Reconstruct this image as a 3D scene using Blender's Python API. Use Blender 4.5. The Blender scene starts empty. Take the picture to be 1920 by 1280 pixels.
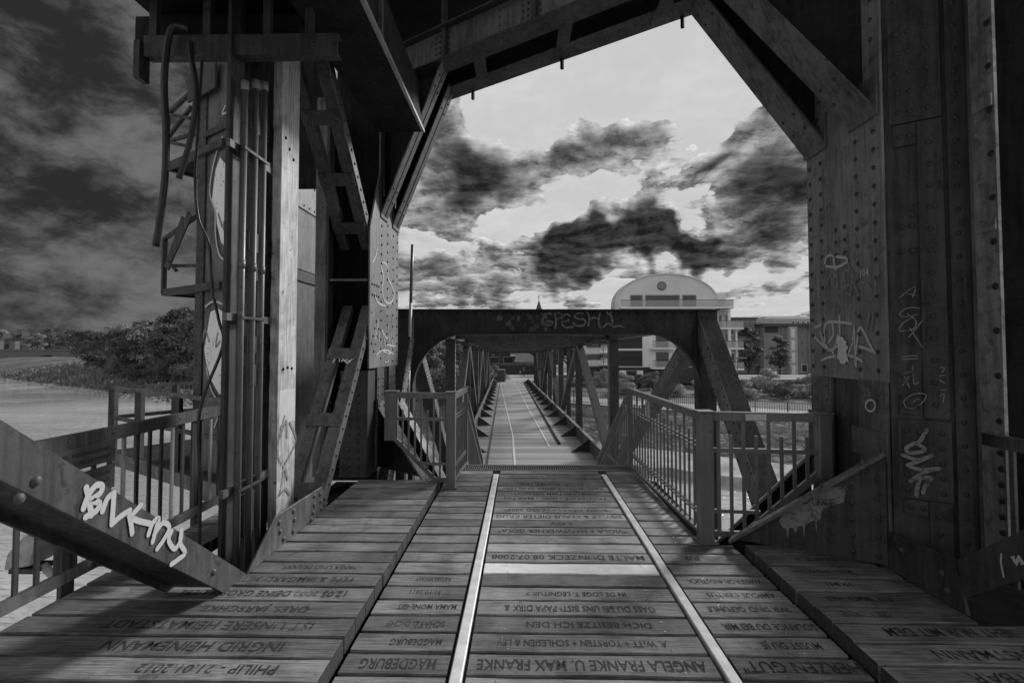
import bpy, math, random
from mathutils import Vector, Matrix
random.seed(7)
R = math.radians
scene = bpy.context.scene
C = scene.collection

# ------------------------------------------------------------------ camera
cam = bpy.data.objects.new('camera', bpy.data.cameras.new('camera'))
C.objects.link(cam)
cam.location = (0, 0, 1.72)
cam.rotation_euler = (R(92.0), 0, R(1.07))
cam.data.lens = 18; cam.data.sensor_width = 36
cam.data.shift_y = -0.0133
cam.data.clip_start = 0.05; cam.data.clip_end = 6000
scene.camera = cam
cy = scene.cycles; cy.max_bounces = 5; cy.diffuse_bounces = 3; cy.glossy_bounces = 3; cy.transmission_bounces = 2; cy.transparent_max_bounces = 6

# ------------------------------------------------------------------ exposure
scene.view_settings.view_transform = 'Standard'
scene.view_settings.look = 'None'
scene.view_settings.exposure = 0.33
scene.view_settings.gamma = 1.0
scene.view_settings.use_curve_mapping = False

SUN_EL, SUN_AZ = 29.0, 40.0          # degrees; azimuth measured clockwise from +Y
# ------------------------------------------------------------------ sun
sl = bpy.data.lights.new('sun', 'SUN'); sl.energy = 2.6; sl.angle = R(12); sl.color = (1, 1, 1)
sun = bpy.data.objects.new('sun', sl); C.objects.link(sun)
sdir = Vector((math.sin(R(SUN_AZ))*math.cos(R(SUN_EL)), math.cos(R(SUN_AZ))*math.cos(R(SUN_EL)), math.sin(R(SUN_EL))))
sun.rotation_euler = sdir.to_track_quat('Z', 'Y').to_euler()
sun.location = sdir*60

# ------------------------------------------------------------------ world sky (monochrome, broken cloud)
W = bpy.data.worlds.new('World'); scene.world = W; W.use_nodes = True
W.cycles.sampling_method = 'MANUAL'; W.cycles.sample_map_resolution = 128
nt = W.node_tree; nt.nodes.clear()
class NG:
    """small helper to write node maths"""
    def __init__(s, tree): s.t = tree
    def n(s, kind, **kw):
        x = s.t.nodes.new(kind)
        for k, v in kw.items(): setattr(x, k, v)
        return x
    def link(s, a, b): s.t.links.new(a, b)
    def put(s, sock, v):
        if hasattr(v, 'is_output') or hasattr(v, 'links'): s.t.links.new(v, sock)
        else: sock.default_value = v
    def m(s, op, a, b=0.0, c=0.0, clamp=False):
        x = s.n('ShaderNodeMath', operation=op, use_clamp=clamp)
        s.put(x.inputs[0], a); s.put(x.inputs[1], b)
        if len(x.inputs) > 2: s.put(x.inputs[2], c)
        return x.outputs[0]
    def v(s, op, a, b=(0, 0, 0)):
        x = s.n('ShaderNodeVectorMath', operation=op)
        s.put(x.inputs[0], a)
        if op in ('SCALE',): s.put(x.inputs['Scale'], b)
        else: s.put(x.inputs[1], b)
        return x.outputs['Value'] if op in ('LENGTH', 'DOT_PRODUCT', 'DISTANCE') else x.outputs[0]
    def smooth(s, x, a, b, lo=0.0, hi=1.0):
        r = s.n('ShaderNodeMapRange', interpolation_type='SMOOTHSTEP')
        s.put(r.inputs[0], x); r.inputs[1].default_value = a; r.inputs[2].default_value = b
        r.inputs[3].default_value = lo; r.inputs[4].default_value = hi
        return r.outputs[0]
    def noise(s, vec, scale, detail=4, rough=0.55, dist=0.0, dim='3D', w=None):
        x = s.n('ShaderNodeTexNoise', noise_dimensions=dim)
        if vec is not None: s.put(x.inputs['Vector'], vec)
        if w is not None: s.put(x.inputs['W'], w)
        x.inputs['Scale'].default_value = scale; x.inputs['Detail'].default_value = detail
        x.inputs['Roughness'].default_value = rough; x.inputs['Distortion'].default_value = dist
        return x
    def mix(s, f, a, b):
        x = s.n('ShaderNodeMix', data_type='FLOAT')
        s.put(x.inputs[0], f); s.put(x.inputs[2], a); s.put(x.inputs[3], b)
        return x.outputs[0]
    def mapping(s, vec, scale=(1, 1, 1), rot=(0, 0, 0), loc=(0, 0, 0)):
        x = s.n('ShaderNodeMapping'); s.put(x.inputs[0], vec)
        x.inputs['Location'].default_value = loc; x.inputs['Rotation'].default_value = rot; x.inputs['Scale'].default_value = scale
        return x.outputs[0]
    def xyz(s, x=0.0, y=0.0, z=0.0):
        c = s.n('ShaderNodeCombineXYZ'); s.put(c.inputs[0], x); s.put(c.inputs[1], y); s.put(c.inputs[2], z)
        return c.outputs[0]
    def sep(s, v):
        c = s.n('ShaderNodeSeparateXYZ'); s.put(c.inputs[0], v); return c.outputs
g = NG(nt)
tc = g.n('ShaderNodeTexCoord'); D = tc.outputs['Generated']
dx, dy, dz = g.sep(D)
sky = g.n('ShaderNodeTexSky', sky_type='NISHITA', sun_disc=False, sun_elevation=R(SUN_EL), sun_rotation=R(SUN_AZ))
bw = g.n('ShaderNodeRGBToBW'); g.link(sky.outputs[0], bw.inputs[0])
az = g.m('ARCTAN2', dx, dy); el = g.m('ARCSINE', dz)
zq = g.m('ADD', g.m('MAXIMUM', dz, 0.0), 0.16)
Q = g.xyz(g.m('DIVIDE', dx, zq), g.m('DIVIDE', dy, zq), 0.0)
warp = g.noise(D, 7.0, 3, 0.62)
wv = g.v('SCALE', g.v('SUBTRACT', warp.outputs['Color'], (0.5, 0.5, 0.5)), 0.26)
P = g.v('ADD', g.xyz(az, el, 0.0), wv)
fbm = g.noise(Q, 2.3, 8, 0.66, 0.10, '2D')
dens = g.m('MULTIPLY', g.m('SUBTRACT', fbm.outputs[0], 0.5), 1.25)
# cloud masses: (azimuth, elevation, half width, half height, tilt, amount), degrees
BLOBS = [(11, 10.2, 10.0, 3.0, 3, .66), (18, 10.0, 6, 2.4, 0, .5), (14, 12.0, 4.5, 3.2, 0, .30), (4, 11.0, 4.0, 1.6, -15, .25), (23, 19, 9.5, 3.6, 32, .48), (27, 13, 7.5, 5.5, 30, .55), (-8.8, 18, 5.5, 7.5, -12, .42),
         (5, 20.5, 13, 3.6, 5, .42), (-3, 15.5, 6, 3.0, -8, .30), (3, 8.2, 6, 1.6, 0, .22), (-8, 8.2, 10, 3.2, -4, .40), (-5, 4.0, 6, 1.6, 0, .34), (13, 15.5, 3.5, 3, 40, .22), (27, 5.2, 6, 1.2, 6, .26), (5.5, 4.4, 4, 1.8, 0, .30), (18, 7.5, 9, 1.6, 8, .18)]
CLEAR = [(4, 33, 30, 9.0, 4, .60), (7, 14.8, 8, 2.4, 12, .32), (-1.5, 13.8, 3.5, 2.5, 0, .22), (20, 16, 7, 1.5, 30, .25), (23, 6.6, 12, 1.2, 4, .22), (-10, 12, 3, 1.0, -10, .16)]
def blob(b):
    a0, e0, w0, h0, t0, k = b
    q = g.v('SUBTRACT', P, (R(a0), R(e0), 0))
    if abs(t0) > 4:
        rt = g.n('ShaderNodeVectorRotate', rotation_type='Z_AXIS'); g.put(rt.inputs['Vector'], q); rt.inputs['Angle'].default_value = -R(t0); q = rt.outputs[0]
    q = g.v('MULTIPLY', q, (1/R(w0), 1/R(h0), 0.0))
    return g.m('MULTIPLY', g.smooth(g.v('LENGTH', q), 1.3, 0.2), k*0.82)
acc = g.m('SUBTRACT', dens, g.smooth(g.m('ABSOLUTE', az), 1.2, 2.2, 0.0, 0.22))
for b in BLOBS: acc = g.m('ADD', acc, blob(b))
for b in CLEAR: acc = g.m('SUBTRACT', acc, blob(b))
mask = g.smooth(acc, 0.03, 0.105)
core = g.smooth(acc, 0.05, 0.52)
relief = g.noise(g.v('ADD', Q, (0.02, -0.07, 0)), 2.3, 6, 0.66, 0.10, '2D')
lit = g.m('ADD', 0.85, g.m('MULTIPLY', g.m('SUBTRACT', fbm.outputs[0], relief.outputs[0]), 6.5))
lit = g.m('MINIMUM', g.m('MAXIMUM', lit, 0.30), 2.2)
cl = g.mix(core, 0.36, 0.034)
cl = g.m('MULTIPLY', cl, lit)
clear = g.m('MINIMUM', g.m('MULTIPLY', g.m('POWER', bw.outputs[0], 0.25), 0.38), 0.50)
clear = g.m('MULTIPLY', clear, g.smooth(relief.outputs[0], 0.32, 0.72, 0.93, 1.08))
front = g.mix(mask, clear, cl)
# heavy streaked overcast over the river to the left
st = g.noise(g.mapping(g.v('ADD', g.xyz(az, el, 0.0), g.v('SCALE', wv, 0.22)), (1.7, 3.3, 1), (0, 0, R(28))), 2.5, 7, 0.66, 0.0, '2D')
leftl = g.smooth(st.outputs[0], 0.36, 0.68, 0.020, 0.125)
edge = g.m('ADD', az, g.m('MULTIPLY', g.m('SUBTRACT', fbm.outputs[0], 0.5), 0.45))
lmask = g.m('MULTIPLY', g.smooth(edge, -0.20, -0.46), g.smooth(edge, -1.9, -1.4))
lum = g.mix(lmask, front, leftl)
bg = g.n('ShaderNodeBackground'); bg.inputs['Strength'].default_value = 0.1
cc = g.n('ShaderNodeCombineColor')
lum = g.m('MULTIPLY', lum, 10.0)
for i in range(3): g.link(lum, cc.inputs[i])
g.link(cc.outputs[0], bg.inputs[0])
out = g.n('ShaderNodeOutputWorld'); g.link(bg.outputs[0], out.inputs[0])

# ------------------------------------------------------------------ materials (the photograph is monochrome: every colour is a grey)
M = {}
def new_mat(name):
    m = bpy.data.materials.new(name); m.use_nodes = True
    k = NG(m.node_tree); b = m.node_tree.nodes['Principled BSDF']
    M[name] = m
    return m, k, b
def grey(k, b, val):
    c = k.n('ShaderNodeCombineColor')
    for i in range(3): k.put(c.inputs[i], val)
    k.link(c.outputs[0], b.inputs['Base Color'])
def bump(k, b, h, strength=0.3, dist=0.01):
    x = k.n('ShaderNodeBump'); x.inputs['Strength'].default_value = strength; x.inputs['Distance'].default_value = dist
    k.put(x.inputs['Height'], h); k.link(x.outputs[0], b.inputs['Normal'])
def objco(k):
    t = k.n('ShaderNodeTexCoord'); return t.outputs['Object']
def plain(name, val, rough=0.6, metal=0.0, var=0.25, scale=6.0, bmp=0.0):
    m, k, b = new_mat(name)
    n = k.noise(objco(k), scale, 5, 0.6)
    grey(k, b, k.smooth(n.outputs[0], 0.3, 0.7, val*(1-var), val*(1+var)))
    b.inputs['Roughness'].default_value = rough; b.inputs['Metallic'].default_value = metal
    if bmp: bump(k, b, n.outputs[0], bmp, 0.01)
    return m
def worn(name, val, lo=0.40, hi=0.62, scale=26):
    """print or spray paint that has worn through in places"""
    m, k, b = new_mat(name); co = objco(k); n1 = k.noise(co, scale, 5, 0.7); n2 = k.noise(co, scale*.16, 3, 0.6)
    grey(k, b, val); b.inputs['Roughness'].default_value = 0.7
    k.link(k.smooth(k.m('ADD', k.m('MULTIPLY', n1.outputs[0], .6), k.m('MULTIPLY', n2.outputs[0], .4)), lo, hi), b.inputs['Alpha'])
def steel(name, lo, hi, rough=0.55, rust=0.35, white=0.0):
    """old painted steel: streaks, blotches of rust, rain runs"""
    m, k, b = new_mat(name); co = objco(k)
    blot = k.noise(co, 2.3, 6, 0.62, 0.4); runs = k.noise(k.mapping(co, (14, 14, 0.9)), 1.6, 4, 0.6); fine = k.noise(co, 38, 4, 0.6)
    v = k.m('ADD', k.m('MULTIPLY', blot.outputs[0], 0.45), k.m('ADD', k.m('MULTIPLY', runs.outputs[0], 0.4), k.m('MULTIPLY', fine.outputs[0], 0.15)))
    base = k.smooth(v, 0.36, 0.64, lo, hi)
    pits = k.noise(co, 9, 6, 0.7, 0.6)
    rm = k.smooth(pits.outputs[0], 0.60-0.1*rust, 0.66)
    base = k.mix(k.m('MULTIPLY', rm, 0.75), base, lo*0.55)
    if white:
        chips = k.noise(co, 17, 5, 0.7); base = k.mix(k.smooth(chips.outputs[0], 0.70, 0.73), base, white)
    grey(k, b, base)
    k.link(k.smooth(v, 0.3, 0.7, rough+0.15, rough-0.12), b.inputs['Roughness'])
    b.inputs['Metallic'].default_value = 0.0
    b.inputs['Specular IOR Level'].default_value = 0.45
    bump(k, b, k.m('ADD', k.m('MULTIPLY', pits.outputs[0], 0.7), k.m('MULTIPLY', fine.outputs[0], 0.3)), 0.35, 0.006)
    return m
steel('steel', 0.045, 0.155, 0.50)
steel('steel_pale', 0.10, 0.26, 0.50, 0.3, 0.32)  # paler copy of the steel for faces the light falls on
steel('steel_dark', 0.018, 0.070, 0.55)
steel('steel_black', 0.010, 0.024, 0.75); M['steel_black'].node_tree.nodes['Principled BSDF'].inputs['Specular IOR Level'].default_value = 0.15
steel('steel_silver', 0.22, 0.36, 0.48, 0.1)
steel('steel_mid', 0.026, 0.105, 0.5, 0.5, 0.25)
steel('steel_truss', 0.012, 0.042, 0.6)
plain('end_grain', 0.045, 0.9, 0, 0.4, 40)
steel('galv', 0.13, 0.20, 0.38, 0.0)
steel('pipe', 0.11, 0.19, 0.42, 0.05)
steel('painted_panel', 0.26, 0.66, 0.5, 1.2)
plain('rail_steel', 0.86, 0.36, 0.35, 0.16, 7)
m = plain('shade_black', 0.008, 1.0); m.node_tree.nodes['Principled BSDF'].inputs['Specular IOR Level'].default_value = 0.0  # glossless near-black, deep shade put into the colour
plain('hose', 0.03, 0.45, 0, 0.3, 8)
worn('spray_white', 0.82, 0.33, 0.46)
worn('spray_tag', 0.54, 0.29, 0.43)
worn('spray_grey', 0.50, 0.30, 0.46)
worn('spray_dim', 0.24, 0.34, 0.56)
worn('spray_black', 0.012, 0.36, 0.56)
plain('sign_plate', 0.13, 0.35, 0.3, 0.15, 12)
plain('sign_text', 0.025, 0.5)
plain('sticker', 0.60, 0.5)
plain('lamp_white', 0.38, 0.45)
plain('white_paint', 0.62, 0.45, 0, 0.08, 8)
m, k, b = new_mat('engrave'); co = objco(k); tcg = k.n('ShaderNodeTexCoord'); ge = k.n('ShaderNodeNewGeometry'); n1 = k.noise(ge.outputs['Position'], 30, 4, 0.7); n2 = k.noise(ge.outputs['Position'], 3.2, 3, 0.6)
grey(k, b, 0.035); b.inputs['Roughness'].default_value = 0.9
k.link(k.smooth(k.m('ADD', k.m('MULTIPLY', n1.outputs[0], .5), k.m('MULTIPLY', n2.outputs[0], .5)), 0.36, 0.54, 0.2, 0.92), b.inputs['Alpha'])
plain('screw', 0.55, 0.3, 0.7)
plain('concrete', 0.30, 0.85, 0, 0.3, 0.8, 0.3)
plain('ledge', 0.36, 0.85, 0, 0.35, 0.9, 0.3)
plain('asphalt', 0.30, 0.9, 0, 0.15, 0.4)
plain('facade_white', 0.86, 0.8, 0, 0.05, 0.3)
plain('facade_light', 0.70, 0.8, 0, 0.06, 0.3)
plain('facade_grey', 0.24, 0.85, 0, 0.12, 0.4)
plain('facade_mid', 0.40, 0.85, 0, 0.10, 0.4)
plain('facade_dark', 0.045, 0.8, 0, 0.2, 0.5)
plain('panel_dark', 0.030, 0.6, 0, 0.15, 0.5)
plain('roof_grey', 0.22, 0.6, 0, 0.1, 0.5)
plain('roof_dark', 0.07, 0.7, 0, 0.2, 0.5)
plain('bark', 0.06, 0.9, 0, 0.3, 3)
plain('cloth_dark', 0.03, 0.9); plain('cloth_mid', 0.16, 0.9); plain('skin', 0.35, 0.6); plain('hair', 0.05, 0.7)
m, k, b = new_mat('glass'); grey(k, b, 0.03); b.inputs['Roughness'].default_value = 0.08; b.inputs['Specular IOR Level'].default_value = 0.7
m, k, b = new_mat('balcony_glass'); grey(k, b, 0.5); b.inputs['Roughness'].default_value = 0.15; b.inputs['Alpha'].default_value = 0.4

def wood(name, lo, hi, axis=0, var=0.76):
    """weathered plank: long grain, checks, dirt, each plank its own tone"""
    m, k, b = new_mat(name); co = objco(k)
    oi = k.n('ShaderNodeObjectInfo'); rnd = oi.outputs['Random']; w = k.m('MULTIPLY', rnd, 97.0)
    sc = (1.3, 48, 48) if axis == 0 else (48, 48, 1.3)
    grain = k.noise(k.mapping(co, sc), 2.6, 6, 0.65, 0.5, '4D', w)
    fibre = k.noise(k.mapping(co, tuple(q*3.0 for q in sc)), 2.6, 3, 0.6, 0.2, '4D', w)
    blot = k.noise(co, 3.4, 5, 0.6, 0.3, '4D', w); dirt = k.noise(co, 9, 5, 0.65, 0.4, '4D', w)
    v = k.m('ADD', k.m('MULTIPLY', grain.outputs[0], 0.42), k.m('ADD', k.m('MULTIPLY', blot.outputs[0], 0.33), k.m('MULTIPLY', fibre.outputs[0], 0.25)))
    base = k.smooth(v, 0.40, 0.61, lo*.75, hi*1.1)
    base = k.m('MULTIPLY', base, k.m('ADD', 1.0-var/2, k.m('MULTIPLY', rnd, var)))
    crack = k.smooth(grain.outputs[0], 0.40, 0.33)
    base = k.mix(k.m('MULTIPLY', crack, 0.75), base, 0.012)
    base = k.mix(k.smooth(dirt.outputs[0], 0.57, 0.70, 0, 0.6), base, lo*0.45)
    grey(k, b, base)
    k.link(k.smooth(v, 0.3, 0.7, 0.72, 0.50), b.inputs['Roughness'])
    b.inputs['Specular IOR Level'].default_value = 0.4
    h = k.m('ADD', k.m('MULTIPLY', grain.outputs[0], 0.6), k.m('MULTIPLY', fibre.outputs[0], 0.4))
    bump(k, b, h, 0.6, 0.008)
    return m
wood('wood', 0.105, 0.30)
wood('wood_new', 0.95, 0.90, 0, 0.02)
wood('wood_far', 0.28, 0.46, 0, 0.2)
# white-painted guide plank, worn
m, k, b = new_mat('worn_white'); co = objco(k)
gr = k.noise(k.mapping(co, (20, 20, 1.4)), 2.0, 5, 0.65, 0.4); bl = k.noise(co, 2.2, 6, 0.65, 0.5); sp = k.noise(co, 13, 5, 0.7)
v = k.m('ADD', k.m('MULTIPLY', gr.outputs[0], 0.5), k.m('MULTIPLY', bl.outputs[0], 0.5))
base = k.smooth(v, 0.36, 0.62, 0.22, 0.66); base = k.mix(k.smooth(sp.outputs[0], 0.60, 0.68), base, 0.12)
grey(k, b, base); b.inputs['Roughness'].default_value = 0.6; bump(k, b, gr.outputs[0], 0.4, 0.006)
# far deck: crosswise boards too narrow to pick apart
m, k, b = new_mat('far_boards'); co = objco(k); px, py, pz = k.sep(co)
row = k.m('FLOOR', k.m('DIVIDE', py, 0.2)); wn = k.n('ShaderNodeTexWhiteNoise', noise_dimensions='1D'); k.put(wn.inputs['W'], row)
fr = k.m('FRACT', k.m('DIVIDE', py, 0.2)); gap = k.m('GREATER_THAN', fr, 0.9)
gr = k.noise(k.mapping(co, (0.8, 14, 14)), 2.5, 5, 0.6)
base = k.m('ADD', 0.17, k.m('MULTIPLY', wn.outputs['Value'], 0.26)); base = k.m('MULTIPLY', base, k.m('ADD', 0.6, k.m('MULTIPLY', gr.outputs[0], 0.8)))
base = k.mix(k.m('MULTIPLY', gap, 0.8), base, 0.03)
grey(k, b, base); b.inputs['Roughness'].default_value = 0.6
# river: pale base colour stands in for bright sky mirrored on the water
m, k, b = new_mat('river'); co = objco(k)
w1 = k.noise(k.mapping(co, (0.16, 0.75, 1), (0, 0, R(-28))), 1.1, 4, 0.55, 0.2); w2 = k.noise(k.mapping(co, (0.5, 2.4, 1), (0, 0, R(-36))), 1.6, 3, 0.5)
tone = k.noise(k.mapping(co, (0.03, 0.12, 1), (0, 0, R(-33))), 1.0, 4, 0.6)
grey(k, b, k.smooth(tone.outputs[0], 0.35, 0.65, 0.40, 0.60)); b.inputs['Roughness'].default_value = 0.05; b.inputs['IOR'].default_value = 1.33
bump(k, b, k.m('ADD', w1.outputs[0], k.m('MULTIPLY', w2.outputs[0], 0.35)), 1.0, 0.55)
# ground
m, k, b = new_mat('ground'); co = objco(k)
n1 = k.noise(co, 0.12, 6, 0.65); n2 = k.noise(co, 1.6, 5, 0.6)
v = k.m('ADD', k.m('MULTIPLY', n1.outputs[0], 0.55), k.m('MULTIPLY', n2.outputs[0], 0.45))
grey(k, b, k.smooth(v, 0.36, 0.64, 0.045, 0.16)); b.inputs['Roughness'].default_value = 0.95; bump(k, b, n2.outputs[0], 0.6, 0.2)
# coarse stone revetment
m, k, b = new_mat('revetment'); co = objco(k)
vo = k.n('ShaderNodeTexVoronoi', feature='DISTANCE_TO_EDGE'); k.put(vo.inputs['Vector'], co); vo.inputs['Scale'].default_value = 1.5
n1 = k.noise(co, 0.7, 6, 0.65); n2 = k.noise(co, 5, 4, 0.6)
base = k.smooth(n1.outputs[0], 0.35, 0.65, 0.07, 0.22); base = k.mix(k.smooth(vo.outputs['Distance'], 0.06, 0.0), base, 0.03)
base = k.mix(k.smooth(n2.outputs[0], 0.55, 0.65, 0, 0.6), base, 0.05)
grey(k, b, base); b.inputs['Roughness'].default_value = 0.9; bump(k, b, vo.outputs['Distance'], 0.8, 0.15)
# stone bridge
m, k, b = new_mat('stone'); co = objco(k)
br = k.n('ShaderNodeTexBrick'); k.put(br.inputs['Vector'], k.mapping(co, (0.5, 0.5, 0.5), (R(90), 0, 0)))
br.inputs['Color1'].default_value = (.15, .15, .15, 1); br.inputs['Color2'].default_value = (.23, .23, .23, 1); br.inputs['Mortar'].default_value = (.07, .07, .07, 1)
k.link(br.outputs[0], b.inputs['Base Color']); b.inputs['Roughness'].default_value = 0.9
def leaf(name, lo, hi):
    m, k, b = new_mat(name); gm = k.n('ShaderNodeNewGeometry'); n = k.noise(objco(k), 0.8, 3, 0.5)
    v = k.m('ADD', k.m('MULTIPLY', gm.outputs['Random Per Island'], 0.6), k.m('MULTIPLY', n.outputs[0], 0.4))
    grey(k, b, k.smooth(v, 0.1, 0.9, lo, hi)); b.inputs['Roughness'].default_value = 0.6
    b.inputs['Transmission Weight'].default_value = 0.0
    tr = k.n('ShaderNodeBsdfTranslucent'); tr.inputs[0].default_value = (hi, hi, hi, 1)
    mx = k.n('ShaderNodeMixShader'); mx.inputs[0].default_value = 0.3
    k.link(b.outputs[0], mx.inputs[1]); k.link(tr.outputs[0], mx.inputs[2]); k.link(mx.outputs[0], m.node_tree.nodes['Material Output'].inputs[0])
leaf('leaf', 0.07, 0.19); leaf('leaf_pale', 0.18, 0.42); leaf('leaf_dark', 0.04, 0.10); leaf('grass', 0.10, 0.27)

# ------------------------------------------------------------------ building helpers
wp = {}
def wpos(o): return wp.get(o.name, Vector((0, 0, 0)))
def tag(o, label=None, cat=None, group=None, kind=None):
    if label: o['label'] = label
    if cat: o['category'] = cat
    if group: o['group'] = group
    if kind: o['kind'] = kind
    return o
def empty(name, loc, label=None, cat=None, group=None, kind=None):
    o = bpy.data.objects.new(name, None); C.objects.link(o); o.location = loc; o.empty_display_size = 0.2
    wp[o.name] = Vector(loc)
    return tag(o, label, cat, group, kind)
def link_mesh(name, me, loc, parent=None, rot=None):
    o = bpy.data.objects.new(name, me); C.objects.link(o)
    loc = Vector(loc)
    if parent is not None:
        o.parent = parent; o.location = loc - wpos(parent)
    else: o.location = loc
    if rot is not None: o.rotation_euler = rot
    wp[o.name] = loc
    return o
def nrm(v): v = Vector(v); return v.normalized()
class MB:
    def __init__(s): s.v = []; s.f = []
    def hexa(s, p):           # 8 corner points: bottom ring 0-3, top ring 4-7
        i = len(s.v); s.v += [tuple(q) for q in p]
        s.f += [(i, i+3, i+2, i+1), (i+4, i+5, i+6, i+7), (i, i+1, i+5, i+4), (i+1, i+2, i+6, i+5), (i+2, i+3, i+7, i+6), (i+3, i, i+4, i+7)]
        return s
    def box(s, x0, x1, y0, y1, z0, z1):
        return s.hexa([(x0, y0, z0), (x1, y0, z0), (x1, y1, z0), (x0, y1, z0), (x0, y0, z1), (x1, y0, z1), (x1, y1, z1), (x0, y1, z1)])
    def bar(s, a, b, w, h, side=(1, 0, 0)):
        """bar from a to b; w along `side`, h across"""
        a = Vector(a); b = Vector(b); d = (b-a).normalized(); sd = Vector(side); sd = (sd - d*sd.dot(d)).normalized(); up = d.cross(sd).normalized()
        sd = sd*w/2; up = up*h/2
        return s.hexa([a-sd-up, a+sd-up, a+sd+up, a-sd+up, b-sd-up, b+sd-up, b+sd+up, b-sd+up])
    def prism(s, poly, ext):
        """polygon of 3d points pushed along ext"""
        n = len(poly); i = len(s.v); e = Vector(ext)
        s.v += [tuple(Vector(p)) for p in poly] + [tuple(Vector(p)+e) for p in poly]
        s.f += [tuple(range(i, i+n))[::-1], tuple(range(i+n, i+2*n))]
        for k_ in range(n):
            l = (k_+1) % n; s.f.append((i+k_, i+l, i+n+l, i+n+k_))
        return s
    def tube(s, pts, r, n=8, cap=True):
        pts = [Vector(p) for p in pts]; rs = r if isinstance(r, (list, tuple)) else [r]*len(pts); base = len(s.v)
        ref = None
        for j, p in enumerate(pts):
            d = (pts[min(j+1, len(pts)-1)] - pts[max(j-1, 0)]).normalized()
            if ref is None: ref = d.orthogonal().normalized()
            ref = (ref - d*ref.dot(d)).normalized(); q = d.cross(ref)
            for a in range(n):
                t = 2*math.pi*a/n; s.v.append(tuple(p + (ref*math.cos(t)+q*math.sin(t))*rs[j]))
        for j in range(len(pts)-1):
            for a in range(n):
                b_ = (a+1) % n; o = base+j*n
                s.f.append((o+a, o+b_, o+n+b_, o+n+a))
        if cap:
            s.f.append(tuple(range(base, base+n))[::-1]); s.f.append(tuple(range(base+(len(pts)-1)*n, base+len(pts)*n)))
        return s
    def ribbon(s, pts, w, nv, off=0.003, thick=0.0):
        """flat stroke along a polyline on a surface with normal nv"""
        nv = nrm(nv); pts = [Vector(p)+nv*off for p in pts]; i = len(s.v); n = len(pts)
        for j, p in enumerate(pts):
            d = (pts[min(j+1, n-1)] - pts[max(j-1, 0)])
            if d.length < 1e-6: d = nv.orthogonal()
            sd = nv.cross(d.normalized())*w/2; s.v += [tuple(p-sd), tuple(p+sd)]
        for j in range(n-1): s.f.append((i+2*j, i+2*j+2, i+2*j+3, i+2*j+1))
        return s
    def dome(s, p, nv, r, h=None, n=7):
        nv = nrm(nv); p = Vector(p); a = nv.orthogonal().normalized(); c = nv.cross(a); h = h or r*0.7; i = len(s.v)
        for rr, hh in ((1.0, 0.0), (0.86, 0.55), (0.45, 0.92)):
            for q in range(n):
                t = 2*math.pi*q/n; s.v.append(tuple(p + (a*math.cos(t)+c*math.sin(t))*r*rr + nv*h*hh))
        s.v.append(tuple(p+nv*h))
        for ring in range(2):
            for q in range(n):
                b_ = (q+1) % n; o = i+ring*n; s.f.append((o+q, o+b_, o+n+b_, o+n+q))
        for q in range(n): s.f.append((i+2*n+q, i+2*n+(q+1) % n, i+3*n))
        return s
    def mesh(s, name, mat, origin=(0, 0, 0), smooth=False):
        o = Vector(origin); me = bpy.data.meshes.new(name)
        me.from_pydata([tuple(Vector(p)-o) for p in s.v], [], s.f); me.validate(); me.update()
        if mat: me.materials.append(M[mat] if isinstance(mat, str) else mat)
        if smooth:
            for p in me.polygons: p.use_smooth = True
        return me
    def build(s, name, mat, parent=None, origin=None, smooth=False, kind=None, bevel=0.0):
        o0 = wpos(parent) if (parent is not None and origin is None) else Vector(origin or (0, 0, 0))
        ob = link_mesh(name, s.mesh(name, mat, o0, smooth), o0, parent)
        if kind: ob['kind'] = kind
        if bevel:
            md = ob.modifiers.new('bevel', 'BEVEL'); md.width = bevel; md.segments = 1; md.limit_method = 'ANGLE'
        return ob
_rm = {}
def rivet_mesh(r, mat):
    if (r, mat) not in _rm: _rm[(r, mat)] = MB().dome((0, 0, 0), (0, 0, 1), r).mesh('rivet', mat, smooth=True)
    return _rm[(r, mat)]
def rivets(parent, pts, nv, r=0.019, mat='steel', single=True):
    nv = nrm(nv)
    if single:
        q = nv.to_track_quat('Z', 'Y').to_euler()
        for p in pts: link_mesh('rivet', rivet_mesh(r, mat), p, parent, q)
    else:
        b_ = MB()
        for p in pts: b_.dome(p, nv, r, n=6)
        o = b_.build('rivet_rows', mat, parent, smooth=True, kind='stuff')
        return o
def line(a, b, n):
    a = Vector(a); b = Vector(b); return [a.lerp(b, i/(n-1)) for i in range(n)]
_tm = {}
def text_mesh(s, mat, bold=0.02, res=2):
    """lettering as a flat mesh, height of capitals = 1, starts at x = 0"""
    key = (s, mat, bold)
    if key in _tm: return _tm[key]
    cu = bpy.data.curves.new('lettering', 'FONT'); cu.body = s; cu.size = 1.0; cu.resolution_u = res; cu.offset = bold; cu.fill_mode = 'FRONT' if False else cu.fill_mode
    ob = bpy.data.objects.new('lettering', cu); C.objects.link(ob)
    dg = bpy.context.evaluated_depsgraph_get(); dg.update()
    me = bpy.data.meshes.new_from_object(ob.evaluated_get(dg)); C.objects.unlink(ob); bpy.data.objects.remove(ob)
    me.materials.clear(); me.materials.append(M[mat]); me.name = 'inscription'
    xs = [v.co.x for v in me.vertices]; ys = [v.co.y for v in me.vertices]
    x0, x1, y0 = min(xs), max(xs), 0.0; y1 = 0.69
    for v in me.vertices: v.co.x = (v.co.x-x0)/(x1-x0)-0.5; v.co.y = v.co.y/y1-0.5; v.co.z = 0
    _tm[key] = me
    return me
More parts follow.
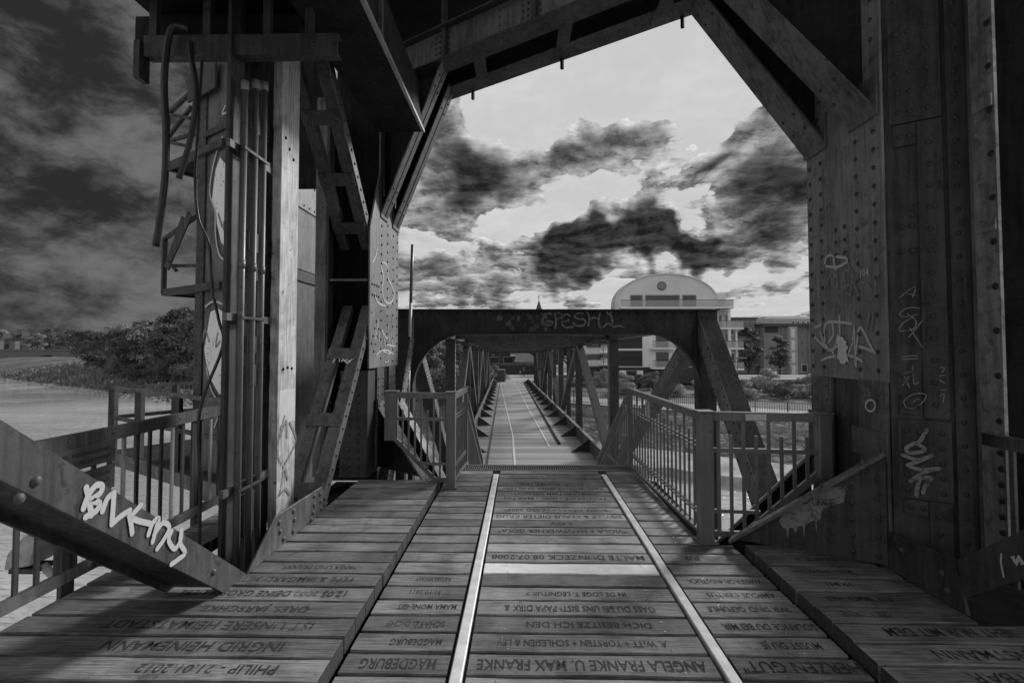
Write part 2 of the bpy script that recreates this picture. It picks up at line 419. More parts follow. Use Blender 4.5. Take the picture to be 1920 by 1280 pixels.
def lettering(parent, s, mat, centre, right, up, width, height, off=0.003, name='inscription', bold=0.02):
    me = text_mesh(s, mat, bold); right = nrm(right); up = nrm(up); n_ = right.cross(up)
    c_ = Vector(centre)+n_*off
    o = link_mesh(name, me, c_, parent)
    mt = Matrix((right, up, n_)).transposed(); o.rotation_euler = mt.to_euler(); o.scale = (width, height, 1)
    return o
A33 = R(33.0)
U = Vector((math.cos(A33), -math.sin(A33), 0)); N = Vector((math.sin(A33), math.cos(A33), 0)); ZV = Vector((0, 0, 1))

# ================================================================== DECK
PITCH = 0.2; Y0 = 2.73
def rowy(k_): return Y0 + PITCH*(k_-1)
deck = empty('bridge_deck', (0.42, 4.2, 0), 'grey weathered timber deck with carved names between the two rails', 'deck', kind='structure')
MB().box(-1.02, 1.84, 1.0, 7.13, -0.36, -0.14).build('gap_shade_slab', 'shade_black', deck)  # black slab added under the planks to darken their gaps
_pv = {}
def plank_mesh(length, var, mat, th=0.1):
    key = (round(length, 2), var, mat, th)
    if key in _pv: return _pv[key]
    rn = random.Random(str(key)); b_ = MB(); n = max(3, min(8, int(length/0.22))); w = (PITCH-0.012)/2
    rings = []
    for i in range(n+1):
        x = -length/2 + length*i/n
        j0 = rn.uniform(-0.005, 0.005); j1 = rn.uniform(-0.005, 0.005); zz = rn.uniform(-0.0018, 0.0018)
        rings.append([(x, -w+j0+0.004, zz-0.007), (x, -w+j0+0.010, zz), (x, w+j1-0.010, zz+rn.uniform(-.001, .001)), (x, w+j1-0.004, zz-0.007), (x, w+j1-0.004, -th), (x, -w+j0+0.004, -th)])
    for r_ in rings: b_.v += r_
    for i in range(n):
        for a in range(6):
            c_ = (a+1) % 6; b_.f.append((i*6+a, i*6+c_, (i+1)*6+c_, (i+1)*6+a))
    b_.f.append((0, 1, 2, 3, 4, 5)); b_.f.append(tuple(n*6+q for q in (5, 4, 3, 2, 1, 0)))
    me = b_.mesh('plank', mat); me.materials.append(M['end_grain'])
    for p in list(me.polygons)[-2:]: p.material_index = 1
    _pv[key] = me
    return _pv[key]
screw_me = MB().dome((0, 0, 0), (0, 0, 1), 0.0055, 0.002, 6).mesh('screw', 'screw')
def plank(parent, x0, x1, k_, z=0.0, mat='wood', text=None, tx=0.5, tw=0.8, th_=0.085, screws=(), thick=0.1):
    y = rowy(k_)+PITCH/2; rn = random.Random(int(x0*100)+k_*31)
    zz = z + rn.uniform(-0.004, 0.003)
    L = x1-x0
    ja = rn.uniform(-0.006, 0.006)
    o = link_mesh('plank', plank_mesh(L, rn.randrange(5), mat, thick), ((x0+x1)/2, y+rn.uniform(-.004, .004), zz), parent)
    if text:
        lettering(o, text, 'engrave', (x0+L*tx, y+rn.uniform(-.004, .004), zz), (-1, 0, 0), (0, -1, 0), L*tw, th_, 0.0026, bold=0.012)
    for sx in screws:
        for sy in (-0.055, 0.055):
            if rn.random() < 0.75: link_mesh('screw', screw_me, (sx+rn.uniform(-.02, .02), y+sy+rn.uniform(-.012, .012), zz+0.001), o)
    return o
XL0, XL1, XC0, XC1, XR0, XR1 = -0.972, -0.395, -0.290, 1.040, 1.145, 1.818
MID = {0: ('SCHWAHREN', .62, .5, .08), 1: ('ANGELA FRANKE U. MAX FRANKE', .5, .93, .09), 2: ('A. WITT + TORSTEN + SCHLESIEN & LEV', .48, .74, .062), 3: ('DICH BESITZE ICH DEN', .53, .58, .062),
       4: ('DASS DU BEI UNS BIST! PAPA DIRK &', .5, .74, .075), 5: ('IN DE LOGE T. LEGNITUR >', .5, .52, .06), 8: ('MALTE DUNZECK 08.07.2008', .5, .93, .085), 11: ('*VIOLA + HANSWERNER GOLA*', .5, .9, .085),
       12: ('LGV', .5, .16, .07), 13: ('SIBYLLE & KLAUS-DIETER KRUG', .5, .95, .09), 14: ('*BODZ ODUH + HUGO 2008*', .5, .84, .08), 16: ('FRIEDERIKE - IGEL - MARTIN', .5, .86, .085),
       17: ('ANNE UND TIMM RATAJCZYK', .5, .8, .08), 18: ('KARL-MORITZ MEIER 20.06.1997', .5, .9, .085), 19: ('L. + BERLIN', .5, .58, .07), 21: ('LITFASS + LUDWIG', .4, .6, .06)}
LFT = {0: ('VON SEINER', .5, .52, .062), 1: ('MAGDEBURG', .52, .72, .09), 2: ('MAGDEBURG', .62, .52, .06), 3: ('SCHATZ! DICH!!', .55, .62, .062), 4: ('MAMA MONI, GIT', .6, .68, .062), 5: ('31.10.2011', .52, .38, .06), 6: ('REGELVICHT', .55, .46, .055)}
RGT = {1: ('HERZEN GUT"', .52, .94, .095), 2: ('MUSST DU JE', .6, .5, .065), 3: ('SOLANGE DU BEI MIR', .55, .84, .07), 4: ('WIR SIND GEFUHLE', .5, .8, .065), 5: ('AMICUS CERTUS', .55, .7, .065), 6: ('WASSERGRUNDSTUCK', .5, .8, .065), 8: ('FUR', .34, .18, .085)}
for k_ in range(-7, 23):
    mt = {7: 'wood_new', 9: 'wood_far', 13: 'wood_far'}.get(k_, 'wood')
    t = MID.get(k_); sc = (-0.1, 0.86) if k_ % 4 else (-0.12,)
    plank(deck, XC0, XC1, k_, 0, mt, *(t if t else (None,)), screws=sc)
    t = LFT.get(k_)
    plank(deck, XL0, XL1, k_, 0, 'wood', *(t if t else (None,)), screws=(-0.55,) if k_ % 2 else (-.85,))
    t = RGT.get(k_); x1 = XR1 if rowy(k_) < 4.4 else 1.56
    plank(deck, XR0, x1, k_, 0, 'wood', *(t if t else (None,)), screws=(1.3, 1.6) if k_ < 5 else (1.35,))
# raised side platforms
pl = empty('side_platform', (-2.0, 3.2, 0), 'raised timber side platform under the sprayed diagonal beam', 'platform', kind='structure')
pr = empty('side_platform', (2.4, 3.2, 0), 'raised timber side platform at the foot of the right column', 'platform', kind='structure')
PLT = {0: ('PHILIP - 21.01.2012', .30, .36, .07), 1: ('INGRID HEINEMANN', .40, .5, .085), 2: ('IST UNSERE HEIMATSTADT', .42, .62, .085), 3: ('ORES. JARSCHKE', .33, .34, .07), 4: ('12.05.2000 DEINE GROSSE LIEBE', .36, .56, .075), 5: ('PEPE & IRMGARD 30.10.2011', .34, .5, .07), 6: ('*ANJA UND FRANK*', .55, .55, .06)}
PRT = {-1: ('WESENTLICHE', .4, .5, .08), 0: ('UNSICHTBAR', .4, .5, .08), 1: ('ERNSTMANN', .36, .42, .085), 2: ('SIEHT NUR MIT DEM', .33, .5, .085), 3: ('GISELA LORENZ', .3, .34, .06), 4: ('FUR IMMER HIER', .4, .5, .06), 5: ('IRMI', .4, .2, .055), 6: ('MARIA UND KATRIN', .4, .5, .055), 7: ('KURT S.', .5, .4, .055)}
XPL = -1.0; XPR = 1.845
for k_ in range(-7, 19):
    y = rowy(k_)
    x0 = -3.0 if y < 3.62 else -1.99
    t = PLT.get(k_)
    if t: # lettering placed from the inner end of the plank
        s_, fx, fw, hh = t; L = XPL-x0; tt = (s_, 1-fx if k_ < 6 else .5, fw, hh)
    else: tt = (None,)
    plank(pl, x0, XPL+random.uniform(-.003, .003), k_, 0.08, 'wood', *tt, thick=0.1)
    if 3.62 <= y < 5.2: plank(pl, -3.0, -2.62, k_, 0.08, 'wood', thick=0.1)
for k_ in range(-7, 9):
    y = rowy(k_)
    x1 = 3.7 if y < 3.05 else (2.70 if y < 3.8 else 2.66)
    t = PRT.get(k_); tt = (None,)
    if t: tt = (t[0], t[1], t[2]*(0.8 if x1 > 3 else 1), t[3])
    plank(pr, XPR+random.uniform(-.003, .003), x1, k_, 0.08, 'wood', *tt, thick=0.1)
MB().box(-1.9, -1.05, 1.0, 6.38, -0.36, -0.06).box(-2.98, -1.9, 1.0, 3.6, -0.36, -0.06).build('bearer', 'shade_black', pl)
MB().box(1.90, 2.68, 1.0, 4.25, -0.36, -0.06).box(2.68, 3.6, 1.0, 3.0, -0.36, -0.06).build('bearer', 'shade_black', pr)
# rails let into the deck
for x, lab in ((-0.342, 'left one of the two bright flat rails set in the planks'), (1.093, 'right one of the two bright flat rails set in the planks')):
    r_ = empty('track_rail', (x, 3, 0), lab, 'rail', 'rails set in the deck')
    MB().box(x-0.033, x+0.033, 0.9, 6.9, -0.05, 0.012).build('rail_head', 'rail_steel', r_, bevel=0.006)
    MB().box(x-0.062, x+0.062, 0.9, 6.92, -0.07, -0.03).build('rail_foot', 'steel_black', r_)
# grating at the head of the stairs
gt = empty('floor_grating', (0.4, 7.3, 0), 'narrow steel grating strip across the deck at the head of the stairs', 'grating')
MB().box(-0.80, 1.58, 7.135, 7.165, -0.05, 0.006).box(-0.80, 1.58, 7.42, 7.45, -0.05, 0.006).build('frame', 'galv', gt)
b_ = MB(); x = -0.79
while x < 1.57: b_.box(x, x+0.007, 7.166, 7.419, -0.035, 0.003); x += 0.03
b_.box(-0.79, 1.57, 7.24, 7.247, -0.03, -0.002).box(-0.79, 1.57, 7.335, 7.342, -0.03, -0.002)
b_.build('bars', 'galv', gt, kind='stuff')
# stairs down to the truss span
stair = empty('staircase', (0.4, 9, -0.9), 'steel staircase leading down from the grating to the truss bridge', 'stairs')
NS = 9
for i in range(NS):
    y = 7.5+i*0.29; z = -0.165*(i+1)
    MB().box(-0.80, 1.55, y, y+0.28, z-0.03, z).build('tread', 'galv', stair)
for x in (-0.83, 1.60): MB().bar((x, 7.45, -0.12), (x, 10.15, -1.62), 0.02, 0.22).build('stringer', 'galv', stair)
for sx, x in ((-1, -0.80), (1, 1.53)):
    top = (x, 7.42, 1.02); sl_ = -1.5/2.7
    e_ = Vector((x, 10.3, 1.02-1.55))
    MB().bar(top, e_, 0.05, 0.05).build('handrail', 'galv', stair)
    MB().bar((x, 7.42, 0.82), (x, 10.3, 0.82-1.55), 0.03, 0.03).build('rail', 'galv', stair)
    MB().bar((x, 7.42, 0.08), (x, 10.3, 0.08-1.55), 0.03, 0.03).build('rail', 'galv', stair)
    MB().box(x-.03, x+.03, 10.27, 10.33, -1.66, -0.5).build('post', 'galv', stair)
    y = 7.55
    while y < 10.25:
        d = (y-7.42)/2.88*1.55
        MB().box(x-.008, x+.008, y-.008, y+.008, 0.08-d, 1.0-d).build('baluster', 'galv', stair); y += 0.125

# ================================================================== RAILINGS
def cap(b_, c, w, z): return b_.box(c[0]-w/2, c[0]+w/2, c[1]-w/2, c[1]+w/2, z, z+0.014)
# --- right corner railing: along the deck, corner post, then out to the column
rr = empty('corner_railing', (1.6, 4.55, 0), 'galvanised railing with a corner post beside the right edge of the deck', 'railing')
def post(par, x, y, z0, z1, w=0.13, d=0.1):
    o = MB().box(x-w/2, x+w/2, y-d/2, y+d/2, z0, z1).build('post', 'galv', par, bevel=0.006)
    MB().box(x-w/2-.012, x+w/2+.012, y-d/2-.012, y+d/2+.012, z1, z1+0.012).build('cap', 'galv', o)
    return o
CP = Vector((1.62, 4.6, 0)); EP = Vector((1.52, 7.26, 0)); BP = Vector((2.72, 4.55, 0))
p_ = post(rr, CP.x, CP.y, 0.004, 1.135, 0.12, 0.12)
MB().box(CP.x-.085, CP.x+.085, CP.y-.085, CP.y+.085, 0.004, 0.016).build('base_plate', 'galv', p_)
post(rr, EP.x, EP.y, 0.0, 1.12, 0.06, 0.08)
def along(a, b, z0, z1, w, h, name, par, mat='galv'):
    return MB().bar((a.x, a.y, z0), (b.x, b.y, z1), w, h, side=(-(b-a).y, (b-a).x, 0)).build(name, mat, par)
d_ = (EP-CP).normalized()
along(CP+d_*.06, EP, 1.09, 1.09, 0.05, 0.07, 'top_rail', rr)
for zc in (0.84, 0.80): along(CP+d_*.06, EP, zc, zc, 0.028, 0.012, 'mid_rail', rr)
for zc in (0.235, 0.20): along(CP+d_*.06, EP, zc, zc, 0.028, 0.012, 'lower_rail', rr)
along(CP+d_*.06, EP, 0.05, 0.05, 0.05, 0.03, 'bottom_rail', rr)
n = 21
for i in range(1, n):
    q = CP.lerp(EP, i/n); MB().box(q.x-.009, q.x+.009, q.y-.009, q.y+.009, 0.06, 0.93 if i % 2 else 1.06).build('baluster', 'galv', rr)
# the panel that runs out to the column, cut off by the sloping bracket
a_, e_ = CP+Vector((.06, 0, 0)), Vector((2.68, 4.50, 0)); PW = (e_-a_)
def zcut(t): return max(0.17, 0.17+(t-0.36)*1.08)        # bottom edge rises with the bracket
along(a_, e_, 1.10, 1.10, 0.05, 0.075, 'top_rail', rr)
along(a_, e_, 0.80, 0.80, 0.03, 0.04, 'mid_rail', rr)
along(a_, a_.lerp(e_, .40), 0.27, 0.27, 0.03, 0.03, 'lower_rail', rr)
along(a_, a_.lerp(e_, .27), 0.075, 0.075, 0.03, 0.05, 'bottom_rail', rr)
along(a_.lerp(e_, .27), a_.lerp(e_, .98), 0.075, 0.70, 0.03, 0.06, 'sloping_rail', rr)
for i in range(9):
    t = 0.06+i*0.105; q = a_.lerp(e_, t); zb = 0.09 if t < .27 else 0.075+(t-.27)/.71*.625
    MB().box(q.x-.014, q.x+.014, q.y-.008, q.y+.008, zb, 1.08 if i % 2 == 0 else 0.93).build('baluster', 'galv', rr)
post(rr, 2.60, 4.50, 0.58, 1.13, 0.11, 0.10)
nt_ = empty('notice', (1.565, 6.2, 0.8), 'small pale notice fixed to the right railing near the stairs', 'notice')
MB().box(1.545, 1.55, 6.28, 6.46, 0.83, 1.03).build('plate', 'sticker', nt_)
b_ = MB()
for i in range(6): b_.box(1.5425, 1.5445, 6.30, 6.44-.02*(i % 3), 1.0-i*.027, 1.008-i*.027)
b_.build('lines_of_print', 'sign_text', nt_, kind='stuff')
st_ = empty('sticker', (1.9, 4.53, 1.1), 'pale rectangular sticker on the right railing top rail', 'sticker')
MB().box(1.95, 2.13, 4.520, 4.5235, 1.07, 1.125).build('paper', 'sticker', st_)
# --- left corner railing
lr = empty('corner_railing', (-0.88, 6.24, 0), 'galvanised railing with a corner post beside the left edge of the deck', 'railing')
CP = Vector((-0.86, 6.27, 0)); EP = Vector((-0.80, 7.4, 0)); a_ = Vector((-1.62, 6.36, 0))
post(lr, CP.x, CP.y, 0.004, 1.15, 0.11, 0.12); post(lr, EP.x, EP.y, 0.0, 1.12, 0.05, 0.08)
MB().box(CP.x-.08, CP.x+.08, CP.y-.08, CP.y+.08, 0.004, 0.016).build('base_plate', 'galv', lr)
d_ = (EP-CP).normalized()
along(CP+d_*.06, EP, 1.09, 1.09, 0.05, 0.07, 'top_rail', lr)
for zc in (0.84, 0.80, 0.235, 0.20): along(CP+d_*.06, EP, zc, zc, 0.028, 0.012, 'mid_rail', lr)
along(CP+d_*.06, EP, 0.05, 0.05, 0.05, 0.03, 'bottom_rail', lr)
for i in range(1, 9):
    q = CP.lerp(EP, i/9); MB().box(q.x-.009, q.x+.009, q.y-.009, q.y+.009, 0.06, 0.93 if i % 2 else 1.06).build('baluster', 'galv', lr)
CL = CP-Vector((.055, 0, 0))
along(a_, CL, 1.11, 1.11, 0.05, 0.07, 'top_rail', lr); along(a_, CL, 0.82, 0.82, 0.03, 0.035, 'mid_rail', lr)
along(a_.lerp(CL, .55), CL, 0.28, 0.28, 0.03, 0.03, 'lower_rail', lr); along(a_.lerp(CL, .8), CL, 0.09, 0.09, 0.03, 0.05, 'bottom_rail', lr)
along(a_, a_.lerp(CL, .8), 0.62, 0.09, 0.03, 0.05, 'sloping_rail', lr)
for i in range(8):
    t = .1+i*.112; q = a_.lerp(CL, t); zb = max(.09, .62-.53*t/.8)
    MB().box(q.x-.011, q.x+.011, q.y-.008, q.y+.008, zb, 1.09 if i % 2 == 0 else 0.93).build('baluster', 'galv', lr)
post(lr, -1.62, 6.38, 0.55, 1.15, 0.15, 0.1)
# --- outer railing above the river, left
lo = empty('river_railing', (-3.02, 3.9, 0), 'dark flat-bar railing above the river behind the sprayed beam', 'railing')
MB().box(-3.05, -2.99, 1.2, 5.35, 1.03, 1.125).build('top_rail', 'steel', lo)
MB().box(-3.035, -2.995, 1.2, 5.35, 0.16, 0.235).build('bottom_rail', 'steel', lo)
rivets(lo, [(-2.99, 1.5+i*.37, 1.08) for i in range(10)], (1, 0, 0), 0.011)
y = 1.6
for i in range(28):
    y = 1.55+i*0.136
    w_ = 0.03
    MB().box(-3.028, -3.012, y-w_/2, y+w_/2, 0.235, 1.03).build('baluster', 'steel_silver' if i in (17, 21, 25) else 'steel_dark', lo)
for yy in (2.2, 3.42, 4.78): MB().box(-3.06, -3.03, yy-.05, yy+.05, -0.2, 1.05).build('post', 'steel_dark', lo)
MB().box(-2.99, -2.62, 3.58, 3.62, 0.18, 0.22).build('tie_bar', 'steel_dark', lo)
for i, (z0, z1, t1, t2) in enumerate(((0.885, 1.035, 'TIERE  VON MAGDEBURG', 'VON T. NICI & RONNY'), (0.69, 0.862, 'BESTE GRUSSE ZUM', 'GLUCK GEWUNSCHT'))):
    sg = empty('sign_plate', (-2.985, 3.5, z0), ('upper of the two engraved metal plates on the river railing', 'lower of the two engraved metal plates on the river railing')[i], 'plate', 'plates on the river railing')
    MB().box(-2.988, -2.984, 3.16, 3.735, z0, z1).build('plate', 'sign_plate', sg)
    lettering(sg, t1, 'sign_text', (-2.984, 3.47, z1-.05), (0, 1, 0), (0, 0, 1), .44, .026, .002, bold=0.0)
    lettering(sg, t2, 'sign_text', (-2.984, 3.49, z1-.105), (0, 1, 0), (0, 0, 1), .40, .026, .002, bold=0.0)
# --- outer railing, right, beyond the column
ro = empty('side_railing', (3.3, 3.7, 0), 'dark railing with an old sheet tied to it at the far right', 'railing')
MB().bar((3.30, 3.74, 1.06), (3.34, 1.6, 1.06), 0.06, 0.085).build('top_rail', 'steel', ro)
MB().bar((3.30, 3.74, 0.20), (3.34, 1.6, 0.20), 0.04, 0.06).build('bottom_rail', 'steel_dark', ro)
for i in range(9):
    y = 3.55-i*.2; MB().box(3.305, 3.325, y-.018, y+.018, 0.1, 1.02).build('baluster', 'steel', ro)
MB().box(3.285, 3.293, 2.7, 3.42, 0.66, 0.98).build('sheet', 'sign_plate', ro)
b_ = MB(); b_.ribbon([(3.285, 3.39, .90), (3.285, 3.34, .92), (3.285, 3.36, .84), (3.285, 3.40, .80), (3.285, 3.35, .77)], .012, (-1, 0, 0)); b_.build('graffiti', 'spray_dim', ro)
# --- lower gangway of the pier, left
gw = empty('maintenance_gangway', (-6, 9, -0.3), 'low steel gangway with a corner railing over the water', 'gangway')
K0 = Vector((-7.94, 9.86, 0)); K1 = Vector((-4.3, 7.5, 0)); K2 = K0+N*2.0
for a_, e_ in ((K0, K1), (K0, K2)):
    along(a_, e_, 0.90, 0.90, 0.06, 0.06, 'top_rail', gw, 'steel'); along(a_, e_, 0.33, 0.33, 0.04, 0.07, 'mid_rail', gw, 'steel_dark')
for q in (K0, K0.lerp(K1, .28), K0.lerp(K1, .62), K0.lerp(K2, .55), K1): MB().box(q.x-.06, q.x+.06, q.y-.05, q.y+.05, -0.35, 0.88).build('post', 'steel_dark', gw)
P0, P1, P2, P3 = K0, K1, K1+N*2.0, K2
MB().prism([(p.x, p.y, -0.36) for p in (P0, P1, P2, P3)], (0, 0, -0.02)).build('floor_plate', 'steel_black', gw)
b_ = MB()
for i in range(60):
    q = P0.lerp(P1, i/59); b_.bar((q.x, q.y, -0.33), (q.x+N.x*2, q.y+N.y*2, -0.33), 0.012, 0.05)
b_.build('grid_bars', 'steel', gw, kind='stuff')
along(K0, K1, -0.45, -0.45, 0.08, 0.22, 'edge_beam', gw, 'steel'); along(K0, K2, -0.45, -0.45, 0.08, 0.22, 'edge_beam', gw, 'steel')

# ================================================================== SPRAY MARKS (points on the faces they are sprayed on, metres)
G = {}
G['A_tag'] = [(0.024,[(2.72,4.796,1.799),(2.72,4.63,1.7)]),(0.024,[(2.72,4.708,1.847),(2.72,4.638,1.704)]),(0.024,[(2.72,4.636,1.763),(2.72,4.639,1.785),(2.72,4.643,1.817),(2.72,4.644,1.852),(2.72,4.64,1.879),(2.72,4.628,1.899),(2.72,4.611,1.915),(2.72,4.591,1.927),(2.72,4.574,1.932),(2.72,4.558,1.932),(2.72,4.543,1.927),(2.72,4.53,1.917),(2.72,4.52,1.903),(2.72,4.513,1.886),(2.72,4.508,1.863),(2.72,4.507,1.839),(2.72,4.512,1.818),(2.72,4.525,1.799),(2.72,4.545,1.78),(2.72,4.566,1.764),(2.72,4.58,1.753)]),(0.024,[(2.72,4.629,1.734),(2.72,4.622,1.723),(2.72,4.611,1.709),(2.72,4.598,1.694),(2.72,4.583,1.686),(2.72,4.565,1.682),(2.72,4.544,1.681),(2.72,4.523,1.685),(2.72,4.504,1.696),(2.72,4.487,1.717),(2.72,4.47,1.748),(2.72,4.457,1.778),(2.72,4.447,1.798)]),(0.024,[(2.72,4.542,1.928),(2.72,4.514,1.927),(2.72,4.474,1.924),(2.72,4.43,1.922),(2.72,4.391,1.918),(2.72,4.354,1.914),(2.72,4.317,1.909),(2.72,4.285,1.905),(2.72,4.263,1.902)]),(0.024,[(2.72,4.418,1.973),(2.72,4.418,1.958),(2.72,4.418,1.936),(2.72,4.418,1.912),(2.72,4.418,1.89),(2.72,4.418,1.869),(2.72,4.417,1.848),(2.72,4.417,1.829),(2.72,4.416,1.816)]),(0.024,[(2.72,4.306,1.661),(2.72,4.297,1.674),(2.72,4.282,1.693),(2.72,4.267,1.715),(2.72,4.255,1.741),(2.72,4.246,1.775),(2.72,4.238,1.815),(2.72,4.231,1.852),(2.72,4.227,1.878)]),(0.024,[(2.72,4.227,1.878),(2.72,4.227,1.855),(2.72,4.226,1.821),(2.72,4.226,1.782),(2.72,4.225,1.741),(2.72,4.223,1.694),(2.72,4.219,1.64),(2.72,4.216,1.591),(2.72,4.214,1.557)]),(0.024,[(2.72,4.206,1.662),(2.72,4.201,1.695),(2.72,4.194,1.743),(2.72,4.185,1.792),(2.72,4.178,1.828),(2.72,4.171,1.848),(2.72,4.165,1.859),(2.72,4.158,1.863),(2.72,4.15,1.864),(2.72,4.14,1.861),(2.72,4.13,1.853),(2.72,4.118,1.842),(2.72,4.106,1.826),(2.72,4.092,1.806),(2.72,4.077,1.781),(2.72,4.061,1.755),(2.72,4.046,1.732),(2.72,4.03,1.712),(2.72,4.013,1.692),(2.72,3.998,1.676),(2.72,3.988,1.665)]),(0.024,[(2.72,4.168,1.715),(2.72,4.151,1.711),(2.72,4.126,1.706),(2.72,4.098,1.7),(2.72,4.073,1.694),(2.72,4.049,1.686),(2.72,4.024,1.678),(2.72,4.002,1.67),(2.72,3.988,1.665)]),(0.024,[(2.72,4.692,1.587),(2.72,4.676,1.592),(2.72,4.654,1.599),(2.72,4.628,1.607),(2.72,4.601,1.613),(2.72,4.571,1.619),(2.72,4.536,1.623),(2.72,4.505,1.627),(2.72,4.483,1.63)]),(0.024,[(2.72,4.328,1.642),(2.72,4.307,1.64),(2.72,4.278,1.636),(2.72,4.246,1.632),(2.72,4.218,1.627),(2.72,4.195,1.62),(2.72,4.172,1.611),(2.72,4.153,1.604),(2.72,4.14,1.598)]),(0.024,[(2.72,4.775,1.889),(2.72,4.681,1.91)]),(0.024,[(2.72,4.506,1.639),(2.72,4.508,1.648),(2.72,4.512,1.661),(2.72,4.515,1.674),(2.72,4.512,1.686),(2.72,4.501,1.695),(2.72,4.485,1.703),(2.72,4.469,1.71),(2.72,4.457,1.714)]),(0.024,[(2.72,4.603,2.457),(2.72,4.6,2.466),(2.72,4.597,2.479),(2.72,4.591,2.492),(2.72,4.582,2.502),(2.72,4.57,2.508),(2.72,4.556,2.512),(2.72,4.54,2.514),(2.72,4.521,2.513),(2.72,4.501,2.509),(2.72,4.479,2.502),(2.72,4.455,2.493),(2.72,4.43,2.485),(2.72,4.4,2.477),(2.72,4.366,2.469),(2.72,4.336,2.461),(2.72,4.313,2.453),(2.72,4.3,2.444),(2.72,4.294,2.435),(2.72,4.293,2.426),(2.72,4.298,2.419),(2.72,4.31,2.412),(2.72,4.33,2.407),(2.72,4.353,2.402),(2.72,4.373,2.399),(2.72,4.389,2.396),(2.72,4.403,2.394),(2.72,4.419,2.393),(2.72,4.441,2.395),(2.72,4.475,2.401),(2.72,4.517,2.41),(2.72,4.559,2.419),(2.72,4.588,2.426)]),(0.024,[(2.72,4.475,2.486),(2.72,4.475,2.477),(2.72,4.474,2.465),(2.72,4.472,2.451),(2.72,4.469,2.437),(2.72,4.465,2.422),(2.72,4.459,2.404),(2.72,4.453,2.389),(2.72,4.449,2.378)])]
G['A_blob'] = [[(2.72,4.439,1.821),(2.72,4.402,1.797),(2.72,4.366,1.792),(2.72,4.345,1.764),(2.72,4.317,1.755),(2.72,4.325,1.733),(2.72,4.291,1.706),(2.72,4.327,1.674),(2.72,4.312,1.625),(2.72,4.286,1.572),(2.72,4.323,1.593),(2.72,4.345,1.568),(2.72,4.403,1.569),(2.72,4.424,1.604),(2.72,4.454,1.612),(2.72,4.433,1.696),(2.72,4.448,1.77)]]
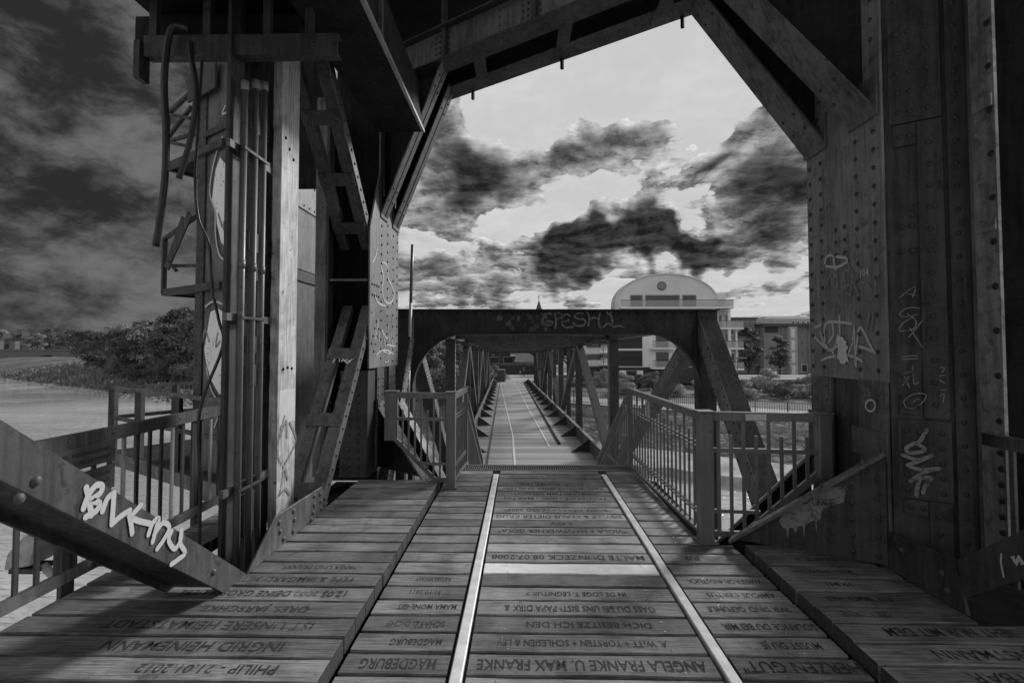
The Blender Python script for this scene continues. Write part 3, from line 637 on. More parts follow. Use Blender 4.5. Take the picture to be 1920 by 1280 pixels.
G['A_dim'] = [(0.022,[(2.72,4.742,2.562),(2.72,4.73,2.546),(2.72,4.713,2.523),(2.72,4.694,2.497),(2.72,4.677,2.471),(2.72,4.662,2.444),(2.72,4.647,2.415),(2.72,4.635,2.388),(2.72,4.626,2.37)]),(0.022,[(2.72,4.505,2.538),(2.72,4.5,2.547),(2.72,4.494,2.559),(2.72,4.485,2.572),(2.72,4.472,2.58),(2.72,4.454,2.582),(2.72,4.433,2.582),(2.72,4.408,2.58),(2.72,4.382,2.576),(2.72,4.35,2.569),(2.72,4.315,2.559),(2.72,4.282,2.55),(2.72,4.254,2.546),(2.72,4.232,2.548),(2.72,4.214,2.553),(2.72,4.2,2.561),(2.72,4.191,2.569),(2.72,4.188,2.58),(2.72,4.191,2.593),(2.72,4.197,2.606),(2.72,4.203,2.616),(2.72,4.211,2.625),(2.72,4.22,2.632),(2.72,4.23,2.637),(2.72,4.236,2.641)]),(0.022,[(2.72,4.432,2.638),(2.72,4.41,2.614)]),(0.022,[(2.72,4.336,2.618),(2.72,4.317,2.55)]),(0.022,[(2.72,4.198,2.495),(2.72,4.237,2.444)]),(0.022,[(2.72,4.179,2.452),(2.72,4.217,2.421)]),(0.022,[(2.72,4.234,2.336),(2.72,4.25,2.34),(2.72,4.273,2.345),(2.72,4.298,2.349),(2.72,4.317,2.349),(2.72,4.33,2.343),(2.72,4.339,2.333),(2.72,4.345,2.321),(2.72,4.347,2.307),(2.72,4.346,2.291),(2.72,4.34,2.272),(2.72,4.331,2.254),(2.72,4.321,2.24),(2.72,4.309,2.231),(2.72,4.293,2.225),(2.72,4.278,2.222),(2.72,4.265,2.224),(2.72,4.254,2.232),(2.72,4.245,2.244),(2.72,4.237,2.258),(2.72,4.233,2.274),(2.72,4.233,2.291),(2.72,4.235,2.311),(2.72,4.241,2.33),(2.72,4.247,2.347),(2.72,4.255,2.361),(2.72,4.266,2.372),(2.72,4.277,2.384),(2.72,4.287,2.399),(2.72,4.295,2.42),(2.72,4.302,2.445),(2.72,4.308,2.468),(2.72,4.312,2.485)]),(0.022,[(2.72,4.174,2.284),(2.72,4.181,2.275),(2.72,4.191,2.262),(2.72,4.205,2.249),(2.72,4.223,2.237),(2.72,4.252,2.228),(2.72,4.289,2.219),(2.72,4.326,2.212),(2.72,4.351,2.207)]),(0.022,[(2.72,4.223,2.237),(2.72,4.198,2.236),(2.72,4.163,2.234),(2.72,4.125,2.23),(2.72,4.092,2.221),(2.72,4.064,2.205),(2.72,4.037,2.184),(2.72,4.014,2.162),(2.72,3.995,2.142),(2.72,3.98,2.122),(2.72,3.969,2.101),(2.72,3.961,2.083),(2.72,3.955,2.071)]),(0.022,[(2.72,3.924,2.274),(2.72,3.932,2.264),(2.72,3.943,2.25),(2.72,3.954,2.232),(2.72,3.962,2.213),(2.72,3.964,2.191),(2.72,3.963,2.166),(2.72,3.961,2.142),(2.72,3.959,2.121),(2.72,3.958,2.104),(2.72,3.956,2.09),(2.72,3.955,2.079),(2.72,3.954,2.071)]),(0.022,[(2.72,4.21,2.218),(2.72,4.205,2.206),(2.72,4.196,2.188),(2.72,4.187,2.17),(2.72,4.179,2.152),(2.72,4.173,2.137),(2.72,4.168,2.121),(2.72,4.164,2.108),(2.72,4.161,2.098)]),(0.022,[(2.72,4.595,2.244),(2.72,4.581,2.267),(2.72,4.562,2.3),(2.72,4.543,2.329),(2.72,4.527,2.342),(2.72,4.518,2.326),(2.72,4.512,2.292),(2.72,4.507,2.258),(2.72,4.5,2.243),(2.72,4.488,2.258),(2.72,4.475,2.292),(2.72,4.461,2.326),(2.72,4.45,2.34),(2.72,4.441,2.325),(2.72,4.434,2.293),(2.72,4.428,2.258),(2.72,4.424,2.234)]),(0.022,[(2.72,4.074,1.838),(2.72,4.038,1.964)]),(0.022,[(2.72,4.024,1.841),(2.72,3.989,1.953)]),(0.022,[(2.72,4.566,2.598),(2.72,4.575,2.561)]),(0.022,[(2.72,4.245,2.213),(2.72,4.248,2.196),(2.72,4.252,2.171),(2.72,4.259,2.148),(2.72,4.268,2.135),(2.72,4.282,2.138),(2.72,4.298,2.152),(2.72,4.317,2.168),(2.72,4.338,2.178),(2.72,4.363,2.18),(2.72,4.393,2.177),(2.72,4.421,2.173),(2.72,4.441,2.171)])]
G['A_drip'] = [(0.006,[(2.72,4.441,2.376),(2.72,4.449,2.153)]),(0.006,[(2.72,4.368,2.264),(2.72,4.37,2.071)]),(0.006,[(2.72,4.446,2.867),(2.72,4.451,2.642)]),(0.006,[(2.72,4.412,2.149),(2.72,4.412,2.075)]),(0.006,[(2.72,4.007,2.481),(2.72,4.009,2.371)])]
G['A_ring'] = [(0.016,[(2.72,3.964,1.266),(2.72,3.971,1.244),(2.72,3.99,1.226),(2.72,4.016,1.216),(2.72,4.043,1.216),(2.72,4.065,1.226),(2.72,4.076,1.244),(2.72,4.074,1.266),(2.72,4.059,1.286),(2.72,4.034,1.3),(2.72,4.007,1.304),(2.72,3.982,1.297),(2.72,3.967,1.281),(2.72,3.965,1.26)])]
G['B_scr'] = [(0.007,[(2.788,3.826,2.072),(2.805,3.815,2.09),(2.828,3.8,2.117),(2.852,3.784,2.141),(2.867,3.775,2.151),(2.87,3.773,2.14),(2.866,3.775,2.116),(2.859,3.78,2.089),(2.855,3.782,2.071)]),(0.007,[(2.827,3.801,2.103),(2.878,3.767,2.08)]),(0.007,[(2.885,3.763,1.991),(2.875,3.769,1.993),(2.86,3.779,1.996),(2.843,3.79,1.998),(2.829,3.799,1.996),(2.816,3.807,1.989),(2.804,3.815,1.978),(2.794,3.822,1.966),(2.789,3.825,1.956),(2.789,3.825,1.947),(2.793,3.822,1.94),(2.801,3.818,1.934),(2.81,3.811,1.931),(2.824,3.802,1.932),(2.842,3.79,1.937),(2.86,3.779,1.942),(2.872,3.772,1.946)]),(0.007,[(2.828,3.8,1.954),(2.836,3.794,1.944),(2.848,3.787,1.931),(2.86,3.779,1.915),(2.866,3.775,1.9),(2.868,3.774,1.885),(2.866,3.775,1.868),(2.86,3.779,1.853),(2.852,3.784,1.842),(2.839,3.793,1.834),(2.821,3.805,1.829),(2.803,3.816,1.828),(2.791,3.824,1.83),(2.786,3.827,1.837),(2.786,3.827,1.849),(2.79,3.825,1.862),(2.796,3.82,1.876),(2.808,3.813,1.891),(2.826,3.801,1.908),(2.843,3.79,1.923),(2.854,3.783,1.933)]),(0.007,[(2.896,3.755,1.899),(2.83,3.799,1.783)]),(0.007,[(2.835,3.795,1.849),(2.893,3.758,1.711)]),(0.007,[(2.795,3.821,1.639),(2.866,3.775,1.65)]),(0.007,[(2.796,3.821,1.619),(2.868,3.774,1.629)]),(0.007,[(2.803,3.816,1.521),(2.81,3.812,1.523),(2.82,3.805,1.526),(2.83,3.798,1.529),(2.838,3.793,1.535),(2.843,3.79,1.544),(2.845,3.789,1.556),(2.846,3.788,1.567),(2.848,3.787,1.574)]),(0.007,[(2.793,3.823,1.429),(2.824,3.802,1.496)]),(0.007,[(2.803,3.816,1.501),(2.827,3.8,1.417)]),(0.007,[(2.847,3.788,1.529),(2.847,3.788,1.511),(2.847,3.788,1.486),(2.847,3.787,1.461),(2.85,3.786,1.445),(2.854,3.783,1.442),(2.861,3.779,1.446),(2.867,3.775,1.454),(2.871,3.772,1.459)]),(0.007,[(2.807,3.813,1.273),(2.805,3.815,1.282),(2.8,3.818,1.296),(2.797,3.82,1.31),(2.8,3.818,1.324),(2.809,3.812,1.338),(2.822,3.803,1.352),(2.838,3.793,1.365),(2.853,3.784,1.373),(2.867,3.775,1.377),(2.882,3.765,1.378),(2.895,3.756,1.376),(2.904,3.751,1.37),(2.905,3.75,1.36),(2.903,3.751,1.347),(2.897,3.755,1.332),(2.89,3.76,1.318),(2.88,3.766,1.305),(2.867,3.774,1.292),(2.854,3.783,1.28),(2.842,3.791,1.272),(2.832,3.797,1.269),(2.822,3.804,1.269),(2.813,3.809,1.272),(2.807,3.813,1.273)]),(0.007,[(2.843,3.79,1.315),(2.869,3.773,1.342)]),(0.007,[(2.972,3.706,1.568),(2.977,3.703,1.567),(2.984,3.698,1.567),(2.991,3.694,1.566),(2.994,3.692,1.563),(2.993,3.692,1.557),(2.989,3.695,1.548),(2.985,3.698,1.539),(2.982,3.7,1.534)]),(0.007,[(2.969,3.708,1.508),(2.996,3.691,1.512)]),(0.007,[(2.971,3.707,1.476),(2.992,3.693,1.458)]),(0.007,[(2.971,3.707,1.406),(2.996,3.691,1.411)]),(0.007,[(2.969,3.709,1.368),(2.973,3.706,1.371),(2.979,3.702,1.376),(2.985,3.698,1.38),(2.988,3.696,1.378),(2.988,3.696,1.368),(2.986,3.697,1.352),(2.984,3.699,1.336),(2.982,3.7,1.325)])]
G['B_low'] = [(0.05,[(2.902,3.752,1.122),(2.896,3.756,1.106),(2.887,3.761,1.083),(2.878,3.767,1.058),(2.869,3.773,1.04),(2.86,3.779,1.029),(2.851,3.785,1.023),(2.842,3.791,1.019),(2.833,3.796,1.013),(2.824,3.802,1.005),(2.815,3.808,0.996),(2.807,3.814,0.987),(2.803,3.816,0.979),(2.802,3.817,0.97),(2.804,3.815,0.96),(2.809,3.812,0.952),(2.817,3.807,0.948),(2.83,3.798,0.949),(2.848,3.787,0.954),(2.865,3.776,0.96),(2.877,3.768,0.966),(2.884,3.763,0.972),(2.888,3.761,0.978),(2.889,3.76,0.984),(2.888,3.761,0.99),(2.882,3.765,0.997),(2.874,3.77,1.004),(2.865,3.776,1.011),(2.858,3.78,1.016)]),(0.05,[(2.786,3.827,0.928),(2.799,3.819,0.922),(2.817,3.807,0.913),(2.838,3.794,0.906),(2.856,3.781,0.904),(2.874,3.77,0.911),(2.893,3.758,0.924),(2.91,3.747,0.938),(2.921,3.74,0.947)]),(0.05,[(2.921,3.74,0.944),(2.911,3.746,0.936),(2.897,3.755,0.923),(2.881,3.765,0.91),(2.866,3.775,0.898),(2.85,3.785,0.887),(2.834,3.796,0.877),(2.818,3.806,0.868),(2.808,3.813,0.862)]),(0.05,[(2.807,3.813,0.859),(2.817,3.807,0.854),(2.831,3.798,0.847),(2.847,3.787,0.841),(2.865,3.776,0.838),(2.887,3.761,0.841),(2.913,3.745,0.847),(2.937,3.729,0.854),(2.953,3.719,0.859)]),(0.05,[(2.953,3.719,0.858),(2.941,3.727,0.852),(2.923,3.738,0.843),(2.903,3.751,0.832),(2.884,3.763,0.819),(2.866,3.775,0.802),(2.847,3.787,0.781),(2.83,3.798,0.762),(2.819,3.806,0.748)]),(0.05,[(2.869,3.773,0.779),(2.88,3.766,0.782),(2.895,3.756,0.787),(2.91,3.746,0.79),(2.918,3.741,0.787),(2.915,3.743,0.776),(2.906,3.749,0.759),(2.896,3.756,0.74),(2.888,3.761,0.723),(2.883,3.764,0.709),(2.88,3.766,0.694),(2.878,3.767,0.682),(2.877,3.768,0.674)]),(0.05,[(2.864,3.777,0.775),(2.862,3.778,0.765),(2.859,3.78,0.75),(2.856,3.782,0.734),(2.853,3.784,0.717),(2.85,3.785,0.699),(2.848,3.787,0.679),(2.845,3.789,0.661),(2.844,3.79,0.648)])]
G['beam'] = [(0.03,[(-1.98,2.309,1.078),(-1.98,2.312,1.068),(-1.98,2.317,1.053),(-1.98,2.322,1.036),(-1.98,2.327,1.019),(-1.98,2.331,0.999),(-1.98,2.335,0.978),(-1.98,2.339,0.958),(-1.98,2.341,0.944)]),(0.03,[(-1.98,2.297,0.988),(-1.98,2.301,0.998),(-1.98,2.307,1.012),(-1.98,2.314,1.027),(-1.98,2.322,1.04),(-1.98,2.332,1.051),(-1.98,2.342,1.061),(-1.98,2.353,1.069),(-1.98,2.363,1.074),(-1.98,2.374,1.074),(-1.98,2.384,1.071),(-1.98,2.392,1.067),(-1.98,2.398,1.061),(-1.98,2.399,1.055),(-1.98,2.398,1.047),(-1.98,2.393,1.038),(-1.98,2.387,1.031),(-1.98,2.376,1.026),(-1.98,2.361,1.021),(-1.98,2.347,1.017),(-1.98,2.341,1.012),(-1.98,2.347,1.006),(-1.98,2.361,1.0),(-1.98,2.376,0.993),(-1.98,2.385,0.986),(-1.98,2.386,0.978),(-1.98,2.383,0.97),(-1.98,2.376,0.962),(-1.98,2.368,0.956),(-1.98,2.354,0.952),(-1.98,2.337,0.949),(-1.98,2.321,0.948),(-1.98,2.31,0.946)]),(0.03,[(-1.98,2.403,0.943),(-1.98,2.407,0.952),(-1.98,2.414,0.967),(-1.98,2.421,0.982),(-1.98,2.429,0.993),(-1.98,2.439,1.0),(-1.98,2.45,1.004),(-1.98,2.461,1.006),(-1.98,2.468,1.008)]),(0.03,[(-1.98,2.468,1.008),(-1.98,2.468,0.993),(-1.98,2.467,0.97),(-1.98,2.466,0.946),(-1.98,2.465,0.925),(-1.98,2.463,0.907),(-1.98,2.462,0.889),(-1.98,2.461,0.874),(-1.98,2.46,0.863)]),(0.03,[(-1.98,2.46,0.863),(-1.98,2.469,0.867),(-1.98,2.483,0.872),(-1.98,2.498,0.878),(-1.98,2.514,0.883),(-1.98,2.529,0.886),(-1.98,2.546,0.889),(-1.98,2.562,0.891),(-1.98,2.573,0.893)]),(0.03,[(-1.98,2.563,0.888),(-1.98,2.566,0.879),(-1.98,2.57,0.865),(-1.98,2.575,0.849),(-1.98,2.579,0.834),(-1.98,2.583,0.817),(-1.98,2.586,0.799),(-1.98,2.589,0.783),(-1.98,2.591,0.772)]),(0.03,[(-1.98,2.647,0.895),(-1.98,2.633,0.889),(-1.98,2.613,0.879),(-1.98,2.595,0.869),(-1.98,2.585,0.859),(-1.98,2.589,0.85),(-1.98,2.599,0.841),(-1.98,2.615,0.831),(-1.98,2.631,0.821),(-1.98,2.651,0.81),(-1.98,2.675,0.798),(-1.98,2.698,0.787),(-1.98,2.714,0.779)]),(0.03,[(-1.98,2.705,0.724),(-1.98,2.71,0.734),(-1.98,2.717,0.749),(-1.98,2.726,0.764),(-1.98,2.735,0.775),(-1.98,2.747,0.781),(-1.98,2.76,0.785),(-1.98,2.772,0.786),(-1.98,2.78,0.783),(-1.98,2.78,0.776),(-1.98,2.775,0.764),(-1.98,2.767,0.751),(-1.98,2.761,0.737),(-1.98,2.755,0.721),(-1.98,2.749,0.703),(-1.98,2.743,0.686),(-1.98,2.738,0.675)]),(0.03,[(-1.98,2.746,0.707),(-1.98,2.757,0.716),(-1.98,2.775,0.73),(-1.98,2.794,0.743),(-1.98,2.811,0.749),(-1.98,2.828,0.744),(-1.98,2.845,0.734),(-1.98,2.859,0.719),(-1.98,2.866,0.706),(-1.98,2.862,0.693),(-1.98,2.851,0.679),(-1.98,2.837,0.666),(-1.98,2.823,0.655),(-1.98,2.81,0.645),(-1.98,2.795,0.636),(-1.98,2.782,0.629),(-1.98,2.773,0.624)]),(0.03,[(-1.98,2.885,0.678),(-1.98,2.879,0.671),(-1.98,2.87,0.66),(-1.98,2.863,0.647),(-1.98,2.863,0.634),(-1.98,2.871,0.617),(-1.98,2.885,0.597),(-1.98,2.901,0.578),(-1.98,2.916,0.568),(-1.98,2.929,0.569),(-1.98,2.943,0.578),(-1.98,2.956,0.59),(-1.98,2.965,0.602),(-1.98,2.97,0.615),(-1.98,2.97,0.63),(-1.98,2.97,0.644),(-1.98,2.969,0.653)]),(0.03,[(-1.98,2.964,0.64),(-1.98,2.963,0.629),(-1.98,2.96,0.613),(-1.98,2.96,0.595),(-1.98,2.962,0.578),(-1.98,2.973,0.56),(-1.98,2.988,0.541),(-1.98,3.002,0.523),(-1.98,3.007,0.51),(-1.98,2.999,0.502),(-1.98,2.983,0.499),(-1.98,2.964,0.498),(-1.98,2.946,0.497),(-1.98,2.93,0.495),(-1.98,2.913,0.494),(-1.98,2.898,0.494),(-1.98,2.887,0.494)])]
G['L_scrib'] = [(0.022,[(-1.93,6.685,1.983),(-1.93,6.692,1.94),(-1.93,6.7,1.875),(-1.93,6.712,1.818),(-1.93,6.728,1.796),(-1.93,6.75,1.836),(-1.93,6.777,1.917),(-1.93,6.806,1.996),(-1.93,6.832,2.031),(-1.93,6.857,1.997),(-1.93,6.881,1.92),(-1.93,6.902,1.835),(-1.93,6.917,1.777)]),(0.022,[(-1.93,7.07,1.932),(-1.93,7.201,1.712)]),(0.022,[(-1.93,6.989,1.951),(-1.93,7.045,1.925),(-1.93,7.128,1.887),(-1.93,7.215,1.848),(-1.93,7.282,1.825),(-1.93,7.321,1.825),(-1.93,7.344,1.84),(-1.93,7.357,1.86),(-1.93,7.367,1.872)]),(0.022,[(-1.93,7.363,2.009),(-1.93,7.461,1.712)]),(0.022,[(-1.93,7.546,1.899),(-1.93,7.599,1.712)]),(0.022,[(-1.93,7.285,1.735),(-1.93,7.741,1.712)]),(0.022,[(-1.93,6.771,1.597),(-1.93,6.802,1.607),(-1.93,6.845,1.622),(-1.93,6.899,1.637),(-1.93,6.96,1.648),(-1.93,7.03,1.654),(-1.93,7.112,1.659),(-1.93,7.2,1.659),(-1.93,7.287,1.656),(-1.93,7.383,1.644),(-1.93,7.487,1.626),(-1.93,7.582,1.607),(-1.93,7.649,1.593)]),(0.022,[(-1.93,7.079,1.647),(-1.93,7.153,1.637),(-1.93,7.264,1.622),(-1.93,7.38,1.61),(-1.93,7.465,1.608),(-1.93,7.502,1.624),(-1.93,7.511,1.652),(-1.93,7.508,1.681),(-1.93,7.507,1.7)]),(0.022,[(-1.93,6.831,2.074),(-1.93,6.809,2.03)]),(0.022,[(-1.93,7.208,1.489),(-1.93,7.379,1.495)])]
G['L_loop'] = [(0.03,[(-1.93,7.046,2.889),(-1.93,7.095,2.886),(-1.93,7.169,2.881),(-1.93,7.245,2.871),(-1.93,7.3,2.853),(-1.93,7.319,2.822),(-1.93,7.317,2.78),(-1.93,7.314,2.737),(-1.93,7.329,2.7),(-1.93,7.373,2.672),(-1.93,7.434,2.649),(-1.93,7.499,2.626),(-1.93,7.554,2.601),(-1.93,7.602,2.574),(-1.93,7.647,2.545),(-1.93,7.679,2.516),(-1.93,7.687,2.485),(-1.93,7.665,2.45),(-1.93,7.62,2.412),(-1.93,7.562,2.379),(-1.93,7.499,2.354),(-1.93,7.428,2.34),(-1.93,7.347,2.333),(-1.93,7.267,2.334),(-1.93,7.199,2.345),(-1.93,7.142,2.367),(-1.93,7.091,2.399),(-1.93,7.051,2.437),(-1.93,7.026,2.48),(-1.93,7.027,2.53),(-1.93,7.047,2.589),(-1.93,7.069,2.648),(-1.93,7.074,2.697),(-1.93,7.053,2.732),(-1.93,7.015,2.757),(-1.93,6.979,2.779),(-1.93,6.961,2.801),(-1.93,6.97,2.826),(-1.93,6.996,2.851),(-1.93,7.026,2.874),(-1.93,7.046,2.889)]),(0.03,[(-1.93,6.663,2.412),(-1.93,6.686,2.389),(-1.93,6.718,2.356),(-1.93,6.762,2.322),(-1.93,6.819,2.297),(-1.93,6.905,2.286),(-1.93,7.015,2.283),(-1.93,7.124,2.283),(-1.93,7.201,2.283)]),(0.03,[(-1.93,6.553,2.794),(-1.93,6.581,2.814),(-1.93,6.622,2.842),(-1.93,6.664,2.874),(-1.93,6.697,2.904),(-1.93,6.717,2.931),(-1.93,6.73,2.958),(-1.93,6.738,2.982),(-1.93,6.745,2.999)])]
G['batten'] = [(0.014,[(-2.267,6.139,1.513),(-2.264,6.151,1.528),(-2.26,6.168,1.549),(-2.255,6.185,1.571),(-2.251,6.199,1.588),(-2.245,6.208,1.599),(-2.239,6.214,1.607),(-2.234,6.218,1.613),(-2.23,6.222,1.617)]),(0.014,[(-2.255,6.184,1.569),(-2.194,6.176,1.56)]),(0.014,[(-2.193,6.147,1.523),(-2.196,6.159,1.538),(-2.202,6.176,1.559),(-2.206,6.194,1.582),(-2.205,6.206,1.598),(-2.197,6.212,1.605),(-2.183,6.214,1.607),(-2.169,6.214,1.607),(-2.159,6.214,1.607)]),(0.014,[(-2.164,6.147,1.523),(-2.159,6.16,1.539),(-2.153,6.178,1.562),(-2.145,6.196,1.585),(-2.137,6.206,1.598),(-2.126,6.205,1.596),(-2.113,6.197,1.585),(-2.102,6.186,1.571),(-2.097,6.176,1.56),(-2.103,6.17,1.552),(-2.115,6.163,1.544),(-2.129,6.158,1.537),(-2.138,6.154,1.532)]),(0.014,[(-2.118,6.206,1.598),(-2.108,6.209,1.601),(-2.094,6.212,1.605),(-2.081,6.215,1.608),(-2.072,6.214,1.607),(-2.071,6.209,1.601),(-2.076,6.2,1.59),(-2.08,6.191,1.579),(-2.081,6.184,1.569),(-2.073,6.18,1.564),(-2.06,6.177,1.56),(-2.049,6.173,1.556),(-2.047,6.169,1.551),(-2.058,6.162,1.542),(-2.078,6.153,1.531),(-2.099,6.145,1.521),(-2.113,6.139,1.513)]),(0.014,[(-2.065,6.222,1.617),(-2.057,6.225,1.621),(-2.047,6.229,1.626),(-2.036,6.232,1.63),(-2.028,6.229,1.626),(-2.026,6.217,1.612),(-2.026,6.199,1.589),(-2.027,6.181,1.566),(-2.027,6.169,1.551)]),(0.014,[(-2.244,6.206,1.598),(-2.219,6.209,1.601),(-2.184,6.214,1.607),(-2.145,6.218,1.612),(-2.113,6.222,1.617),(-2.088,6.224,1.62),(-2.066,6.226,1.623),(-2.047,6.228,1.625),(-2.034,6.229,1.626)]),(0.014,[(-2.153,6.169,1.551),(-2.141,6.16,1.539),(-2.124,6.147,1.523),(-2.105,6.135,1.508),(-2.09,6.129,1.5),(-2.078,6.133,1.505),(-2.068,6.143,1.518),(-2.06,6.154,1.532),(-2.054,6.162,1.541)])]
G['pylon_line'] = [(0.05,[(-4.825,8.106,5.093),(-4.864,8.131,5.041),(-4.92,8.168,4.966),(-4.98,8.207,4.876),(-5.03,8.239,4.775),(-5.072,8.266,4.658),(-5.111,8.291,4.523),(-5.138,8.309,4.387),(-5.145,8.314,4.266),(-5.122,8.299,4.17),(-5.075,8.268,4.088),(-5.024,8.235,4.011),(-4.987,8.211,3.926),(-4.974,8.202,3.83),(-4.972,8.201,3.728),(-4.97,8.2,3.626),(-4.959,8.193,3.526),(-4.939,8.18,3.427),(-4.913,8.163,3.328),(-4.879,8.141,3.236),(-4.833,8.111,3.162),(-4.764,8.066,3.109),(-4.677,8.01,3.071),(-4.596,7.957,3.045),(-4.54,7.921,3.026)]),(0.05,[(-5.198,8.348,2.363),(-5.156,8.321,2.381),(-5.097,8.283,2.407),(-5.027,8.237,2.43),(-4.952,8.188,2.437),(-4.862,8.13,2.42),(-4.758,8.063,2.389),(-4.664,8.001,2.355),(-4.599,7.959,2.333)]),(0.05,[(-5.133,8.306,1.353),(-5.117,8.295,1.305),(-5.093,8.28,1.236),(-5.066,8.262,1.162),(-5.036,8.243,1.097),(-5.009,8.225,1.046),(-4.981,8.207,1.0),(-4.946,8.185,0.958),(-4.901,8.155,0.916),(-4.833,8.111,0.873),(-4.75,8.057,0.831),(-4.672,8.006,0.794),(-4.618,7.972,0.768)]),(0.05,[(-4.753,8.059,0.691),(-4.884,8.144,0.425)]),(0.05,[(-4.77,8.07,5.585),(-4.791,8.084,5.563),(-4.821,8.104,5.53),(-4.844,8.118,5.497),(-4.837,8.114,5.474),(-4.785,8.08,5.467),(-4.701,8.026,5.468),(-4.617,7.971,5.473),(-4.56,7.934,5.476)])]
G['pylon_dark'] = [(0.045,[(-5.238,8.374,1.791),(-5.23,8.369,1.834),(-5.219,8.362,1.899),(-5.205,8.352,1.958),(-5.185,8.34,1.984),(-5.156,8.321,1.957),(-5.119,8.297,1.898),(-5.084,8.274,1.833),(-5.06,8.259,1.79)]),(0.045,[(-4.835,8.112,1.916),(-4.848,8.121,1.871),(-4.867,8.133,1.805),(-4.882,8.143,1.74),(-4.884,8.145,1.703),(-4.865,8.132,1.705),(-4.832,8.111,1.732),(-4.798,8.088,1.766),(-4.775,8.073,1.788)]),(0.045,[(-4.663,8.001,3.483),(-4.682,8.013,3.509),(-4.709,8.031,3.547),(-4.736,8.048,3.589),(-4.75,8.057,3.625),(-4.746,8.054,3.656),(-4.729,8.044,3.686),(-4.711,8.032,3.711),(-4.698,8.023,3.728)]),(0.045,[(-4.884,8.144,3.846),(-4.778,8.076,3.629)])]
G['pylon_fill'] = [[(-4.872,8.136,4.771),(-4.726,8.042,4.631),(-4.331,7.785,4.453),(-4.294,7.761,3.181),(-4.6,7.96,3.219),(-4.798,8.088,3.373),(-4.922,8.169,3.696),(-4.958,8.192,3.921),(-5.067,8.263,4.117),(-5.031,8.24,4.376),(-4.981,8.207,4.604)],[(-5.047,8.25,2.268),(-4.848,8.121,2.319),(-4.568,7.939,2.188),(-4.261,7.74,2.03),(-4.231,7.72,0.976),(-4.423,7.845,0.931),(-4.776,8.074,0.958),(-5.01,8.226,1.185),(-5.136,8.308,1.441),(-5.203,8.352,1.658),(-5.125,8.301,1.965)]]
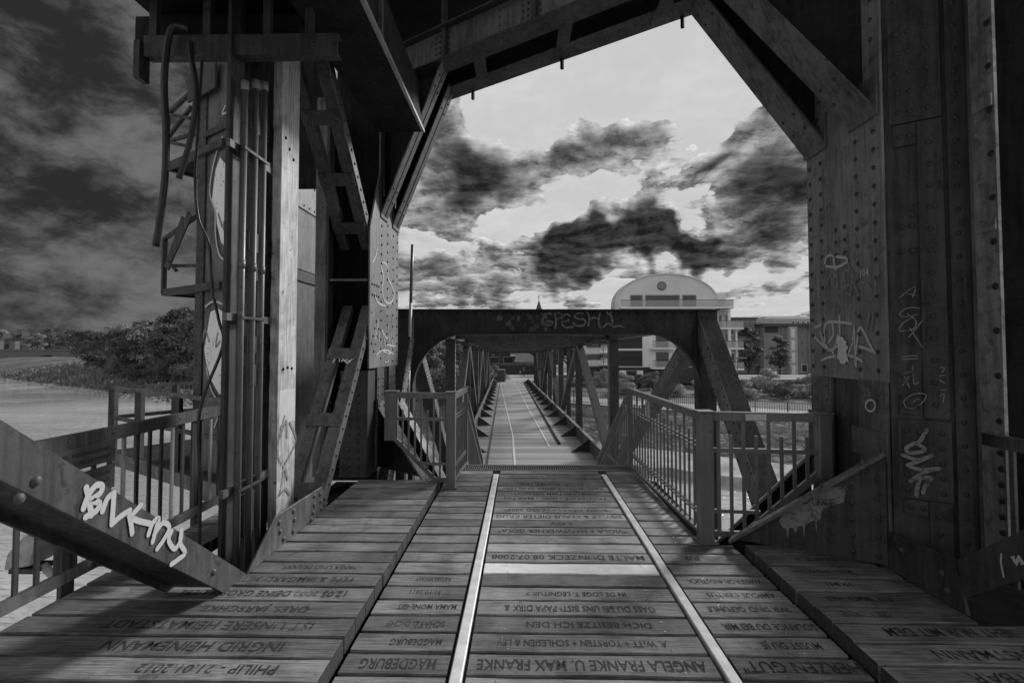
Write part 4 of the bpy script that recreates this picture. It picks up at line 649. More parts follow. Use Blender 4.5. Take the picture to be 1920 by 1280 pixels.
G['portal'] = [(0.03,[(0.529,9.077,2.281),(0.515,9.076,2.285),(0.495,9.075,2.292),(0.473,9.075,2.297),(0.453,9.074,2.294),(0.435,9.073,2.281),(0.418,9.073,2.262),(0.401,9.072,2.239),(0.388,9.072,2.216),(0.376,9.071,2.191),(0.367,9.071,2.164),(0.361,9.071,2.138),(0.361,9.071,2.118),(0.368,9.071,2.105),(0.382,9.071,2.095),(0.4,9.072,2.09),(0.42,9.073,2.086),(0.446,9.074,2.083),(0.478,9.075,2.083),(0.508,9.076,2.085),(0.529,9.077,2.091),(0.539,9.077,2.104),(0.543,9.077,2.121),(0.541,9.077,2.138),(0.534,9.077,2.151),(0.518,9.076,2.156),(0.494,9.075,2.157),(0.47,9.075,2.156),(0.453,9.074,2.156)]),(0.03,[(0.583,9.079,2.281),(0.589,9.079,2.267),(0.597,9.079,2.248),(0.606,9.079,2.223),(0.61,9.08,2.194),(0.61,9.079,2.155),(0.606,9.079,2.108),(0.602,9.079,2.063),(0.599,9.079,2.032)]),(0.03,[(0.583,9.079,2.281),(0.6,9.079,2.287),(0.624,9.08,2.296),(0.65,9.081,2.303),(0.67,9.082,2.303),(0.686,9.082,2.292),(0.701,9.083,2.274),(0.71,9.083,2.255),(0.713,9.083,2.238),(0.707,9.083,2.224),(0.692,9.082,2.212),(0.674,9.082,2.202),(0.659,9.081,2.194),(0.645,9.081,2.191),(0.631,9.08,2.192),(0.619,9.08,2.193),(0.61,9.08,2.194)]),(0.03,[(0.855,9.088,2.249),(0.84,9.088,2.258),(0.82,9.087,2.271),(0.798,9.086,2.282),(0.779,9.085,2.281),(0.762,9.085,2.266),(0.747,9.084,2.24),(0.733,9.084,2.21),(0.724,9.084,2.184),(0.719,9.083,2.16),(0.717,9.083,2.137),(0.719,9.083,2.116),(0.724,9.084,2.097),(0.732,9.084,2.08),(0.743,9.084,2.065),(0.758,9.085,2.053),(0.778,9.085,2.045),(0.808,9.087,2.043),(0.846,9.088,2.046),(0.883,9.089,2.05),(0.908,9.09,2.053)]),(0.03,[(0.767,9.085,2.151),(0.843,9.088,2.173)]),(0.03,[(1.083,9.096,2.292),(1.066,9.096,2.294),(1.043,9.095,2.296),(1.017,9.094,2.296),(0.996,9.093,2.292),(0.977,9.093,2.282),(0.96,9.092,2.268),(0.947,9.091,2.252),(0.941,9.091,2.238),(0.946,9.091,2.225),(0.958,9.092,2.213),(0.976,9.092,2.203),(0.995,9.093,2.195),(1.021,9.094,2.192),(1.051,9.095,2.193),(1.081,9.096,2.194),(1.104,9.097,2.189),(1.118,9.098,2.178),(1.127,9.098,2.162),(1.131,9.098,2.145),(1.131,9.098,2.13),(1.125,9.098,2.114),(1.115,9.097,2.099),(1.1,9.097,2.085),(1.082,9.096,2.075),(1.058,9.095,2.07),(1.028,9.094,2.068),(0.999,9.093,2.07),(0.973,9.092,2.075),(0.952,9.092,2.086),(0.934,9.091,2.102),(0.919,9.09,2.118),(0.908,9.09,2.129)]),(0.03,[(1.164,9.099,2.314),(1.173,9.099,2.293),(1.185,9.1,2.262),(1.196,9.1,2.227),(1.202,9.1,2.195),(1.2,9.1,2.162),(1.193,9.1,2.128),(1.185,9.1,2.097),(1.18,9.1,2.075)]),(0.03,[(1.202,9.1,2.195),(1.22,9.101,2.2),(1.247,9.102,2.208),(1.275,9.103,2.214),(1.3,9.104,2.217),(1.32,9.105,2.212),(1.339,9.105,2.202),(1.354,9.106,2.191),(1.365,9.106,2.184)]),(0.03,[(1.393,9.107,2.293),(1.387,9.107,2.271),(1.378,9.107,2.24),(1.37,9.106,2.206),(1.365,9.106,2.173),(1.365,9.106,2.141),(1.368,9.106,2.106),(1.372,9.106,2.075),(1.375,9.107,2.054)]),(0.03,[(1.375,9.107,2.052),(1.388,9.107,2.051),(1.408,9.108,2.049),(1.43,9.109,2.049),(1.451,9.109,2.054),(1.472,9.11,2.068),(1.493,9.111,2.088),(1.516,9.112,2.106),(1.539,9.112,2.114),(1.563,9.113,2.105),(1.588,9.114,2.086),(1.613,9.115,2.066),(1.636,9.116,2.054),(1.656,9.117,2.055),(1.674,9.117,2.063),(1.692,9.118,2.072),(1.712,9.119,2.076),(1.738,9.119,2.072),(1.766,9.12,2.064),(1.792,9.121,2.055),(1.81,9.122,2.049)]),(0.03,[(1.507,9.111,2.32),(1.515,9.112,2.309),(1.527,9.112,2.293),(1.539,9.112,2.278),(1.55,9.113,2.271),(1.56,9.113,2.277),(1.57,9.113,2.29),(1.578,9.114,2.305),(1.583,9.114,2.315)]),(0.03,[(1.572,9.114,2.282),(1.579,9.114,2.266),(1.588,9.114,2.243),(1.598,9.114,2.218),(1.604,9.115,2.195),(1.608,9.115,2.175),(1.609,9.115,2.154),(1.609,9.115,2.137),(1.609,9.115,2.125)])]
G['plank_dark'] = [(0.03,[(-2.249,4.835,1.053),(-2.249,4.818,1.024),(-2.249,4.794,0.983),(-2.249,4.769,0.936),(-2.249,4.749,0.892),(-2.249,4.734,0.85),(-2.249,4.721,0.806),(-2.249,4.714,0.764),(-2.249,4.714,0.726),(-2.249,4.726,0.692),(-2.249,4.748,0.661),(-2.249,4.771,0.634),(-2.249,4.787,0.615)]),(0.03,[(-2.249,4.766,0.879),(-2.249,4.786,0.909),(-2.249,4.816,0.953),(-2.249,4.848,0.994),(-2.249,4.871,1.009),(-2.249,4.883,0.986),(-2.249,4.889,0.936),(-2.249,4.892,0.883),(-2.249,4.894,0.847)]),(0.03,[(-2.249,4.947,0.978),(-2.249,4.977,0.946),(-2.249,5.023,0.899),(-2.249,5.066,0.847),(-2.249,5.09,0.802),(-2.249,5.085,0.768),(-2.249,5.063,0.738),(-2.249,5.032,0.711),(-2.249,5.001,0.687),(-2.249,4.969,0.662),(-2.249,4.93,0.638),(-2.249,4.896,0.619),(-2.249,4.872,0.605)]),(0.03,[(-2.249,4.83,0.585),(-2.249,4.827,0.565),(-2.249,4.824,0.537),(-2.249,4.819,0.505),(-2.249,4.813,0.473),(-2.249,4.804,0.44),(-2.249,4.793,0.403),(-2.249,4.782,0.371),(-2.249,4.775,0.348)]),(0.03,[(-2.249,4.767,0.341),(-2.249,4.788,0.346),(-2.249,4.818,0.353),(-2.249,4.851,0.359),(-2.249,4.88,0.357),(-2.249,4.904,0.344),(-2.249,4.925,0.323),(-2.249,4.944,0.301),(-2.249,4.957,0.286)]),(0.03,[(-2.249,4.874,0.536),(-2.249,4.92,0.445)])]

# ================================================================== LIFT TOWER
def spray(parent, key, nv, mat, off=0.004, scale=1.0):
    b_ = MB()
    nv = nrm(nv)
    for j, (w_, pts) in enumerate(G[key]):
        b_.ribbon(pts, w_*scale, nv, off+0.0004*j)
        for e_ in (pts[0], pts[-1]):
            i = len(b_.v); a = nv.orthogonal().normalized(); c_ = nv.cross(a); r_ = w_*scale/2
            b_.v += [tuple(Vector(e_)+nv*(off+0.0004*j+.0002)+(a*math.cos(t*math.pi/4)+c_*math.sin(t*math.pi/4))*r_) for t in range(8)]; b_.f.append(tuple(range(i, i+8)))
    return b_.build('graffiti', mat, parent, kind='stuff')
tw = empty('lift_tower', (0.4, 5.6, 0), 'riveted dark steel lift bridge tower spanning the deck with columns, knee braces and overhead beam', 'bridge tower')
def YZ(x, pts): return [(x, y, z) for y, z in pts]
# ---- left column
cl_ = MB().prism(YZ(-1.95, [(6.46, 1.43), (7.95, 1.42), (7.95, 5.75), (6.9, 5.75), (6.9, 4.1), (6.46, 3.25)]), (0.02, 0, 0)).build('column', 'steel_pale', tw)
MB().box(-2.56, -1.952, 6.95, 7.9, -0.1, 5.9).build('core', 'steel_black', cl_)  # near-black box stands for the shade inside the open column
MB().box(-2.62, -2.48, 6.42, 6.45, 0.08, 4.9).box(-2.62, -2.59, 6.45, 7.9, 0.08, 4.9).build('flange', 'steel', cl_)
MB().box(-2.475, -2.45, 6.42, 6.60, 0.08, 4.9).build('flange', 'steel_dark', cl_)
MB().box(-2.45, -1.96, 6.44, 6.47, 2.54, 2.57).build('tie_bar', 'steel', cl_)
for y0, y1 in ((6.82, 7.14), (7.42, 7.80)): MB().box(-1.952, -1.925, y0, y1, 0.06, 1.42).build('leg_strip', 'steel', cl_)
MB().box(-1.924, -1.90, 6.78, 7.20, 0.66, 1.02).build('leg_plate', 'steel', cl_)
MB().box(-2.30, -1.95, 6.48, 6.94, 0.06, 1.40).build('base_box', 'steel_dark', cl_)
rp = [(-1.93, 6.98, 1.55+i*.13) for i in range(18)] + [(-1.93, 7.3, 1.5+i*.13) for i in range(16)] + [(-1.93, 7.62, 1.5+i*.17) for i in range(12)] + [(-1.93, 7.86, 1.5+i*.13) for i in range(30)]
rp += [(-1.93, 6.56+i*.1, z) for i in range(4) for z in (2.38, 2.52)] + [(-1.93, 6.55+i*.07, 1.75+i*.1) for i in range(4)] + [(-1.93, 6.65+i*.07, 1.65+i*.1) for i in range(4)]
rivets(cl_, rp, (1, 0, 0), 0.021, 'steel_dark', single=False)
rivets(cl_, [(-1.925, y, 1.06+i*.11) for y in (6.88, 7.07, 7.5, 7.72) for i in range(3)] + [(-1.90, y, .75+i*.12) for y in (6.85, 7.12) for i in range(2)], (1, 0, 0), 0.021, 'steel')
rivets(cl_, [(-2.55+.12*i, 6.478, .2+.1*j) for i in range(1, 5) for j in range(11)], (0, -1, 0), 0.02, 'steel_dark', single=False)
spray(cl_, 'L_scrib', (1, 0, 0), 'spray_grey'); spray(cl_, 'L_loop', (1, 0, 0), 'spray_grey')
# ---- lattice struts in the plane of the left column
def ladder(p0, p1, x0, x1, out, battens, name='strut', depth=0.11, mat='steel', cw=0.12, bl=0.16):
    """two chords from p0 to p1 (y, z) joined by batten plates; out = outward normal (y, z)"""
    a = Vector((0, p0[0], p0[1])); b = Vector((0, p1[0], p1[1])); o = Vector((0, out[0], out[1]))
    m_ = None
    for i, (xa, xb) in enumerate(((x0, x0+cw), (x1-cw, x1))):
        xm = (xa+xb)/2; q = MB().bar(a+Vector((xm, 0, 0))-o*depth/2, b+Vector((xm, 0, 0))-o*depth/2, xb-xa, depth).build(name, mat, tw)
        if i == 1: m_ = q
    d = (b-a).normalized(); L = (b-a).length
    for t in battens:
        c_ = a+d*t*L; MB().bar(c_-d*bl/2+Vector(((x0+x1)/2, 0, 0))+o*.008, c_+d*bl/2+Vector(((x0+x1)/2, 0, 0))+o*.008, x1-x0+0.01, 0.016).build('batten_plate', mat, m_)
        rivets(m_, [c_+d*s_+Vector((xx, 0, 0))+o*.016 for s_ in (-.05, .05) for xx in (x0+.05, x1-.05)], o, 0.02, mat)
    return m_
SO = Vector((0, -0.783, 0.622))
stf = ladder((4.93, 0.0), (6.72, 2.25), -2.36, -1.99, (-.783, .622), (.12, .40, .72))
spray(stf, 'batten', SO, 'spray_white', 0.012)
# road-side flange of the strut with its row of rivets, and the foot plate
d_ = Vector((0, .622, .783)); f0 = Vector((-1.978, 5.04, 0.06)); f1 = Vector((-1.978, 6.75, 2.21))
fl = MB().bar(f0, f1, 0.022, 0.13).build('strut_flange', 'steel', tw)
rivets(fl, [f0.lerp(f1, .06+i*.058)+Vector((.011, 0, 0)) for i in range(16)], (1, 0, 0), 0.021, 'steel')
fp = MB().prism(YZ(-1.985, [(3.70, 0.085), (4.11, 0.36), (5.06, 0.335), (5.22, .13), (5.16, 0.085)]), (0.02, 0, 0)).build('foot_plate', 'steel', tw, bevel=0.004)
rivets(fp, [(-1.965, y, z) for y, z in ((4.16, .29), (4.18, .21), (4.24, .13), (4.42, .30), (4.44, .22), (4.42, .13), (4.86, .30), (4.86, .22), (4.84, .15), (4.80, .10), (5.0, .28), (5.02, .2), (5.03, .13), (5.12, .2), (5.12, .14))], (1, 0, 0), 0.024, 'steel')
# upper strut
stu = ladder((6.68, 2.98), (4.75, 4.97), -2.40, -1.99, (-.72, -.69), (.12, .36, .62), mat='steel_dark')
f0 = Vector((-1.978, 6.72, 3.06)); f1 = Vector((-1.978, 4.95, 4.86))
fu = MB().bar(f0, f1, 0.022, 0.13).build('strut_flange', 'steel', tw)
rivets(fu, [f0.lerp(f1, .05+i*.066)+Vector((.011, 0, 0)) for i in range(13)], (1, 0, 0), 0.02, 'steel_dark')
# near strut that rises back past the camera, with the white tag
nb = MB().prism(YZ(-2.0, [(3.70, .085), (3.42, .085), (0.3, 2.44), (0.3, 2.67)]), (0.022, 0, 0)).build('near_strut', 'steel_mid', tw)
MB().prism(YZ(-2.38, [(3.70, .085), (3.42, .085), (0.3, 2.44), (0.3, 2.67)]), (0.022, 0, 0)).build('far_plate', 'steel_dark', nb)
MB().prism([(-2.36, 3.46, .10), (-2.36, 0.3, 2.50), (-2.36, 0.3, 2.53), (-2.36, 3.50, .12)], (.35, 0, 0)).build('inner_plate', 'steel_dark', nb)
rivets(nb, [(-1.978, y, z) for y, z in ((2.07, 1.17), (2.00, 1.12), (1.75, 1.42), (1.68, 1.37), (3.3, .27))], (1, 0, 0), 0.024, 'steel')
spray(nb, 'beam', (1, 0, 0), 'spray_tag', 0.006)
# ---- right column
cr = MB().prism(YZ(2.72, [(3.87, 1.45), (4.88, 1.44), (4.88, 5.75), (3.87, 5.75)]), (0.02, 0, 0)).build('column', 'steel_pale', tw)  # road face paler than the front: light on it is in the colour
c0 = Vector((2.742, 3.87, 0))
def PB(t, z, off=0.0): return c0 + U*t - N*off + ZV*z
q0, q1 = c0+N*.01, c0+U*.46+N*.01
MB().prism([q0, q1, q1+Vector((0, .95, 0)), q0+Vector((0, .95, 0))], (0, 0, 6.2)).build('core', 'steel_dark', cr)
for y0, y1, z1 in ((3.885, 4.20, 1.45), (4.56, 4.87, 1.44)): MB().box(2.716, 2.741, y0, y1, 0.06, z1).build('leg_strip', 'steel', cr)
MB().box(2.700, 2.715, 3.87, 4.27, 0.86, 1.07).build('leg_plate', 'steel', cr); MB().box(2.700, 2.715, 4.52, 4.90, 0.5, 1.13).build('leg_plate', 'steel', cr)
rv = [(2.72, y, z) for y in (4.83, 4.66, 4.17, 3.96) for z in [1.53+i*.142 for i in range(14)]]
rv += [(2.72, y, 2.5+.11*j) for y in (4.45, 4.33) for j in range(3)] + [(2.72, y, 3.62+.16*j) for y in (4.83, 4.66, 4.17, 3.96) for j in range(6)]
rivets(cr, rv, (-1, 0, 0), 0.020, 'steel_dark')
rivets(cr, [(2.716, y, 1.12+.12*j) for y in (3.95, 4.13, 4.63, 4.81) for j in range(3)] + [(2.70, y, z) for y in (3.95, 4.17, 4.6, 4.8) for z in (.93, 1.01)], (-1, 0, 0), 0.020, 'steel')
spray(cr, 'A_tag', (-1, 0, 0), 'spray_grey'); spray(cr, 'A_dim', (-1, 0, 0), 'spray_dim'); spray(cr, 'A_drip', (-1, 0, 0), 'spray_dim'); spray(cr, 'A_ring', (-1, 0, 0), 'spray_grey', 0.03)
b_ = MB(); b_.v += [tuple(Vector(p)+Vector((-.014, 0, 0))) for p in G['A_blob'][0]]; b_.f.append(tuple(range(len(b_.v)))); b_.build('torn_sticker', 'sticker', cr)
lettering(cr, '104', 'spray_grey', (2.72, 4.09, 2.3), (0, -1, 0), (0, 0, 1), .10, .055, .004, name='graffiti')
lettering(cr, '25', 'spray_dim', (2.716, 4.05, 1.36), (0, -1, 0), (0, 0, 1), .08, .06, .03, name='graffiti')
def pbox(t0, t1, z0, z1, off, name, mat='steel_dark', th=0.012):
    a = PB(t0, z0, off); b = PB(t1, z0, off)
    return MB().prism([a, b, b+N*th, a+N*th], (0, 0, z1-z0)).build(name, mat, cr, bevel=0.002)
pbox(0.03, 0.335, 3.37, 6.1, 0.012, 'cover_plate'); pbox(0.19, 0.335, 1.20, 3.36, 0.012, 'cover_plate'); pbox(0.05, 0.185, 1.22, 1.36, 0.010, 'splice_plate'); pbox(0.05, 0.185, 3.20, 3.36, 0.010, 'splice_plate')
pbox(0.035, 0.34, 0.62, 1.185, 0.026, 'cover_plate', th=0.016); pbox(0.06, 0.2, 0.50, 0.61, 0.010, 'splice_plate'); pbox(0.205, 0.335, 0.09, 0.615, 0.012, 'cover_plate')
pbox(0.36, 0.475, 0.09, 6.1, 0.030, 'corner_angle', th=0.022); pbox(0.462, 0.482, 0.09, 6.1, 0.10, 'corner_angle', th=0.08)
rB = [PB(.255, 1.3+i*.158, .012) for i in range(13)] + [PB(t, z, .012) for t in (.085, .155, .26) for z in (3.45, 3.6, 3.75, 3.9, 4.05, 4.3, 4.55)] + [PB(t, z, .010) for t in (.09, .15) for z in (1.29, 3.27)] + [PB(t, z, 0) for t in (.09, .15) for z in (2.42, 2.60)]
rB += [PB(t, .68+.105*i, .026) for t in (.085, .165, .285) for i in range(5)] + [PB(.26, .15+.12*i, .012) for i in range(4)] + [PB(t, .555, .01) for t in (.1, .17)]
rivets(cr, rB, -N, 0.020, 'steel_dark')
rivets(cr, [PB(.405, .2+.165*i, .030) for i in range(27)], -N, 0.018, 'steel_dark')
spray(cr, 'B_scr', -N, 'spray_dim', 0.016); spray(cr, 'B_low', -N, 'spray_dim', 0.034, .5)
# second, outer column with a flaking side, made paler to hold the light on it
s0 = Vector((3.5, 3.78, 0)); s1 = s0+U*1.3
c2 = MB().prism([s0+Vector((.02, .006, 0)), s1, s1+Vector((0, 1.0, 0)), s0+Vector((.02, .8, 0))], (0, 0, 6.2)).build('outer_column', 'steel_black', tw)
MB().box(3.495, 3.519, 3.79, 4.55, 1.30, 6.2).build('side_plate', 'painted_panel', c2); MB().box(3.492, 3.519, 3.79, 4.55, 0.1, 1.30).build('side_plate', 'painted_panel', c2)
for z in (2.62, 3.55, 4.5): MB().bar((3.486, 3.80, z), (3.486, 4.5, z), 0.012, 0.09).build('splice_plate', 'painted_panel', c2)
rivets(c2, [(3.492, 3.83, .25+i*.115) for i in range(9)] + [(3.492, 4.06, .25+i*.115) for i in range(9)] + [(3.495, 3.83, 1.5+.33*i) for i in range(13)], (-1, 0, 0), 0.026, 'steel_dark')
# right foot plate and the strut rising back past the camera
fr_ = MB().prism(YZ(2.705, [(3.93, .085), (3.90, .345), (3.305, .383), (3.22, .085)]), (0.02, 0, 0)).build('foot_plate', 'steel_dark', tw)
rivets(fr_, [(2.705, 3.40, .26), (2.705, 3.36, .17), (2.705, 3.75, .27)], (-1, 0, 0), 0.02, 'steel')
ns = MB().prism(YZ(2.712, [(3.30, .383), (3.225, .186), (1.0, 1.94), (1.0, 2.16)]), (0.022, 0, 0)).build('near_strut', 'steel_dark', tw)
MB().prism(YZ(3.10, [(3.30, .383), (3.225, .186), (1.0, 1.94), (1.0, 2.16)]), (0.022, 0, 0)).build('far_plate', 'steel_black', ns)
b_ = MB(); b_.ribbon([(2.712, 2.985, .55), (2.712, 2.99, .50), (2.712, 2.975, .42)], .012, (-1, 0, 0), .004); b_.build('graffiti', 'spray_grey', ns)
b_ = MB(); b_.ribbon([(2.712, 2.92, .56), (2.712, 2.90, .53), (2.712, 2.88, .57), (2.712, 2.86, .54)], .03, (-1, 0, 0), .004)
b_.build('graffiti', 'spray_grey', ns)
# ---- base brackets of the columns, in the skew plane of the portal
def bracket(tip, top, mat_w, nm, w_=0.17, web=True):
    tip = Vector(tip); top = Vector(top); d = (top-tip).normalized()
    f = MB().bar(tip-d*.02, top, w_, 0.024, side=N).build('base_bracket', nm, tw)
    if web:
        bt = Vector((top.x, top.y, tip.z+.03)); MB().prism([tip+ZV*.0, top-ZV*.03, bt], N*.016).build('web_plate', mat_w, f)
    return f
br_ = bracket((1.80, 4.468, .075), (2.70, 3.884, .93), 'steel_dark', 'steel', 0.15)
tl = Vector((2.10, 4.273, 0)) - N*.004
b_ = MB(); pt = [(.32, .25), (.40, .40), (.62, .56), (.74, .60), (.72, .47), (.645, .43), (.60, .40), (.58, .31), (.56, .30), (.555, .20), (.545, .30), (.51, .27), (.485, .25), (.48, .14), (.47, .24), (.44, .22), (.425, .17), (.41, .21), (.385, .20), (.375, .11), (.365, .19), (.34, .2)]
pts = [Vector((1.80, 4.468, 0)) + U*a*1.12 - N*.004 + ZV*(z+.05) for a, z in pt]; b_.v += [tuple(p) for p in pts]; b_.f.append(tuple(range(len(pts))))
b_.build('paint_patch', 'spray_dim', br_)
lettering(br_, 'DUKE', 'spray_black', Vector((1.80, 4.468, .50)) + U*.64, U, ZV, .22, .07, .009, name='graffiti', bold=-0.012); lettering(br_, 'DATE', 'spray_black', Vector((1.80, 4.468, .41)) + U*.68, U, ZV, .18, .05, .009, name='graffiti', bold=-0.012)
rivets(br_, [Vector((1.80, 4.468, z)) + U*t for t, zs in ((.86, (.16, .28, .40, .52, .64)), (1.02, (.16, .30, .44, .58, .72))) for z in zs], -N, 0.02, 'steel_dark')
rivets(br_, [Vector((1.80, 4.468, .075)).lerp(Vector((2.70, 3.884, .93)), t) + Vector((-.008, 0, .014)) + N*s_*.05 for t in (.62, .88) for s_ in (-1, 1)], (-.55, .36, .75), 0.018, 'steel')
b2 = bracket((1.75, 5.48, -.62), (2.70, 4.87, .72), 'steel_black', 'steel_pale', 0.14)
bl_ = bracket((-1.19, 6.42, .07), (-1.93, 6.90, .97), 'steel_black', 'steel', 0.16)
rivets(bl_, [Vector((-1.19, 6.42, .07)).lerp(Vector((-1.93, 6.90, .97)), t) + Vector((.012, 0, .014)) + N*s_*.05 for t in (.7, .93) for s_ in (-1, 1)], (.6, -.4, .7), 0.018, 'steel')
bracket((-1.12, 7.39, -.2), (-1.92, 7.90, .95), 'steel_black', 'steel_pale', 0.14)
# ---- portal beam: two plate girders side by side, open soffit with battens
nA, nB = Vector((-1.93, 6.94, 0)), Vector((2.74, 3.907, 0)); fA, fB = Vector((-1.93, 7.93, 0)), Vector((2.74, 4.897, 0))
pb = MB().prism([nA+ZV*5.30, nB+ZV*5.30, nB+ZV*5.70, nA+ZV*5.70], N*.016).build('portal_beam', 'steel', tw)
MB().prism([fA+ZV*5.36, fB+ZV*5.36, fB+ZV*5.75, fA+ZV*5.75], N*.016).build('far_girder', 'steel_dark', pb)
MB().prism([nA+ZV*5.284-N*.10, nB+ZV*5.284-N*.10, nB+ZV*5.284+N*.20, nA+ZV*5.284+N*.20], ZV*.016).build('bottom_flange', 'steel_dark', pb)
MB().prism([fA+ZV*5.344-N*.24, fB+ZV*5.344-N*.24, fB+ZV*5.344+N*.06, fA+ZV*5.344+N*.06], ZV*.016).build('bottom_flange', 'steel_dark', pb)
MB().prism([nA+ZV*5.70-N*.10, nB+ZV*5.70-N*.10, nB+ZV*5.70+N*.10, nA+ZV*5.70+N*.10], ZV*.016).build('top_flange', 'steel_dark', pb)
MB().prism([nA+ZV*5.62+N*.03, nB+ZV*5.62+N*.03, fB+ZV*5.62, fA+ZV*5.62], ZV*.012).build('soffit_shade_plate', 'steel_dark', pb)  # plate added to make the open soffit look shaded
LU = (nB-nA).length
for t in (.10, .30, .52, .74, .92):
    a = nA.lerp(nB, t); c_ = fA.lerp(fB, t); MB().prism([a+ZV*5.30-U*.09, a+ZV*5.30+U*.09, c_+ZV*5.34+U*.09, c_+ZV*5.34-U*.09], ZV*.014).build('batten_plate', 'steel_dark', pb)
for x_ in (-0.95, 0.162):
    p = nA + U*((x_+1.93)/U.x); MB().bar(p+ZV*5.30-N*.03, p+ZV*7.2-N*.03, .06, .06, side=U).build('stiffener', 'steel_dark', pb)
    rivets(pb, [p+ZV*(5.36+.07*i)+U*s_ for i in range(5) for s_ in (-.17, -.10, .06)], -N, 0.017, 'steel_dark', single=False)
rivets(pb, [nA+U*(LU*t)+ZV*(5.37+.09*i) for t in (.36, .55) for i in range(4)], -N, 0.017, 'steel_dark', single=False)
for t in (.262, .52, .79):
    p = fA.lerp(fB, t)+N*.03; MB().bar(p+ZV*5.34, p+ZV*5.22, .035, .035, side=U).build('hanger_hook', 'steel_black', pb)
for a_, e_ in ((.0, .0),):
    w1 = [(-1.45, 5.2, 5.45), (-0.85, 5.25, 5.5), (-0.3, 5.35, 5.82), (0.6, 5.5, 6.3)]; MB().tube(w1, 0.006, 5).tube([(-0.75, 5.25, 5.5), (.1, 5.3, 5.78), (.8, 5.5, 6.2)], .006, 5).build('overhead_wire', 'steel_silver', pb)
# knee braces
def knee(bot, top, hb, corner, mat='steel'):
    """strip of width hb (along the road) from column to beam with a web plate behind it"""
    bot = Vector(bot); top = Vector(top); d = (top-bot).normalized()
    k_ = MB().prism([bot-Vector((0, hb/2, 0)), bot+Vector((0, hb/2, 0)), top+Vector((0, hb/2, 0)), top-Vector((0, hb/2, 0))], Vector((corner[0], 0, .6)).normalized()*.02).build('knee_brace', mat, tw)
    MB().prism([bot, top, Vector((bot.x, bot.y, top.z))], N*.014).build('web_plate', 'steel_black', k_)
    # gusset on the column face
    gx = bot.x + (-.014 if corner[0] > 0 else .0)
    MB().prism(YZ(gx, [(bot.y-hb/2-.01, bot.z+.30), (bot.y-hb/2-.01, bot.z-.02), (bot.y+hb/2+.01, bot.z-.02), (bot.y+hb/2+.01, bot.z+.30)]), (.014, 0, 0)).build('gusset_plate', mat, k_)
    sx = -1 if corner[0] > 0 else 1
    rivets(k_, [(gx if sx < 0 else gx+.014, bot.y+dy, bot.z+dz) for dy in (-hb*.28, hb*.28) for dz in (.06, .2)], (sx, 0, 0), 0.019, 'steel_dark')
    rivets(k_, [bot.lerp(top, t)+Vector((0, dy, 0)) for t in (.12, .2, .86, .93) for dy in (-hb*.28, hb*.28)], Vector((-corner[0], 0, -.5)), 0.019, 'steel_dark')
    return k_
knee((-1.925, 7.08, 3.50), (-0.98, 6.46, 5.31), .33, (-1,)); knee((-1.925, 7.74, 3.50), (-1.00, 7.17, 5.36), .36, (-1,))
knee((2.715, 4.06, 3.50), (1.72, 4.71, 5.31), .33, (1,)); knee((2.715, 4.72, 3.50), (1.82, 5.32, 5.36), .34, (1,))
# ---- overhead works
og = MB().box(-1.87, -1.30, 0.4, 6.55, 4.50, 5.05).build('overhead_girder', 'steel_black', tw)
MB().box(-1.298, -1.262, 0.4, 6.56, 4.494, 4.53).build('lit_edge_angle', 'steel_silver', og)  # silver colour stands in for light along the girder edge
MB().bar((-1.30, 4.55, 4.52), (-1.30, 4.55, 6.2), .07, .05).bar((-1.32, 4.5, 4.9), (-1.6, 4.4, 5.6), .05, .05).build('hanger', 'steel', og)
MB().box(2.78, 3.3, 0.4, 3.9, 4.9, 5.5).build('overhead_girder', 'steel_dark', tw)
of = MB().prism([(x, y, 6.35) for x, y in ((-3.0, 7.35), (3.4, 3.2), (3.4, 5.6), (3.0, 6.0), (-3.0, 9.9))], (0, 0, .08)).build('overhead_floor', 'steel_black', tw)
MB().prism([(x, y, 6.36) for x, y in ((-3.0, -2.0), (-1.35, -2.0), (-1.35, 6.27), (-3.0, 7.34))], (0, 0, .08)).build('overhead_floor', 'steel_black', tw)  # side bays shaped to shade the steel and leave the deck open
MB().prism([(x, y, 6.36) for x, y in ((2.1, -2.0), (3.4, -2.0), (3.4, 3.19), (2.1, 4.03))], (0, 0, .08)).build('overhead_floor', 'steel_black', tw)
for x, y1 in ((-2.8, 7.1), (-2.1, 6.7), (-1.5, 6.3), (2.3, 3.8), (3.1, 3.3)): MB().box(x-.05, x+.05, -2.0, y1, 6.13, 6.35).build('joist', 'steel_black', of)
blk_ = MB().box(-1.9, 2.7, -2.1, -1.4, 2.9, 10.0).build('rear_light_blocker', 'steel_dark', tw); MB().box(-2.6, -1.95, -2.2, -1.3, -.5, 10.0).build('rear_blocker_post', 'steel_dark', tw); MB().box(2.75, 3.4, -2.2, -1.3, -.5, 10.0).build('rear_blocker_post', 'steel_dark', tw)  # box and posts added out of view to block light from behind
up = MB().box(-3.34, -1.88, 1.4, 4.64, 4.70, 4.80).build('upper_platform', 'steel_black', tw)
for y in (1.8, 2.5, 3.2, 3.9, 4.5): MB().box(-3.32, -1.9, y-.05, y+.05, 4.52, 4.70).build('joist', 'steel_black', up)
MB().box(-3.32, -1.9, 4.25, 4.45, 4.27, 4.55).build('joist', 'steel_black', up)
MB().box(-3.10, -1.50, 4.06, 4.08, 4.09, 4.265).box(-3.10, -1.50, 4.08, 4.16, 4.25, 4.265).box(-3.10, -1.50, 4.08, 4.16, 4.09, 4.105).build('channel_beam', 'steel_dark', up)
MB().box(-3.16, -3.11, 4.03, 4.15, 3.90, 4.21).build('hanging_channel', 'steel_dark', up)
for x in (-3.05, -2.6, -2.1, -1.75): MB().box(x-.03, x+.03, 4.09, 4.14, 4.265, 4.72).build('hanger', 'steel_dark', up)
